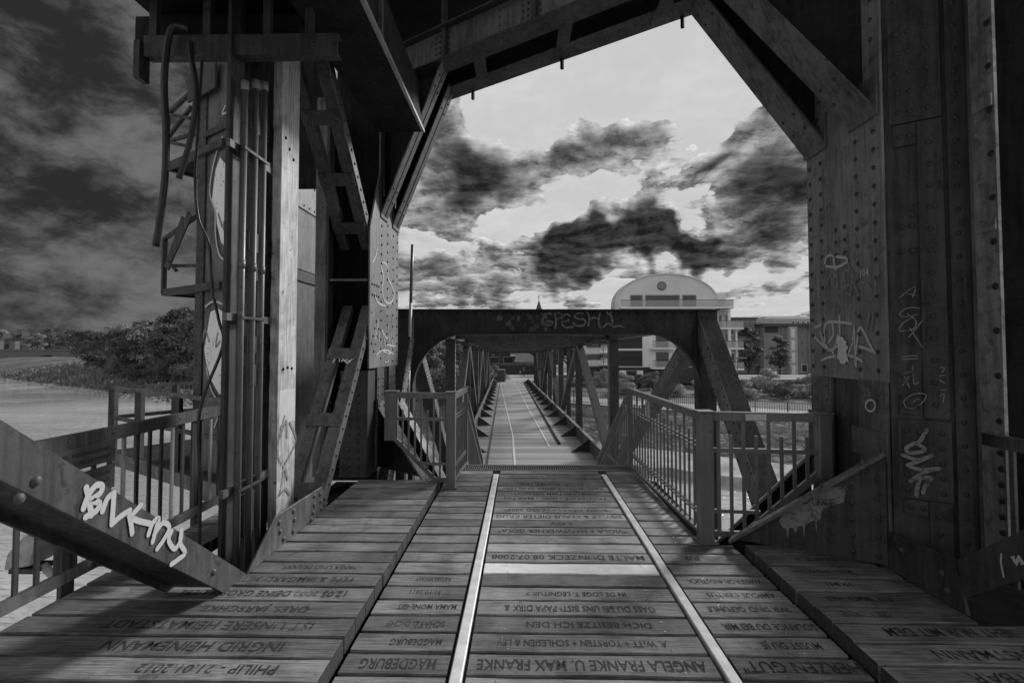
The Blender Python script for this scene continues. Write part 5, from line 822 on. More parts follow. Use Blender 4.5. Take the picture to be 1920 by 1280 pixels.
rivets(up, [(-2.2, 4.06, 4.18), (-2.9, 4.06, 4.18), (-1.7, 4.06, 4.18)], (0, -1, 0), .016, 'steel_dark')
MB().box(-3.42, -2.63, 6.96, 7.02, 3.9, 6.34).build('sky_gap_blocker', 'steel_black', tw)  # dark plate added to close a bright gap of sky
# ---- vertical leg with conduits and the white guide plank
lg = MB().box(-2.385, -2.355, 4.03, 4.24, -1.2, 4.68).box(-2.43, -2.386, 4.22, 4.24, -1.2, 4.68).build('leg_post', 'steel_dark', tw)
lg2 = MB().box(-2.62, -2.40, 4.62, 4.84, -1.2, 4.68).build('leg_post', 'steel_dark', tw)
for z0, z1 in ((3.62, 3.80), (2.55, 2.72), (2.30, 2.42), (1.66, 1.80), (1.36, 1.55), (.1, .45)):
    o = MB().box(-2.399, -2.37, 4.20, 4.86, z0, z1).build('batten_plate', 'steel_dark', lg)
    rivets(lg, [(-2.37, y, z) for y in (4.66, 4.78) for z in (z0+.04, z1-.04)], (1, 0, 0), .018, 'steel_dark')
gp = MB().box(-2.33, -2.25, 4.70, 5.08, 0.05, 4.95).build('guide_plank', 'worn_white', tw, bevel=.006)
rivets(gp, [(-2.25, 4.78, 3.70), (-2.25, 4.86, 3.62), (-2.25, 4.95, 3.55), (-2.25, 4.80, 1.50), (-2.25, 4.89, 1.51), (-2.25, 4.98, 1.5)], (1, 0, 0), .017, 'steel_black')
spray(gp, 'plank_dark', (1, 0, 0), 'spray_dim')
b_ = MB(); b_.box(-2.2495, -2.247, 4.73, 5.06, .98, 1.30); b_.build('paint_patch', 'white_paint', gp)
for y, z1 in ((4.125, 3.90), (4.30, 4.0), (4.445, 4.06)):
    p = MB().tube([(-2.29, y, -.6), (-2.29, y, z1)], .027, 12).build('conduit_pipe', 'pipe', tw, smooth=True)
    MB().tube([(-2.29, y, z1-.07), (-2.29, y, z1+.005)], .033, 12).build('end_collar', 'steel_silver', p, smooth=True); MB().tube([(-2.29, y, 2.35), (-2.29, y, 2.42)], .031, 12).build('joint', 'pipe', p, smooth=True)
for z in (3.34, 1.95, .56):
    MB().box(-2.35, -2.318, 3.98, 4.68, z-.03, z+.03).build('clamp_bar', 'steel', lg); MB().box(-2.262, -2.255, 4.08, 4.50, z-.012, z+.012).build('clamp_strap', 'steel_dark', lg)
# loose hoses and a cable
def hose(label, pts, r, cat='hose', mat='hose'):
    h = empty('hanging_'+cat, pts[0], label, cat)
    P_ = [Vector(p) for p in pts]; q = []
    for i in range(len(P_)-1):
        p0, p1, p2, p3 = P_[max(i-1, 0)], P_[i], P_[i+1], P_[min(i+2, len(P_)-1)]
        for j in range(5):
            t = j/5; q.append(.5*((2*p1)+(p2-p0)*t+(2*p0-5*p1+4*p2-p3)*t*t+(3*p1-p0-3*p2+p3)*t**3))
    q.append(P_[-1]); MB().tube(q, r, 10).build('sheath', mat, h, smooth=True)
hose('long thick black hose hanging from the upper left platform', [(-2.70, 4.02, 4.29), (-2.80, 4.0, 4.30), (-2.85, 4.0, 4.20), (-2.877, 4.0, 3.859), (-2.854, 4.0, 3.466), (-2.85, 4.0, 3.12), (-2.873, 4.0, 2.818), (-2.913, 4.0, 2.51)], .026)
hose('shorter thick black hose hanging beside the long one', [(-2.71, 4.05, 4.2), (-2.697, 4.05, 4.083), (-2.657, 4.05, 3.883), (-2.649, 4.05, 3.706), (-2.682, 4.05, 3.42), (-2.734, 4.05, 3.202), (-2.775, 4.05, 3.071)], .022)
hose('thin frayed black cable drooping to the dark tower leg', [(-2.66, 4.15, 4.2), (-2.684, 4.15, 3.8), (-2.694, 4.15, 3.44), (-2.704, 4.15, 3.081), (-2.671, 4.15, 2.769), (-2.577, 4.15, 2.547), (-2.543, 4.15, 2.193), (-2.484, 4.15, 1.93), (-2.418, 4.1, 1.711), (-2.52, 3.98, 1.2), (-2.5, 3.98, .6), (-2.48, 3.95, .1)], .012, 'cable')
# ---- riveted pylon with the big white graffiti
C0 = Vector((-3.43, 7.2, 0)); L1 = C0-U*2.45
py_ = empty('steel_pylon', (-4.5, 8.6, -1), 'riveted steel pylon with big white sprayed shapes behind the conduits', 'pylon')
bd = MB().prism([C0, C0+Vector((0, 1.65, 0)), L1+Vector((0, 1.65, 0)), L1], (0, 0, 7.6)).build('shell', 'steel', py_)
for v_ in bd.data.vertices: v_.co.z -= 0.8
def pyl(t0, t1, z0, z1, off, th, nm, mat):
    a = C0-U*t0-N*off; b = C0-U*t1-N*off; return MB().prism([a, b, b-N*th, a-N*th], (0, 0, z1-z0)).build(nm, mat, py_) if False else MB().prism([a+ZV*z0, b+ZV*z0, b+ZV*z0-N*th, a+ZV*z0-N*th], (0, 0, z1-z0)).build(nm, mat, py_)
e1 = pyl(2.20, 2.46, -.8, 6.4, 0, .03, 'corner_strip', 'steel_dark'); pyl(1.02, 1.12, -.8, 6.4, 0, .02, 'seam_strip', 'steel_dark')
pyl(0.0, 2.2, 2.62, 2.72, .002, .05, 'ledge', 'steel_dark'); pyl(0, 2.2, 5.2, 5.3, .002, .05, 'ledge', 'steel_dark')
MB().box(-3.43, -3.40, 7.25, 8.84, 2.72, 2.86).build('ledge', 'steel_dark', py_); MB().box(-3.43, -3.412, 7.25, 8.84, 3.86, 4.34).build('pale_band', 'steel_silver', py_)
MB().box(-3.43, -3.415, 7.25, 8.84, 2.9, 3.8).build('cover_plate', 'steel_pale', py_); MB().box(-3.43, -3.415, 7.25, 8.84, -.5, 2.68).build('cover_plate', 'steel', py_)
rivets(py_, [(-3.412, 7.9+i*.2, z) for i in range(5) for z in (3.92, 4.28)], (1, 0, 0), .02, 'steel_dark', single=False)
rivets(py_, [C0-U*t-N*.03+ZV*(-.2+.16*i) for t in (2.25, 2.40) for i in range(40)], -N, .02, 'steel_dark', single=False)
rivets(py_, [C0-U*t-N*.02+ZV*(-.2+.14*i) for t in (1.07,) for i in range(44)], -N, .016, 'steel_dark', single=False)
for st1 in G['pylon_line']:
    G['one'] = [st1]; spray(py_, 'one', -N, 'spray_grey', .026, .7)
for poly in G['pylon_fill']:
    b_ = MB(); b_.v += [tuple(Vector(p)-N*.028) for p in poly]; b_.f.append(tuple(range(len(poly)))); b_.build('graffiti', 'spray_white', py_)
spray(py_, 'pylon_dark', -N, 'spray_dim', .032)
def balcony(z, broken):
    ba = empty('bracket_balcony', tuple(L1+ZV*z), ('lower small steel balcony with a broken slat panel on the left of the pylon', 'upper small steel balcony with bent frame on the left of the pylon')[0 if broken else 1], 'balcony')
    a0 = L1+U*.9-N*.05; a1 = L1-U*1.15-N*.05; w_ = N*(-.55)
    MB().prism([a0+ZV*z, a1+ZV*z, a1+w_*.0+ZV*z+N*.75, a0+N*.04+ZV*z], ZV*.03).build('floor_plate', 'steel_black', ba)
    MB().bar(a0+ZV*(z+.02), a1+ZV*(z+.02), .07, .12, side=N).build('edge_beam', 'steel_dark', ba); MB().bar(a1+ZV*(z+.02), a1+N*.75+ZV*(z+.02), .07, .12, side=U).build('edge_beam', 'steel_dark', ba)
    for q in (a1, a1+N*.75): MB().bar(q+ZV*z, q+ZV*(z+1.0), .07, .07, side=U).build('post', 'steel_dark', ba)
    MB().bar(a1+ZV*(z+1.0), L1-U*.02+ZV*(z+1.28), .06, .06, side=N).build('top_rail', 'steel_dark', ba); MB().bar(a1+ZV*(z+.5), L1-U*.02+ZV*(z+.42), .055, .055, side=N).build('mid_rail', 'steel_dark', ba)
    if broken:
        for s_ in (0, .22):
            p = L1-U*.02-N*.12; MB().bar(p-U*(.02+s_)+ZV*(z+1.28-s_*.2), p-U*(.78+s_*.3)+ZV*(z+.52-s_*.4), .16, .02, side=(.3, -.2, .6)).build('slat', 'steel_dark', ba)
        MB().bar(L1-N*.14-U*.8+ZV*(z+.55), L1-N*.14-U*.45+ZV*(z+.35), .05, .04).build('slat_batten', 'steel_dark', ba)
    else:
        MB().bar(a1+ZV*(z+1.0), a1+U*.9+ZV*(z+.7), .055, .055, side=N).bar(a1+ZV*(z+.55), a1+U*.9+ZV*(z+.9), .055, .055, side=N).bar(a1+ZV*(z+.5), a1+U*.9+ZV*(z+.2), .055, .055, side=N).build('diagonal', 'steel_dark', ba)
        MB().bar(L1-N*.1-U*.25+ZV*(z+1.2), L1-N*.1+U*.7+ZV*(z+1.2), .5, .03, side=ZV).build('sheet_panel', 'steel_dark', ba)
balcony(2.66, True); balcony(4.95, False)

# black pier blocks added to stand for shade under the tower legs
tag(MB().box(-3.1, -1.02, 3.8, 8.6, -6.5, -.55).build('shade_pier', 'shade_black', None), 'added black pier block for the shade below the left tower legs', 'pier', kind='structure')
tag(MB().box(1.9, 7.0, 2.2, 4.95, -6.5, -.40).build('shade_pier', 'shade_black', None), 'added black pier block for the shade below the right column', 'pier', kind='structure')

# ================================================================== TRUSS SPAN BEYOND THE STAIRS
TA = Vector((-0.0354, 0.9994, 0)); TT = Vector((0.9994, 0.0354, 0)); TO = Vector((0.62, 9.2, 0)); SL = -0.0177
def T(s, t, z): return TO + TA*s + TT*t + ZV*(z+SL*s)
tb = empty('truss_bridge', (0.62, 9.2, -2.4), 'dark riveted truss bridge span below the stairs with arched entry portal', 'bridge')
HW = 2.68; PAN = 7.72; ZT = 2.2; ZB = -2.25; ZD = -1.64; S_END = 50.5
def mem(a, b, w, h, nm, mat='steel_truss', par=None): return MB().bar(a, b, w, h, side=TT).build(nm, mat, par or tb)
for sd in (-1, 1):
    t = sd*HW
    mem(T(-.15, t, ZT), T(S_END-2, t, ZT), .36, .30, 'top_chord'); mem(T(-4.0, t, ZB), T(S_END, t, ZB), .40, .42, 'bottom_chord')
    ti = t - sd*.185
    # inclined end post towards the tower
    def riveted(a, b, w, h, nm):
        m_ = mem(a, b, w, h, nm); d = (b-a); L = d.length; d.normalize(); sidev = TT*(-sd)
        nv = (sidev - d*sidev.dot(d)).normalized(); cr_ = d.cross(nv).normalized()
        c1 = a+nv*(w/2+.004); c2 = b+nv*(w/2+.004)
        MB().bar(c1, c2, .012, h*.98, side=nv).build('lit_inner_face', 'steel_pale', m_)  # paler than the member: light on the inner side put into colour
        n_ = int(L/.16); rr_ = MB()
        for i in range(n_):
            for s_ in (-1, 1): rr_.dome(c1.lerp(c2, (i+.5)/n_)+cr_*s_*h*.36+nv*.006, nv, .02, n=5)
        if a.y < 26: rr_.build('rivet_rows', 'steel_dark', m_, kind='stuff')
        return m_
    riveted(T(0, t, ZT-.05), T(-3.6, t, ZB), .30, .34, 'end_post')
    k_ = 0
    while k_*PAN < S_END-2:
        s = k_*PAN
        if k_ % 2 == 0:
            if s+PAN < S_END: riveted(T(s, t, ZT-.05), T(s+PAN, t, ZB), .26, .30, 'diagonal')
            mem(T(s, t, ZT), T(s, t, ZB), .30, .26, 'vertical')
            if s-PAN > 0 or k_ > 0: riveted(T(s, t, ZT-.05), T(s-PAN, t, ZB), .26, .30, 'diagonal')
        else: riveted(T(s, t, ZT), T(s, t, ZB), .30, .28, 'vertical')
        if k_ > 1: mem(T(s+PAN/2, t, ZT), T(s+PAN/2, t, ZB), .20, .18, 'vertical')
        k_ += 1
    # kerb girder and its triangular brackets
    kt = sd*2.02-.1
    mem(T(1.2, kt, ZD+.22), T(S_END, kt, ZD+.22), .03, .44, 'kerb_girder', 'steel'); mem(T(1.2, kt, ZD+.45), T(S_END, kt, ZD+.45), .12, .025, 'kerb_cap', 'steel_pale')
    s = 4.6
    while s < S_END-1:
        a = T(s, kt-sd*.015, ZD+.43); b = T(s, kt-sd*.02, ZD+.005); c_ = T(s, kt-sd*.62, ZD+.005)
        k2 = MB().prism([a, b, c_], TA*.014).build('kerb_bracket', 'steel_dark', tb)
        MB().bar(a, c_, .07, .014, side=TA).build('bracket_flange', 'steel', k2); s += 3.2
# deck of the span, boards too narrow to pick apart from here
dk = MB().prism([T(1.0, -2.36, ZD), T(1.0, 2.36, ZD), T(S_END, 2.36, ZD), T(S_END, -2.36, ZD)], (0, 0, -.08)).build('boarded_deck', 'far_boards', tb)
MB().prism([T(1.0, -1.47, ZD+.004), T(1.0, -1.41, ZD+.004), T(S_END, -1.31, ZD+.004), T(S_END, -1.37, ZD+.004)], (0, 0, .02)).build('edge_strip', 'steel_dark', tb)
MB().prism([T(9.2, 1.02, ZD+.004), T(9.2, 1.10, ZD+.004), T(S_END-1, 1.44, ZD+.004), T(S_END-1, 1.36, ZD+.004)], (0, 0, .05)).build('edge_strip', 'steel_black', tb)
RL = [(1.0, -.63), (8.0, -.60), (11.0, -.57), (15.5, -.66), (23, -.81), (35, -1.03), (50.4, -1.3)]
RR_ = [(8.7, .65), (13.7, .62), (21.7, .53), (35, .48), (50.4, .22)]
for pts in (RL, RR_):
    q = [T(s, t, ZD+.012) for s, t in pts]; b_ = MB()
    b_.ribbon([p for p in q], .065, (0, 0, 1), .004)
    b_.build('curved_rail', 'white_paint', tb)
# entry portal with arched corners (plate girder across the hips)
def portal(s, zt, zb, rx, rz, nm, mat='steel_truss', th=.05):
    """plate with an arched opening; outline in (t, z)"""
    out_ = [(-HW-.15, zt), (HW+.15, zt)]; inn = []
    wi = HW-.13
    right = [(wi-rx*(1-math.cos(a)), zb-rz+rz*math.sin(a)) for a in [i*math.pi/2/9 for i in range(10)]]
    left = [(-x, z) for x, z in right][::-1]
    pts = [(HW+.15, zt), (HW+.15, zb-rz), ] + right + left + [(-HW-.15, zb-rz), (-HW-.15, zt)]
    b_ = MB(); n_ = len(right)
    # build as strips: top band plus corner fans
    def quad(p): b_.prism([T(s, x, z) for x, z in p], TA*th)
    quad([(-wi+rx, zt), (-wi+rx, zb), (wi-rx, zb), (wi-rx, zt)])
    for sg in (1, -1):
        for i in range(n_-1):
            (x0, z0), (x1, z1) = right[i], right[i+1]
            quad([(sg*x0, zt), (sg*x0, z0), (sg*x1, z1), (sg*x1, zt)][::sg])
        quad([(sg*wi, zt), (sg*wi, zb-rz), (sg*(HW+.15), zb-rz), (sg*(HW+.15), zt)][::-sg])
    o = b_.build(nm, mat, tb)
    # flange round the arch and the top edge
    f_ = MB()
    arc = [(wi, zb-rz-.5)]+right+left+[(-wi, zb-rz-.5)]
    for (x0, z0), (x1, z1) in zip(arc[:-1], arc[1:]): f_.bar(T(s+.02, x0, z0), T(s+.02, x1, z1), .16, .02, side=TA)
    f_.bar(T(s+.02, -HW-.2, zt), T(s+.02, HW+.2, zt), .22, .02, side=TA)
    f_.build('arch_flange', mat, o)
    return o
pt_ = portal(-.12, ZT+.15, ZT-.27, .95, 1.05, 'portal_plate')
spray(pt_, 'portal', -TA, 'spray_dim', .012)
b_ = MB(); rn = random.Random(3)
for i in range(26):
    x = -1.1+rn.random()*1.0; z = ZT-.2+rn.random()*.25; b_.ribbon([T(-.125, x, z), T(-.125, x+.05, z+rn.uniform(-.04, .04))], .05+rn.random()*.05, -TA, .004+.0003*i)
b_.build('paint_patch', 'steel', pt_)
rivets(pt_, [T(-.12, -2.4+i*.16, z) for i in range(31) for z in (ZT+.09,)] + [T(-.12, 1.15+.13*i, ZT-.02-.09*(i % 2)) for i in range(4)], -TA, .018, 'steel_black', single=False)
portal(S_END-2.4, ZT+.15, ZT-.45, .8, .8, 'end_portal')
# top lateral bracing
s = PAN
while s < S_END-3:
    lb = mem(T(s, -HW, ZT-.05), T(s, HW, ZT-.05), .12, .16, 'cross_beam')
    for sg in (-1, 1): MB().bar(T(s-PAN/2, -HW*sg, ZT-.02), T(s, HW*sg, ZT-.02), .07, .05, side=TT).build('lateral_brace', 'steel_dark', tb)
    x_ = MB()
    for i in range(8):
        t0 = -HW+i*HW*2/8; x_.bar(T(s, t0, ZT-.1), T(s, t0+HW/8, ZT-.24), .04, .03, side=TA); x_.bar(T(s, t0+HW/8, ZT-.24), T(s, t0+HW/4, ZT-.1), .04, .03, side=TA)
    x_.bar(T(s, -HW, ZT-.25), T(s, HW, ZT-.25), .06, .05, side=TA)
    x_.build('lacing', 'steel_dark', lb)
    s += PAN/2
# striped gauge pole beside the portal
gp = empty('striped_pole', (-1.96, 8.68, -2.0), 'thin dark and white striped pole standing beside the truss portal', 'pole')
za = (-2.0, .811, 1.30, 1.62, 2.45, 3.45); mt_ = ('white_paint', 'white_paint', 'steel', 'white_paint', 'galv')
for i in range(5):
    f_ = lambda z: Vector((-1.925+(z-.811)*.0216, 8.68, z))
    MB().tube([f_(za[i]), f_(za[i+1])], .026, 8).build('band', mt_[i], gp, smooth=True)
# navigation lamp on an arm below the river railing
nl = empty('navigation_lamp', (-5.6, 6.0, -.9), 'white navigation lamp on a slanting white arm below the river railing', 'lamp')
MB().tube([(-5.62, 6.0, -.85), (-4.9, 6.0, -1.55), (-4.2, 6.3, -2.2)], .045, 10).build('arm', 'lamp_white', nl, smooth=True); MB().tube([(-5.5, 6.0, -.97), (-5.42, 6, -1.05)], .065, 10).build('collar', 'lamp_white', nl, smooth=True)
MB().prism([(-5.95, 5.85, -.86), (-5.62, 5.85, -.80), (-5.56, 5.85, -.50), (-5.72, 5.85, -.46), (-5.92, 5.85, -.68)], (0, .3, 0)).build('lamp_housing', 'lamp_white', nl, bevel=.02)
MB().box(-5.9, -5.6, 5.87, 6.13, -.90, -.845).build('lens', 'steel_dark', nl)

# ================================================================== LAND, WATER, BACKGROUND
def AB(a, b, z=0.0): return Vector((U.x*a+N.x*b, U.y*a+N.y*b, z))
BK = 31.3
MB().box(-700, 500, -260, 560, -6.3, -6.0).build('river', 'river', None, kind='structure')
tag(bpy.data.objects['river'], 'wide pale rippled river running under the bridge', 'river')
def sm(x, a, b):
    t = max(0.0, min(1.0, (x-a)/(b-a))); return t*t*(3-2*t)
rg = random.Random(11)
def h_at(a, b):
    d = b-BK
    if d < 0: return -6.0+d*.5
    right = -5.85 if d < .9 else (-5.85+2.6*sm(d, .9, 7.2) if d < 7.2 else -3.25 + .25*sm(d, 13, 22))
    left = -6.0 + 1.1*sm(d, 0, 4) + 1.5*sm(d, 3, 16) + .7*sm(d, 14, 30) + .25*math.sin(a*.21+d*.37)*sm(d, 1, 6) + .15*math.sin(a*.53-d*.9)*sm(d, 1, 6)
    k_ = sm(a, -44, -30); return left*(1-k_)+right*k_ - 1.2*sm(d, 23, 36)*sm(a, -80, -52)
b_ = MB(); As = [-520+i*20 for i in range(18)] + [-165+i*3.0 for i in range(60)] + [16+i*10 for i in range(16)] + [200, 300, 450]
Bs = [BK-8, BK-2, BK] + [BK+.9, BK+1.5, BK+2.5, BK+4, BK+5.5, BK+7.2, BK+9, BK+11, BK+13, BK+16, BK+20, BK+25, BK+32, BK+45, BK+70, BK+120, BK+250, BK+500]
for a in As:
    for b in Bs:
        z = h_at(a, b); p = AB(a+ (rg.uniform(-.6, .6) if -120 < a < 0 and b > BK+1 else 0), b + (rg.uniform(-.5, .5) if a < -30 and BK-1 < b < BK+20 else 0), z + (rg.uniform(-.12, .12) if b > BK+1 and a < -30 else 0)); b_.v.append(tuple(p))
nb_ = len(Bs)
for i in range(len(As)-1):
    for j in range(nb_-1): b_.f.append((i*nb_+j, (i+1)*nb_+j, (i+1)*nb_+j+1, i*nb_+j+1))
tag(b_.build('river_bank', 'ground', None, smooth=True), 'grassy river bank beyond the water', 'bank', kind='structure')
def strip(name, a0, a1, b0, b1, dz, mat, label, cat, n_=40):
    q = MB()
    for i in range(n_+1):
        a = a0+(a1-a0)*i/n_
        for b in (b0, b1): q.v.append(tuple(AB(a, b, h_at(a, b)+dz)))
    for i in range(n_): q.f.append((2*i, 2*i+2, 2*i+3, 2*i+1))
    return tag(q.build(name, mat, None), label, cat, kind='structure')
# concrete toe and stone revetment on the right bank
q = MB(); rn = random.Random(5); n_ = 60
for i in range(n_+1):
    a = -26+i*1.1; e = rn.uniform(-.35, .25)
    q.v += [tuple(AB(a, BK-1.1+e, -6.3)), tuple(AB(a, BK-.9+e, -5.55+rn.uniform(-.1, .1))), tuple(AB(a, BK+2.0, -5.05))]
for i in range(n_):
    for j in range(2): q.f.append((3*i+j, 3*i+3+j, 3*i+4+j, 3*i+1+j))
tag(q.build('quay_toe', 'ledge', None), 'pale broken concrete toe of the quay at the waterline', 'quay', kind='structure')
q = MB()
for i in range(n_+1):
    a = -26+i*1.1
    q.v += [tuple(AB(a, BK+1.9, -5.1)), tuple(AB(a, BK+4.6, -4.1)), tuple(AB(a, BK+7.3, -3.13))]
for i in range(n_):
    for j in range(2): q.f.append((3*i+j, 3*i+3+j, 3*i+4+j, 3*i+1+j))
tag(q.build('revetment', 'revetment', None), 'sloping stone revetment between promenade and water', 'embankment', kind='structure')
pm = MB().prism([AB(-26, BK+7.3, -3.25), AB(60, BK+7.3, -3.25), AB(60, BK+12.2, -3.25), AB(-26, BK+12.2, -3.25)], (0, 0, .16)); tag(pm.build('promenade', 'asphalt', None), 'pale riverside promenade behind the picket fence', 'path', kind='structure')
# promenade fence
pf = empty('picket_fence', tuple(AB(0, BK+7.6, -3.1)), 'thin dark picket fence along the riverside promenade', 'fence')
for z in (-2.08, -2.98): MB().bar(AB(-24, BK+7.6, z), AB(40, BK+7.6, z), .05, .05, side=N).build('rail', 'steel_dark', pf)
for i in range(33): MB().bar(AB(-24+2*i, BK+7.6, -3.15), AB(-24+2*i, BK+7.6, -2.02), .06, .06, side=U).build('post', 'steel_dark', pf)
q = MB()
for i in range(428): q.bar(AB(-24+.15*i, BK+7.6, -2.98), AB(-24+.15*i, BK+7.6, -2.08), .022, .022, side=U)
q.build('pickets', 'steel_dark', pf, kind='stuff')
# landing road at the far end of the truss bridge
E0 = T(S_END, -2.4, ZD); E1 = T(S_END, 2.4, ZD); q = MB()
rd = [(-2.2, 2.2, 0, -.004), (-2.4, 3.4, 8, -.2), (-2.8, 7, 18, -.5), (-4, 11, 30, -.95), (-6, 14, 44, -1.2)]
for l, r, s, dz in rd: q.v += [tuple(T(S_END+s, l, ZD)*1 + ZV*(dz-SL*s)), tuple(T(S_END+s, r, ZD) + ZV*(dz-SL*s))]
for i in range(len(rd)-1): q.f.append((2*i, 2*i+1, 2*i+3, 2*i+2))
tag(q.build('road', 'asphalt', None), 'pale path leading away from the end of the truss bridge', 'road', kind='structure')
q = MB(); em = [(-9, 9, 0, -.12), (-12, 14, 8, -.3), (-16, 22, 18, -.6), (-20, 30, 30, -1.05), (-24, 40, 44, -1.3), (-30, 60, 90, -1.5)]
for l, r, s, dz in em: q.v += [tuple(T(S_END+s, l-6, ZD-4) + ZV*(dz-SL*s)), tuple(T(S_END+s, l, ZD) + ZV*(dz-SL*s)), tuple(T(S_END+s, r, ZD) + ZV*(dz-SL*s)), tuple(T(S_END+s, r+6, ZD-4) + ZV*(dz-SL*s))]
for i in range(len(em)-1):
    for j in range(3): q.f.append((4*i+j, 4*i+j+1, 4*i+5+j, 4*i+4+j))
q.f.append((0, 1, 2, 3))
tag(q.build('embankment', 'ground', None), 'grassy embankment carrying the path at the end of the bridge', 'embankment', kind='structure')
tag(MB().box(-5.5, 5.5, 59.0, 59.75, -7, -2.62).build('abutment', 'concrete', None), 'concrete abutment under the far end of the truss bridge', 'abutment', kind='structure')

# ---- vegetation
def crown(rn, n_cl, per, R_, H_, leafs, mat, low=0.25, name='crown'):
    """clumps of leaf-sized faces spread through an uneven crown; unit height"""
    q = MB()
    for c_ in range(n_cl):
        th = rn.uniform(0, 2*math.pi); u = rn.random(); zc = low+(1-low)*(.1+.82*u)*H_; prof = math.sin(math.pi*min(.97, .16+.8*u))**.7
        rr_ = R_*prof*math.sqrt(rn.random())*.85; cx, cy = rr_*math.cos(th), rr_*math.sin(th); cr_ = R_*rn.uniform(.24, .42)*(1.1-.4*u)
        for l in range(per):
            v_ = Vector((rn.gauss(0, 1), rn.gauss(0, 1), rn.gauss(0, 1))).normalized(); 
            if v_.z < -.55: v_.z *= -.6
            rad = cr_*rn.uniform(.55, 1.08); p = Vector((cx, cy, zc))+Vector((v_.x*rad, v_.y*rad, v_.z*rad*.75))
            n_ = (v_+Vector((rn.uniform(-.7, .7), rn.uniform(-.7, .7), rn.uniform(-.1, .9)))).normalized(); a = n_.orthogonal().normalized(); a = (a*math.cos(l)+n_.cross(a)*math.sin(l)); c2_ = n_.cross(a); s_ = leafs*rn.uniform(.6, 1.3)
            i = len(q.v); q.v += [tuple(p-a*s_), tuple(p+c2_*s_*.55), tuple(p+a*s_), tuple(p-c2_*s_*.55)]; q.f.append((i, i+1, i+2, i+3))
    return q.mesh(name, mat)
def trunk(rn, R_, low, H_):
    q = MB(); q.tube([(0, 0, -.05), (rn.uniform(-.02, .02), 0, low*.6), (rn.uniform(-.03, .03), rn.uniform(-.03, .03), .62*H_)], [.028, .022, .008], 7)
    for i in range(7):
        t = 2*math.pi*i/7+rn.random(); z0 = low*(.6+rn.random()*.9); q.tube([(0, 0, z0), (math.cos(t)*R_*.35, math.sin(t)*R_*.35, z0+.13), (math.cos(t)*R_*.7, math.sin(t)*R_*.7, z0+.30)], [.012, .008, .003], 5)
    return q.mesh('trunk', 'bark')
KIND = {}
for kn, ncl, per, R_, lf, mat, low in (('oak', 30, 170, .46, .021, 'leaf', .10), ('oak2', 28, 170, .50, .021, 'leaf_dark', .08), ('ash', 22, 150, .40, .026, 'leaf_pale', .15), ('cone', 44, 120, .27, .017, 'leaf_dark', .16), ('bush', 20, 260, .75, .032, 'leaf_pale', .0), ('bush2', 20, 260, .80, .032, 'leaf', .0), ('dense', 22, 190, .62, .035, 'leaf_dark', .0)):
    rn = random.Random(kn); KIND[kn] = (crown(rn, ncl, per, R_, 1.0, lf, mat, low), trunk(rn, R_, max(low, .12), 1.0))
def plant(name, kn, x, y, z, h, label, cat, group=None, wd=1.0, rz=0.0):
    o = empty(name, (x, y, z), label, cat, group)
    o.scale = (h*wd, h*wd, h); o.rotation_euler = (0, 0, rz)
    for nm, me in (('trunk', KIND[kn][1]), ('crown', KIND[kn][0])):
        c_ = bpy.data.objects.new(nm, me); C.objects.link(c_); c_.parent = o
    return o
def bear(px, Y): return (px-978)/960*Y
def ground_z(x, y): return h_at(x*U.x+y*U.y, x*N.x+y*N.y)
rn = random.Random(21)
LT = [(362, 84, 11.3, 'oak'), (331, 95, 12.2, 'oak2'), (303, 88, 10.0, 'oak'), (277, 100, 11.0, 'ash'), (246, 97, 8.6, 'oak2'), (226, 110, 9.6, 'oak'), (200, 116, 8.8, 'oak2'), (176, 126, 9.2, 'oak'), (152, 142, 8.6, 'oak2'),
      (346, 108, 13.2, 'oak2'), (311, 116, 12.6, 'oak'), (262, 124, 11.6, 'oak'), (214, 150, 11.4, 'ash'), (388, 92, 11.6, 'oak'), (420, 100, 12, 'oak2'), (470, 98, 12, 'oak'), (590, 92, 11, 'oak2'), (660, 96, 10.5, 'oak')]
desc = {'oak': 'broad mid-grey tree', 'oak2': 'dark dense tree', 'ash': 'pale loose tree'}
ORD = ['leftmost', 'second from the left', 'third from the left', 'fourth from the left', 'fifth from the left', 'sixth from the left', 'seventh from the left', 'eighth from the left', 'ninth from the left', 'tenth from the left', 'eleventh from the left', 'twelfth from the left', 'thirteenth from the left', 'fourteenth from the left', 'fifteenth from the left', 'sixteenth from the left', 'seventeenth from the left', 'rightmost']
for i, (px, Y, h, kn) in enumerate(sorted(LT)):
    x = bear(px, Y)
    plant('bank_tree', kn, x, Y, ground_z(x, Y)-.2, h, desc[kn]+', '+ORD[i]+' among the trees on the left bank', 'tree', 'trees of the wood on the left bank', 1.0+rn.uniform(-.1, .2), rn.uniform(0, 6))
for i, (px, Y, h) in enumerate(sorted([(352, 80, 4.0), (322, 84, 3.4), (290, 83, 4.2), (262, 90, 3.6), (236, 93, 3.4), (208, 102, 3.6), (182, 112, 3.2), (160, 122, 3.6), (370, 78, 4.4), (337, 79, 2.6), (275, 87, 2.6), (248, 89, 2.2)])):
    x = bear(px, Y); plant('bank_shrub', 'bush2' if i % 3 else 'dense', x, Y, ground_z(x, Y)-.2, h, ('leafy shrub, ' if i % 3 else 'dark shrub, ')+(ORD[i] if i < 11 else ORD[-1])+' below the trees on the left bank', 'shrub', 'shrubs below the left wood', 1.0, rn.uniform(0, 6))
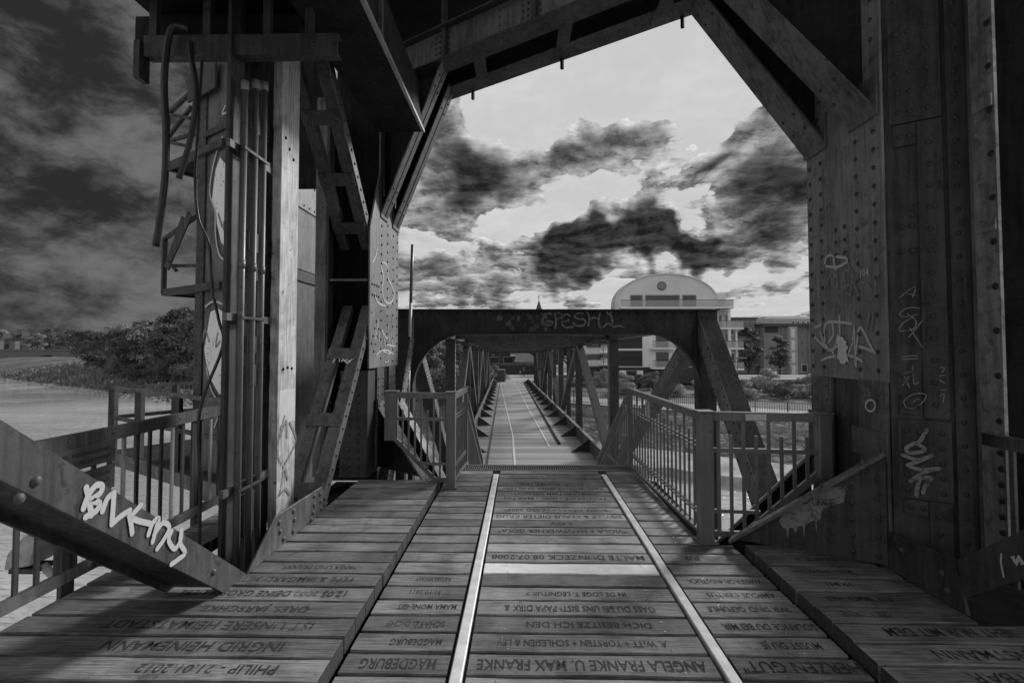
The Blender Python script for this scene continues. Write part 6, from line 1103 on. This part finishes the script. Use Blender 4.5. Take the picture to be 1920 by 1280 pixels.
for i, (px, Y, h) in enumerate(sorted([(-40, 240, 13), (15, 262, 12), (55, 235, 11), (80, 265, 14), (105, 250, 12.5), (130, 236, 13), (150, 225, 12), (-90, 250, 14), (-15, 300, 15), (35, 300, 15), (68, 290, 14)])):
    x = bear(px, Y); plant('distant_tree', ('oak', 'oak2', 'ash')[i % 3], x, Y, -3.2, h, desc[('oak', 'oak2', 'ash')[i % 3]]+', '+(ORD[i] if i < 10 else ORD[-1])+' behind the stone arch bridge', 'tree', 'trees behind the stone bridge', 1.25, rn.uniform(0, 6))
# left of the truss span
for px, Y, h, kn, lab in ((922, 64, 2.6, 'bush2', 'leafy bush beside the left end of the truss bridge'), (880, 78, 7.0, 'oak', 'mid-grey tree glimpsed through the left truss, farthest right of its row'), (862, 60, 5.6, 'oak2', 'dark tree glimpsed through the left truss, second from the right'), (850, 66, 6.6, 'oak', 'mid-grey tree behind the left arch of the portal'), (818, 56, 4.2, 'dense', 'low dark bush seen under the left arch of the portal'), (795, 62, 6.4, 'oak2', 'dark tree seen under the left arch beside the column'), (842, 50, 3.4, 'bush2', 'mid-grey bush under the left arch, nearest the water'), (770, 75, 8.5, 'oak', 'broad tree hidden mostly behind the left column')):
    x = bear(px, Y); plant('bush' if kn in ('dense', 'bush2') else 'tree', kn, x, Y, ground_z(x, Y)-.2, h, lab, 'bush' if kn in ('dense', 'bush2') else 'tree', None, 1.1, rn.uniform(0, 6))
# right bank shrubs along the promenade
for px, Y, h, kn, lab in ((1168, 52, 3.2, 'bush', 'pale rounded shrub left of the right truss post'), (1222, 56, 2.8, 'bush2', 'darker shrub below the white apartment house'), (1262, 50, 3.0, 'bush', 'pale shrub framed by the right end post and diagonal'), (1398, 47, 2.6, 'bush', 'pale shrub by the promenade, leftmost behind the picket fence'), (1440, 50, 3.6, 'bush', 'largest pale shrub behind the picket fence'), (1470, 47, 2.4, 'bush2', 'mid-grey shrub between two pale ones behind the picket fence'), (1505, 48, 3.0, 'bush', 'pale shrub behind the picket fence close to the right column'), (1545, 46, 3.0, 'bush2', 'shrub mostly hidden by the right column'), (1420, 54, 2.8, 'bush2', 'darker shrub at the back of the promenade bed'), (1195, 58, 2.4, 'dense', 'low dark shrub at the foot of the apartment house'), (1320, 52, 2.6, 'bush', 'pale shrub seen behind the dark end post'), (1130, 60, 3.0, 'bush', 'pale shrub between truss verticals'), (1110, 66, 3.0, 'bush2', 'mid-grey shrub behind the right truss diagonal')):
    x = bear(px, Y); plant('shrub', kn, x, Y, ground_z(x, Y)-.15, h*.72, lab, 'shrub', None, 1.0, rn.uniform(0, 6))
for px, Y, h, lab in ((1399, 80, 8.0, 'slender dark young tree in front of the scaffolded house'), (1456, 82, 6.6, 'slender dark young tree in front of the house with bay windows'), (1066, 90, 9.5, 'dark tree between truss members left of the white tower block'), (1030, 84, 6.5, 'dark tree beside the gabled house at the end of the bridge')):
    x = bear(px, Y); plant('young_tree', 'cone', x, Y, -3.1, h, lab, 'tree', None, 1.1, rn.uniform(0, 6))
hd = empty('hedge', (-1, 92, -3.6), 'long dark clipped hedge across the end of the path', 'hedge')
q = MB(); rn2 = random.Random(9)
for i in range(2600):
    p = Vector((rn2.uniform(-5.2, 4.0), rn2.uniform(94, 96.0), -3.7+2.1*rn2.random()**.7)); n_ = Vector((rn2.uniform(-.6, .6), -1, rn2.uniform(-.2, .8))).normalized(); a = n_.orthogonal().normalized(); c_ = n_.cross(a); s_ = .12
    k_ = len(q.v); q.v += [tuple(p-a*s_), tuple(p+c_*s_*.7), tuple(p+a*s_), tuple(p-c_*s_*.7)]; q.f.append((k_, k_+1, k_+2, k_+3))
q.build('foliage', 'leaf_dark', hd); MB().box(-5.1, 3.9, 94.4, 95.8, -3.9, -1.75).build('hedge_body', 'leaf_dark', hd)
# grass and reeds on the bank
q = MB(); rn2 = random.Random(4)
for i in range(9000):
    a = rn2.uniform(-175, -32); b = BK+.8+rn2.random()**1.3*24; z = h_at(a, b); p = AB(a, b, z)
    if p.y > 44 and abs(p.x+.6) < 9: continue
    hh = rn2.uniform(.25, .8)*(1.3 if rn2.random() < .1 else 1); w_ = rn2.uniform(.12, .3); t = rn2.uniform(0, 3.14); e = Vector((math.cos(t), math.sin(t), 0))*w_; ln = Vector((rn2.uniform(-.25, .25), rn2.uniform(-.25, .25), hh))
    k_ = len(q.v); q.v += [tuple(p-e-ZV*.1), tuple(p+e-ZV*.1), tuple(p+ln+e*.5), tuple(p+ln-e*.6)]; q.f.append((k_, k_+1, k_+2, k_+3))
tag(q.build('bank_grass', 'grass', None, kind='stuff'), 'tufted grass and reeds on the far river bank', 'grass')
q = MB()
for i in range(1500):
    a = rn2.uniform(-175, -36); b = BK-.3+rn2.random()*1.6; p = AB(a, b, -5.98+.35*(b-BK)/1.6); q.dome(p, (0, 0, 1), rn2.uniform(.10, .3), .18, 5)
tag(q.build('shore_stones', 'ledge', None, kind='stuff'), 'pale stones along the waterline of the far bank', 'stones')
q = MB()
for i in range(5200):
    ang = rn2.uniform(-1.15, .9); d = rn2.uniform(330, 420); hgt = 9+4*math.sin(ang*23)+3*math.sin(ang*57+1); p = Vector((math.sin(ang)*d, math.cos(ang)*d, -3+hgt*rn2.random()**.6)); s_ = rn2.uniform(.9, 2.0); n_ = Vector((-math.sin(ang)+rn2.uniform(-.5, .5), -math.cos(ang), rn2.uniform(0, .8))).normalized(); a_ = n_.orthogonal().normalized(); c_ = n_.cross(a_)
    k_ = len(q.v); q.v += [tuple(p-a_*s_), tuple(p+c_*s_), tuple(p+a_*s_), tuple(p-c_*s_)]; q.f.append((k_, k_+1, k_+2, k_+3))
tag(q.build('distant_wood', 'leaf', None, kind='stuff'), 'low distant wood along the horizon', 'wood')
# stone arch bridge far left
sb = empty('stone_bridge', (-190, 200, -6), 'low stone arch bridge in front of the wood at the far left', 'bridge')
xa, xb, yb = -240, -175.5, 200
q = MB(); ax0, ax1 = -198, -177.5
pts = [(xb, -.25), (xa, -.25), (xa, -7), (ax0-6, -7), (ax0-6, -5.4), (ax0, -5.4)] + [(ax0+(ax1-ax0)*i/14, -5.4+3.6*math.sin(math.pi*i/14)**.8) for i in range(1, 14)] + [(ax1, -5.4), (ax1, -7), (xb, -7)]
q2 = MB()
top = -.25
for i in range(14):
    x0, x1 = ax0+(ax1-ax0)*i/14, ax0+(ax1-ax0)*(i+1)/14; z0, z1 = -6.2+4.1*math.sin(math.pi*i/14)**.7, -6.2+4.1*math.sin(math.pi*(i+1)/14)**.7
    q2.prism([(x0, yb, z0), (x1, yb, z1), (x1, yb, top), (x0, yb, top)], (0, 6, 0))
q2.box(xa, ax0, yb, yb+6, -7, top).box(ax1, xb, yb, yb+6, -7, top)
q2.build('spandrel_wall', 'stone', sb); MB().box(xa, xb, yb-.25, yb+.25, top, top+.5).build('parapet', 'stone', sb)
for x in (-203, -209.5): MB().box(x-1.1, x+1.1, yb+.4, yb+2.4, top, 3.6).build('pier_tower', 'stone', sb)

# ================================================================== BUILDINGS
def bpart(par, nm, mat, x0, x1, y0, y1, z0, z1): return MB().box(x0, x1, y0, y1, z0, z1).build(nm, mat, par)
def window(par, x0, x1, z0, z1, y, frame='facade_light', glass='glass'):
    w_ = MB().box(x0, x1, y-.06, y+.05, z0, z1).build('window', frame, par); MB().box(x0+.12, x1-.12, y-.09, y-.061, z0+.12, z1-.12).build('pane', glass, w_); return w_
def balcony_(par, x0, x1, y0, y1, z, rail='balcony_glass', slab='facade_white', plants=None):
    s_ = MB().box(x0, x1, y0, y1, z-.22, z).build('balcony', slab, par); MB().box(x0+.03, x1-.03, y0+.03, y0+.07, z+.02, z+1.0).build('glass_rail', rail, s_); MB().box(x0, x1, y0, y0+.08, z+1.0, z+1.06).build('handrail', 'steel', s_); return s_
# arched apartment house (facade plane y = 78)
F = .08125; FX = lambda px: F*(px-978); FZ = lambda py: 1.72+F*(648-py); YB = 78.0
ap = empty('apartment_house', (FX(1245), YB, -3.3), 'white apartment house with a big arched roof and balconies behind the portal', 'building')
x0, x1 = FX(1153), FX(1345)
bpart(ap, 'wall', 'facade_white', x0, x1, YB, YB+4, FZ(688), FZ(578)); bpart(ap, 'plinth_wall', 'facade_dark', x0, FX(1345), YB-.01, YB+4, -4.0, FZ(688))
# gable: segment of a circle
ga = [(FX(1153), FZ(578))]; n_ = 22; cxm, hw, rise = FX(1250), FX(1347)-FX(1250), FZ(514)-FZ(578)
arc = [(cxm-hw*math.cos(math.pi*i/n_), FZ(578)+rise*math.sin(math.pi*i/n_)**.82) for i in range(n_+1)]
MB().prism([(x, YB+.2, z) for x, z in arc], (0, 3, 0)).build('gable_wall', 'facade_light', ap)
q = MB()
for (xa_, za_), (xb_, zb_) in zip(arc[:-1], arc[1:]): q.bar((xa_, YB+1.7, za_+.05), (xb_, YB+1.7, zb_+.05), 3.4, .14, side=(0, 1, 0))
q.build('arched_roof', 'facade_light', ap)
cv = MB(); cc_ = (FX(1241), YB+.1, FZ(536)); cv.tube([cc_, (cc_[0], YB+.22, cc_[2])], .68, 20); o = cv.build('round_vent', 'roof_dark', ap); MB().tube([(cc_[0], YB+.02, cc_[2]), (cc_[0], YB+.09, cc_[2])], .58, 20).build('louvre', 'facade_grey', o)
for a, b in ((1182, 1205), (1210, 1274), (1279, 1305)): window(ap, FX(a), FX(b), FZ(576), FZ(553), YB+.2, 'facade_grey')
balcony_(ap, FX(1160), FX(1365), YB-1.6, YB+.3, FZ(577))
for a, b, c_, d in ((1158, 1203, 653, 626), (1158, 1203, 686, 657)):
    p_ = bpart(ap, 'dark_panel', 'panel_dark', FX(a), FX(b), YB-.08, YB+.05, FZ(c_), FZ(d)); MB().box(FX(a)+.05, FX(b)-.05, YB-.10, YB-.081, FZ((c_+d)/2)-.03, FZ((c_+d)/2)+.03).build('panel_joint', 'steel_black', p_)
bpart(ap, 'dark_panel', 'panel_dark', FX(1158), FX(1203), YB-.08, YB+.05, FZ(620), FZ(592))
for z in (652, 688): 
    balcony_(ap, FX(1217), FX(1262), YB-1.5, YB, FZ(z)); 
for c_, d in ((651, 628), (687, 660)): window(ap, FX(1228), FX(1252), FZ(c_), FZ(d), YB, 'facade_grey'); window(ap, FX(1262), FX(1300), FZ(c_), FZ(d), YB, 'facade_grey')
window(ap, FX(1160), FX(1172), FZ(706), FZ(694), YB, 'facade_white', 'facade_white'); window(ap, FX(1173), FX(1192), FZ(706), FZ(694), YB, 'facade_grey'); window(ap, FX(1193), FX(1204), FZ(706), FZ(694), YB, 'facade_white', 'facade_white')
window(ap, FX(1228), FX(1250), FZ(722), FZ(694), YB, 'facade_grey')
# balcony tower at the right corner
tx0, tx1 = FX(1338), FX(1385)
bpart(ap, 'recess_wall', 'facade_mid', x1, FX(1372), YB+1.2, YB+13, -4, FZ(580))
for z in (615, 652, 690): balcony_(ap, tx0, tx1, YB-1.2, YB+1.4, FZ(z))
balcony_(ap, tx0, FX(1368), YB-1.2, YB+1.4, FZ(577))
MB().box(FX(1358), FX(1362), YB-1.1, YB-.75, -4, FZ(580)).build('column', 'facade_white', ap); MB().box(FX(1378), FX(1380.5), YB+.2, YB+.5, -4, FZ(615)).build('column', 'facade_white', ap)
for c_, d in ((613, 590), (650, 626), (688, 664), (722, 698)): window(ap, FX(1341), FX(1357), FZ(c_), FZ(d), YB+1.2, 'facade_grey'); window(ap, FX(1363), FX(1371), FZ(c_), FZ(d), YB+1.2, 'facade_grey')
bpart(ap, 'roof_terrace', 'facade_light', FX(1338), FX(1364), YB+1, YB+12, FZ(578), FZ(548))
# house with bay windows and the scaffolded house (y = 104)
F2 = .1083; HX = lambda px: F2*(px-978); HZ = lambda py: 1.72+F2*(648-py); YH = 104.0
bh = empty('bay_house', (HX(1490), YH, -3.2), 'grey townhouse with tall bay windows next to the right column', 'building')
bpart(bh, 'wall', 'facade_grey', HX(1428), HX(1560), YH, YH+12, -4, HZ(612)); bpart(bh, 'roof', 'roof_dark', HX(1424), HX(1565), YH-.8, YH+12.5, HZ(612), HZ(607))
for a, b in ((1470, 1484), (1510, 1522), (1540, 1552)):
    w_ = MB().box(HX(a), HX(b), YH-1.2, YH, -4, HZ(613)).build('bay', 'facade_mid', bh)
    for c_, d in ((633, 617), (656, 638), (679, 661), (700, 684)): q = MB().box(HX(a+3), HX(b-5), YH-1.28, YH-1.2, HZ(c_), HZ(d)).build('bay_window', 'facade_light', w_)
for px in (1458, 1497):
    for c_, d in ((624, 615), (647, 637), (668, 659)): window(bh, HX(px), HX(px+3.4), HZ(c_), HZ(d), YH, 'facade_grey')
window(bh, HX(1496), HX(1507), HZ(697), HZ(682), YH, 'facade_light'); bpart(bh, 'dark_top_band', 'facade_dark', HX(1430), HX(1455), YH-.05, YH, HZ(624), HZ(613))
sh = empty('scaffolded_house', (HX(1405), YH+4, -3.2), 'grey house wrapped in scaffolding behind the balcony tower', 'building')
bpart(sh, 'wall', 'facade_grey', HX(1368), HX(1428)-.05, YH+3, YH+14, -4, HZ(597)); bpart(sh, 'roof', 'roof_dark', HX(1366), HX(1429), YH+2.6, YH+14, HZ(597), HZ(594))
for px in (1378, 1392, 1418):
    for c_, d in ((628, 612), (652, 637), (676, 661)): window(sh, HX(px), HX(px+7), HZ(c_), HZ(d), YH+3, 'facade_light')
sc = empty('scaffolding', (HX(1405), YH+1.5, -3.5), 'light tubular scaffolding in front of the grey house', 'scaffold')
for px in (1384, 1394, 1404, 1414, 1427): MB().tube([(HX(px), YH+1.2, -3.8), (HX(px), YH+1.2, HZ(598))], .05, 5).build('standard', 'steel_silver', sc)
for py in (700, 684, 668, 652, 636, 620, 604): MB().tube([(HX(1382), YH+1.2, HZ(py)), (HX(1429), YH+1.2, HZ(py))], .045, 5).build('ledger', 'steel_silver', sc); MB().box(HX(1382), HX(1429), YH+1.3, YH+2.2, HZ(py)-.1, HZ(py)-.04).build('walkway_board', 'facade_grey', sc)
MB().tube([(HX(1384), YH+1.15, -3.5), (HX(1394), YH+1.15, HZ(668))], .04, 5).tube([(HX(1394), YH+1.15, HZ(668)), (HX(1404), YH+1.15, HZ(636))], .04, 5).build('brace', 'steel_silver', sc)
tc_ = empty('terrace_block', (HX(1470), 150, -3), 'long pale flat roofed block on the skyline behind the townhouses', 'building')
F3 = .15625; bpart(tc_, 'wall', 'facade_mid', F3*(1395-978), F3*(1560-978), 150, 160, -4, 1.72+F3*(648-598)); bpart(tc_, 'upper_storey', 'facade_light', F3*(1440-978), F3*(1560-978), 153, 160, 1.72+F3*50, 1.72+F3*56)
q = tc_
for i in range(9): window(tc_, F3*(1480+i*9-978), F3*(1485+i*9-978), 1.72+F3*38, 1.72+F3*46, 150, 'facade_light')
# white parapet and dark wall in front of the townhouses
wl = empty('garden_wall', (38, 72, -3), 'white parapet with a stepped ramp on a dark retaining wall below the townhouses', 'wall')
W_ = .075; WX = lambda px: W_*(px-978); WZ = lambda py: 1.72+W_*(648-py)
bpart(wl, 'retaining_wall', 'facade_dark', WX(1362), WX(1600), 72, 72.4, -4.2, WZ(711)); bpart(wl, 'coping', 'facade_light', WX(1362), WX(1600), 71.9, 72.5, WZ(711), WZ(709))
bpart(wl, 'parapet', 'facade_white', WX(1382), WX(1600), 73, 73.3, WZ(712), WZ(703)); MB().prism([(WX(1432), 72.95, WZ(704)), (WX(1457), 72.95, WZ(704)), (WX(1457), 72.95, WZ(693))], (0, .3, 0)).build('ramp_wall', 'facade_white', wl); MB().bar((WX(1430), 73, WZ(704)), (WX(1457), 73, WZ(692.6)), .5, .12, side=(0, 1, 0)).bar((WX(1457), 73, WZ(692.6)), (WX(1470), 73, WZ(692.6)), .5, .12, side=(0, 1, 0)).build('ramp_coping', 'facade_dark', wl)
# lamp post on the promenade and the white apartment neighbours
for px, Y, h, lab in ((1378.5, 50, 3.6, 'slim pale lamp post on the promenade right of the end post'), (1131, 62, 5.5, 'slim dark lamp post between the truss verticals')):
    x = bear(px, Y); lp = empty('lamp_post', (x, Y, -3.1), lab, 'lamp post'); MB().tube([(x, Y, -3.2), (x, Y, -3.1+h)], [.06, .04], 8).build('pole', 'galv', lp); MB().box(x-.05, x+.9 if px > 1300 else x+.25, Y-.1, Y+.1, -3.1+h-.02, -3.1+h+.1).build('lamp_head', 'galv', lp)
def block(name, pxa, pxb, Y, ytop, mat, label, floors, dark='glass', balc=True):
    f = Y/960.; xa_, xb_ = f*(pxa-978), f*(pxb-978); zt = 1.72+f*(648-ytop); o = empty(name, ((xa_+xb_)/2, Y, -3.4), label, 'building')
    bpart(o, 'wall', mat, xa_, xb_, Y, Y+10, -4, zt); bpart(o, 'roof', 'roof_grey', xa_-.2, xb_+.2, Y-.2, Y+10.2, zt, zt+.25)
    fh = (zt+3.2)/floors; n_ = max(1, int((xb_-xa_)/3.2))
    for k_ in range(floors):
        z = -3.2+k_*fh
        for i in range(n_):
            w_ = (xb_-xa_)/n_; window(o, xa_+w_*i+.5, xa_+w_*(i+1)-.5, z+.5, z+fh-.5, Y, 'facade_grey', dark)
        if balc: balcony_(o, xb_-(xb_-xa_)*.45, xb_+.4, Y-1.3, Y, z+fh*1.0-.05)
    return o
block('apartment_block', 1093, 1148, 86, 612, 'facade_light', 'pale apartment block with corner balconies left of the arched house', 4)
block('tower_block', 1036, 1060, 125, 598, 'facade_white', 'narrow white tower block seen between the truss verticals', 5, balc=False)
block('flat_block', 914, 992, 128, 606, 'facade_dark', 'dark flats with white balcony slabs seen under the far truss bracing', 4)
# gabled house at the end of the bridge
gh = empty('gabled_house', (1.9, 100, -3.6), 'small house with a pale gabled roof at the end of the path', 'house')
xa_, xb_ = .104*(967-978), .104*(1001-978); bpart(gh, 'wall', 'facade_grey', xa_, xb_, 100, 106, -4, -1.4); MB().prism([(xa_-.3, 99.6, -1.5), (xb_+.3, 99.6, -1.5), (xb_+.3, 103, 1.4), (xa_+.5, 103, 1.4)], (0, 0, .15)).build('roof', 'roof_grey', gh); bpart(gh, 'rear_roof', 'roof_grey', xa_, xb_, 103, 106, -1.5, 1.3)
window(gh, xa_+.5, xa_+1.4, -3.0, -1.8, 100, 'facade_light')
# church spire
sp = empty('church_spire', (7.0, 210, 0), 'pointed church spire with a finial above the truss portal', 'spire')
x = .21875*(1010.5-978); MB().prism([(x-1.4, 208.6, 15.6), (x+1.4, 208.6, 15.6), (x+1.4, 211.4, 15.6), (x-1.4, 211.4, 15.6)], (0, 0, -20)).build('tower_shaft', 'facade_grey', sp)
q = MB(); q.v += [(x-1.5, 208.5, 15.6), (x+1.5, 208.5, 15.6), (x+1.5, 211.5, 15.6), (x-1.5, 211.5, 15.6), (x, 210, 20.6)]; q.f += [(0, 1, 4), (1, 2, 4), (2, 3, 4), (3, 0, 4)]; q.build('spire_roof', 'roof_dark', sp); MB().tube([(x, 210, 20.3), (x, 210, 22.6)], .12, 6).box(x-.5, x+.5, 209.9, 210.1, 21.6, 21.8).build('finial', 'roof_dark', sp)
# low post and box at the end of the bridge
for px, lab, h in ((941, 'stone-coloured cabinet at the left end of the truss bridge', 1.5),): 
    cb = empty('cabinet', (bear(px, 61), 61, -2.6), lab, 'cabinet'); x = bear(px, 61); MB().box(x-.55, x+.35, 60.8, 61.6, -2.8, -1.2).build('body', 'roof_dark', cb); MB().box(x-.6, x+.4, 60.75, 61.65, -1.2, -1.1).build('lid', 'facade_grey', cb)
gr_ = empty('guard_rail', (bear(951, 70), 70, -2.8), 'thin pale railing along the left of the path beyond the bridge', 'railing')
q0_, q1_ = Vector((bear(948, 61), 61, -2.6)), Vector((bear(944, 84), 84, -3.3))
for dz in (.5, 1.0): MB().bar(q0_+ZV*dz, q1_+ZV*dz, .05, .05).build('rail', 'galv', gr_)
for i in range(9): p = q0_.lerp(q1_, i/8); MB().bar(p-ZV*.2, p+ZV*1.0, .05, .05).build('post', 'galv', gr_)
# ---- two people on the path, one with a bicycle
def person(x, y, z, h, label, top, legs, stride=.12, yaw=0.0):
    P_ = empty('person', (x, y, z), label, 'person')
    s = h/1.75; V = []; E_ = []; RD = []
    def v(px, py, pz, r): V.append((px*s, py*s, pz*s)); RD.append(r*s); return len(V)-1
    pel = v(0, 0, .95, .125); ch = v(0, .01, 1.22, .14); nk = v(0, .01, 1.47, .055); hd_ = v(0, -.02, 1.56, .075); tp = v(0, -.01, 1.68, .085); E_ += [(pel, ch), (ch, nk), (nk, hd_), (hd_, tp)]
    for sd in (-1, 1):
        sh_ = v(.19*sd, .0, 1.40, .06); el_ = v(.25*sd, -.05, 1.13, .045); wr = v(.24*sd, -.22, .98, .034); fn = v(.235*sd, -.30, .97, .028); E_ += [(ch, sh_), (sh_, el_), (el_, wr), (wr, fn)]
        hp = v(.09*sd, 0, .88, .09); kn = v(.10*sd, -.04-stride*sd*.5, .49, .062); an = v(.10*sd, .03-stride*sd, .09, .045); ft = v(.11*sd, -.14-stride*sd, .04, .042); E_ += [(pel, hp), (hp, kn), (kn, an), (an, ft)]
    me = bpy.data.meshes.new('body'); me.from_pydata(V, E_, []); me.materials.append(M[legs]); me.materials.append(M[top]); me.materials.append(M['skin'])
    o = bpy.data.objects.new('body', me); C.objects.link(o); o.parent = P_
    sk = o.modifiers.new('skin', 'SKIN'); me.skin_vertices[0].data[0].use_root = True
    for i, r in enumerate(RD): me.skin_vertices[0].data[i].radius = (r, r)
    o.modifiers.new('sub', 'SUBSURF').levels = 1; o.modifiers['sub'].render_levels = 1
    tor = MB().tube([(0, 0, .90*s), (0, 0, 1.15*s), (0, 0, 1.42*s), (0, 0, 1.46*s)], [.155*s, .165*s, .18*s, .08*s], 10).mesh('jacket', top, smooth=True); j = bpy.data.objects.new('jacket', tor); C.objects.link(j); j.parent = P_
    hr = MB().dome((0, .01*s, 1.63*s), (0, .2, 1), .105*s, .12*s, 9).mesh('hair', 'hair', smooth=True); j = bpy.data.objects.new('hair', hr); C.objects.link(j); j.parent = P_
    fc = MB().dome((0, -.075*s, 1.60*s), (0, -1, 0), .07*s, .035*s, 8).mesh('face', 'skin', smooth=True); j = bpy.data.objects.new('face', fc); C.objects.link(j); j.parent = P_
    P_.rotation_euler = (0, 0, yaw)
    return P_
ZP = -3.30
person(bear(982, 84), 84, ZP, 1.55, 'person in dark clothes standing with a bicycle on the path beyond the bridge', 'cloth_mid', 'cloth_dark')
person(bear(975.5, 85), 85, ZP, 1.0, 'small person in pale clothes beside the cyclist on the path', 'skin', 'cloth_mid', .16)
bx, by = bear(986.5, 83.6), 83.6
bk = empty('bicycle', (bx, by, ZP), 'dark bicycle held by the person on the path beyond the bridge', 'bicycle')
for dx in (-.5, .5):
    w_ = MB(); n_ = 18; w_.tube([(bx+dx+.32*math.cos(2*math.pi*i/n_), by, ZP+.33+.32*math.sin(2*math.pi*i/n_)) for i in range(n_+1)], .022, 5, False); o = w_.build('wheel', 'cloth_dark', bk)
    sp_ = MB()
    for i in range(6): sp_.bar((bx+dx, by, ZP+.33), (bx+dx+.31*math.cos(i*1.047), by, ZP+.33+.31*math.sin(i*1.047)), .008, .008, side=(0, 1, 0))
    sp_.build('spokes', 'galv', o)
MB().tube([(bx-.5, by, ZP+.33), (bx-.18, by, ZP+.8), (bx+.38, by, ZP+.84), (bx+.5, by, ZP+.33)], .018, 6).tube([(bx-.18, by, ZP+.8), (bx-.05, by, ZP+.32), (bx+.38, by, ZP+.8)], .018, 6).tube([(bx-.05, by, ZP+.32), (bx-.5, by, ZP+.33)], .014, 6).build('frame', 'cloth_dark', bk)
MB().tube([(bx+.38, by-.25, ZP+1.0), (bx+.40, by, ZP+.98), (bx+.38, by+.25, ZP+1.0)], .014, 6).build('handlebar', 'galv', bk); MB().box(bx-.32, bx-.08, by-.07, by+.07, ZP+.88, ZP+.93).build('saddle', 'cloth_dark', bk)
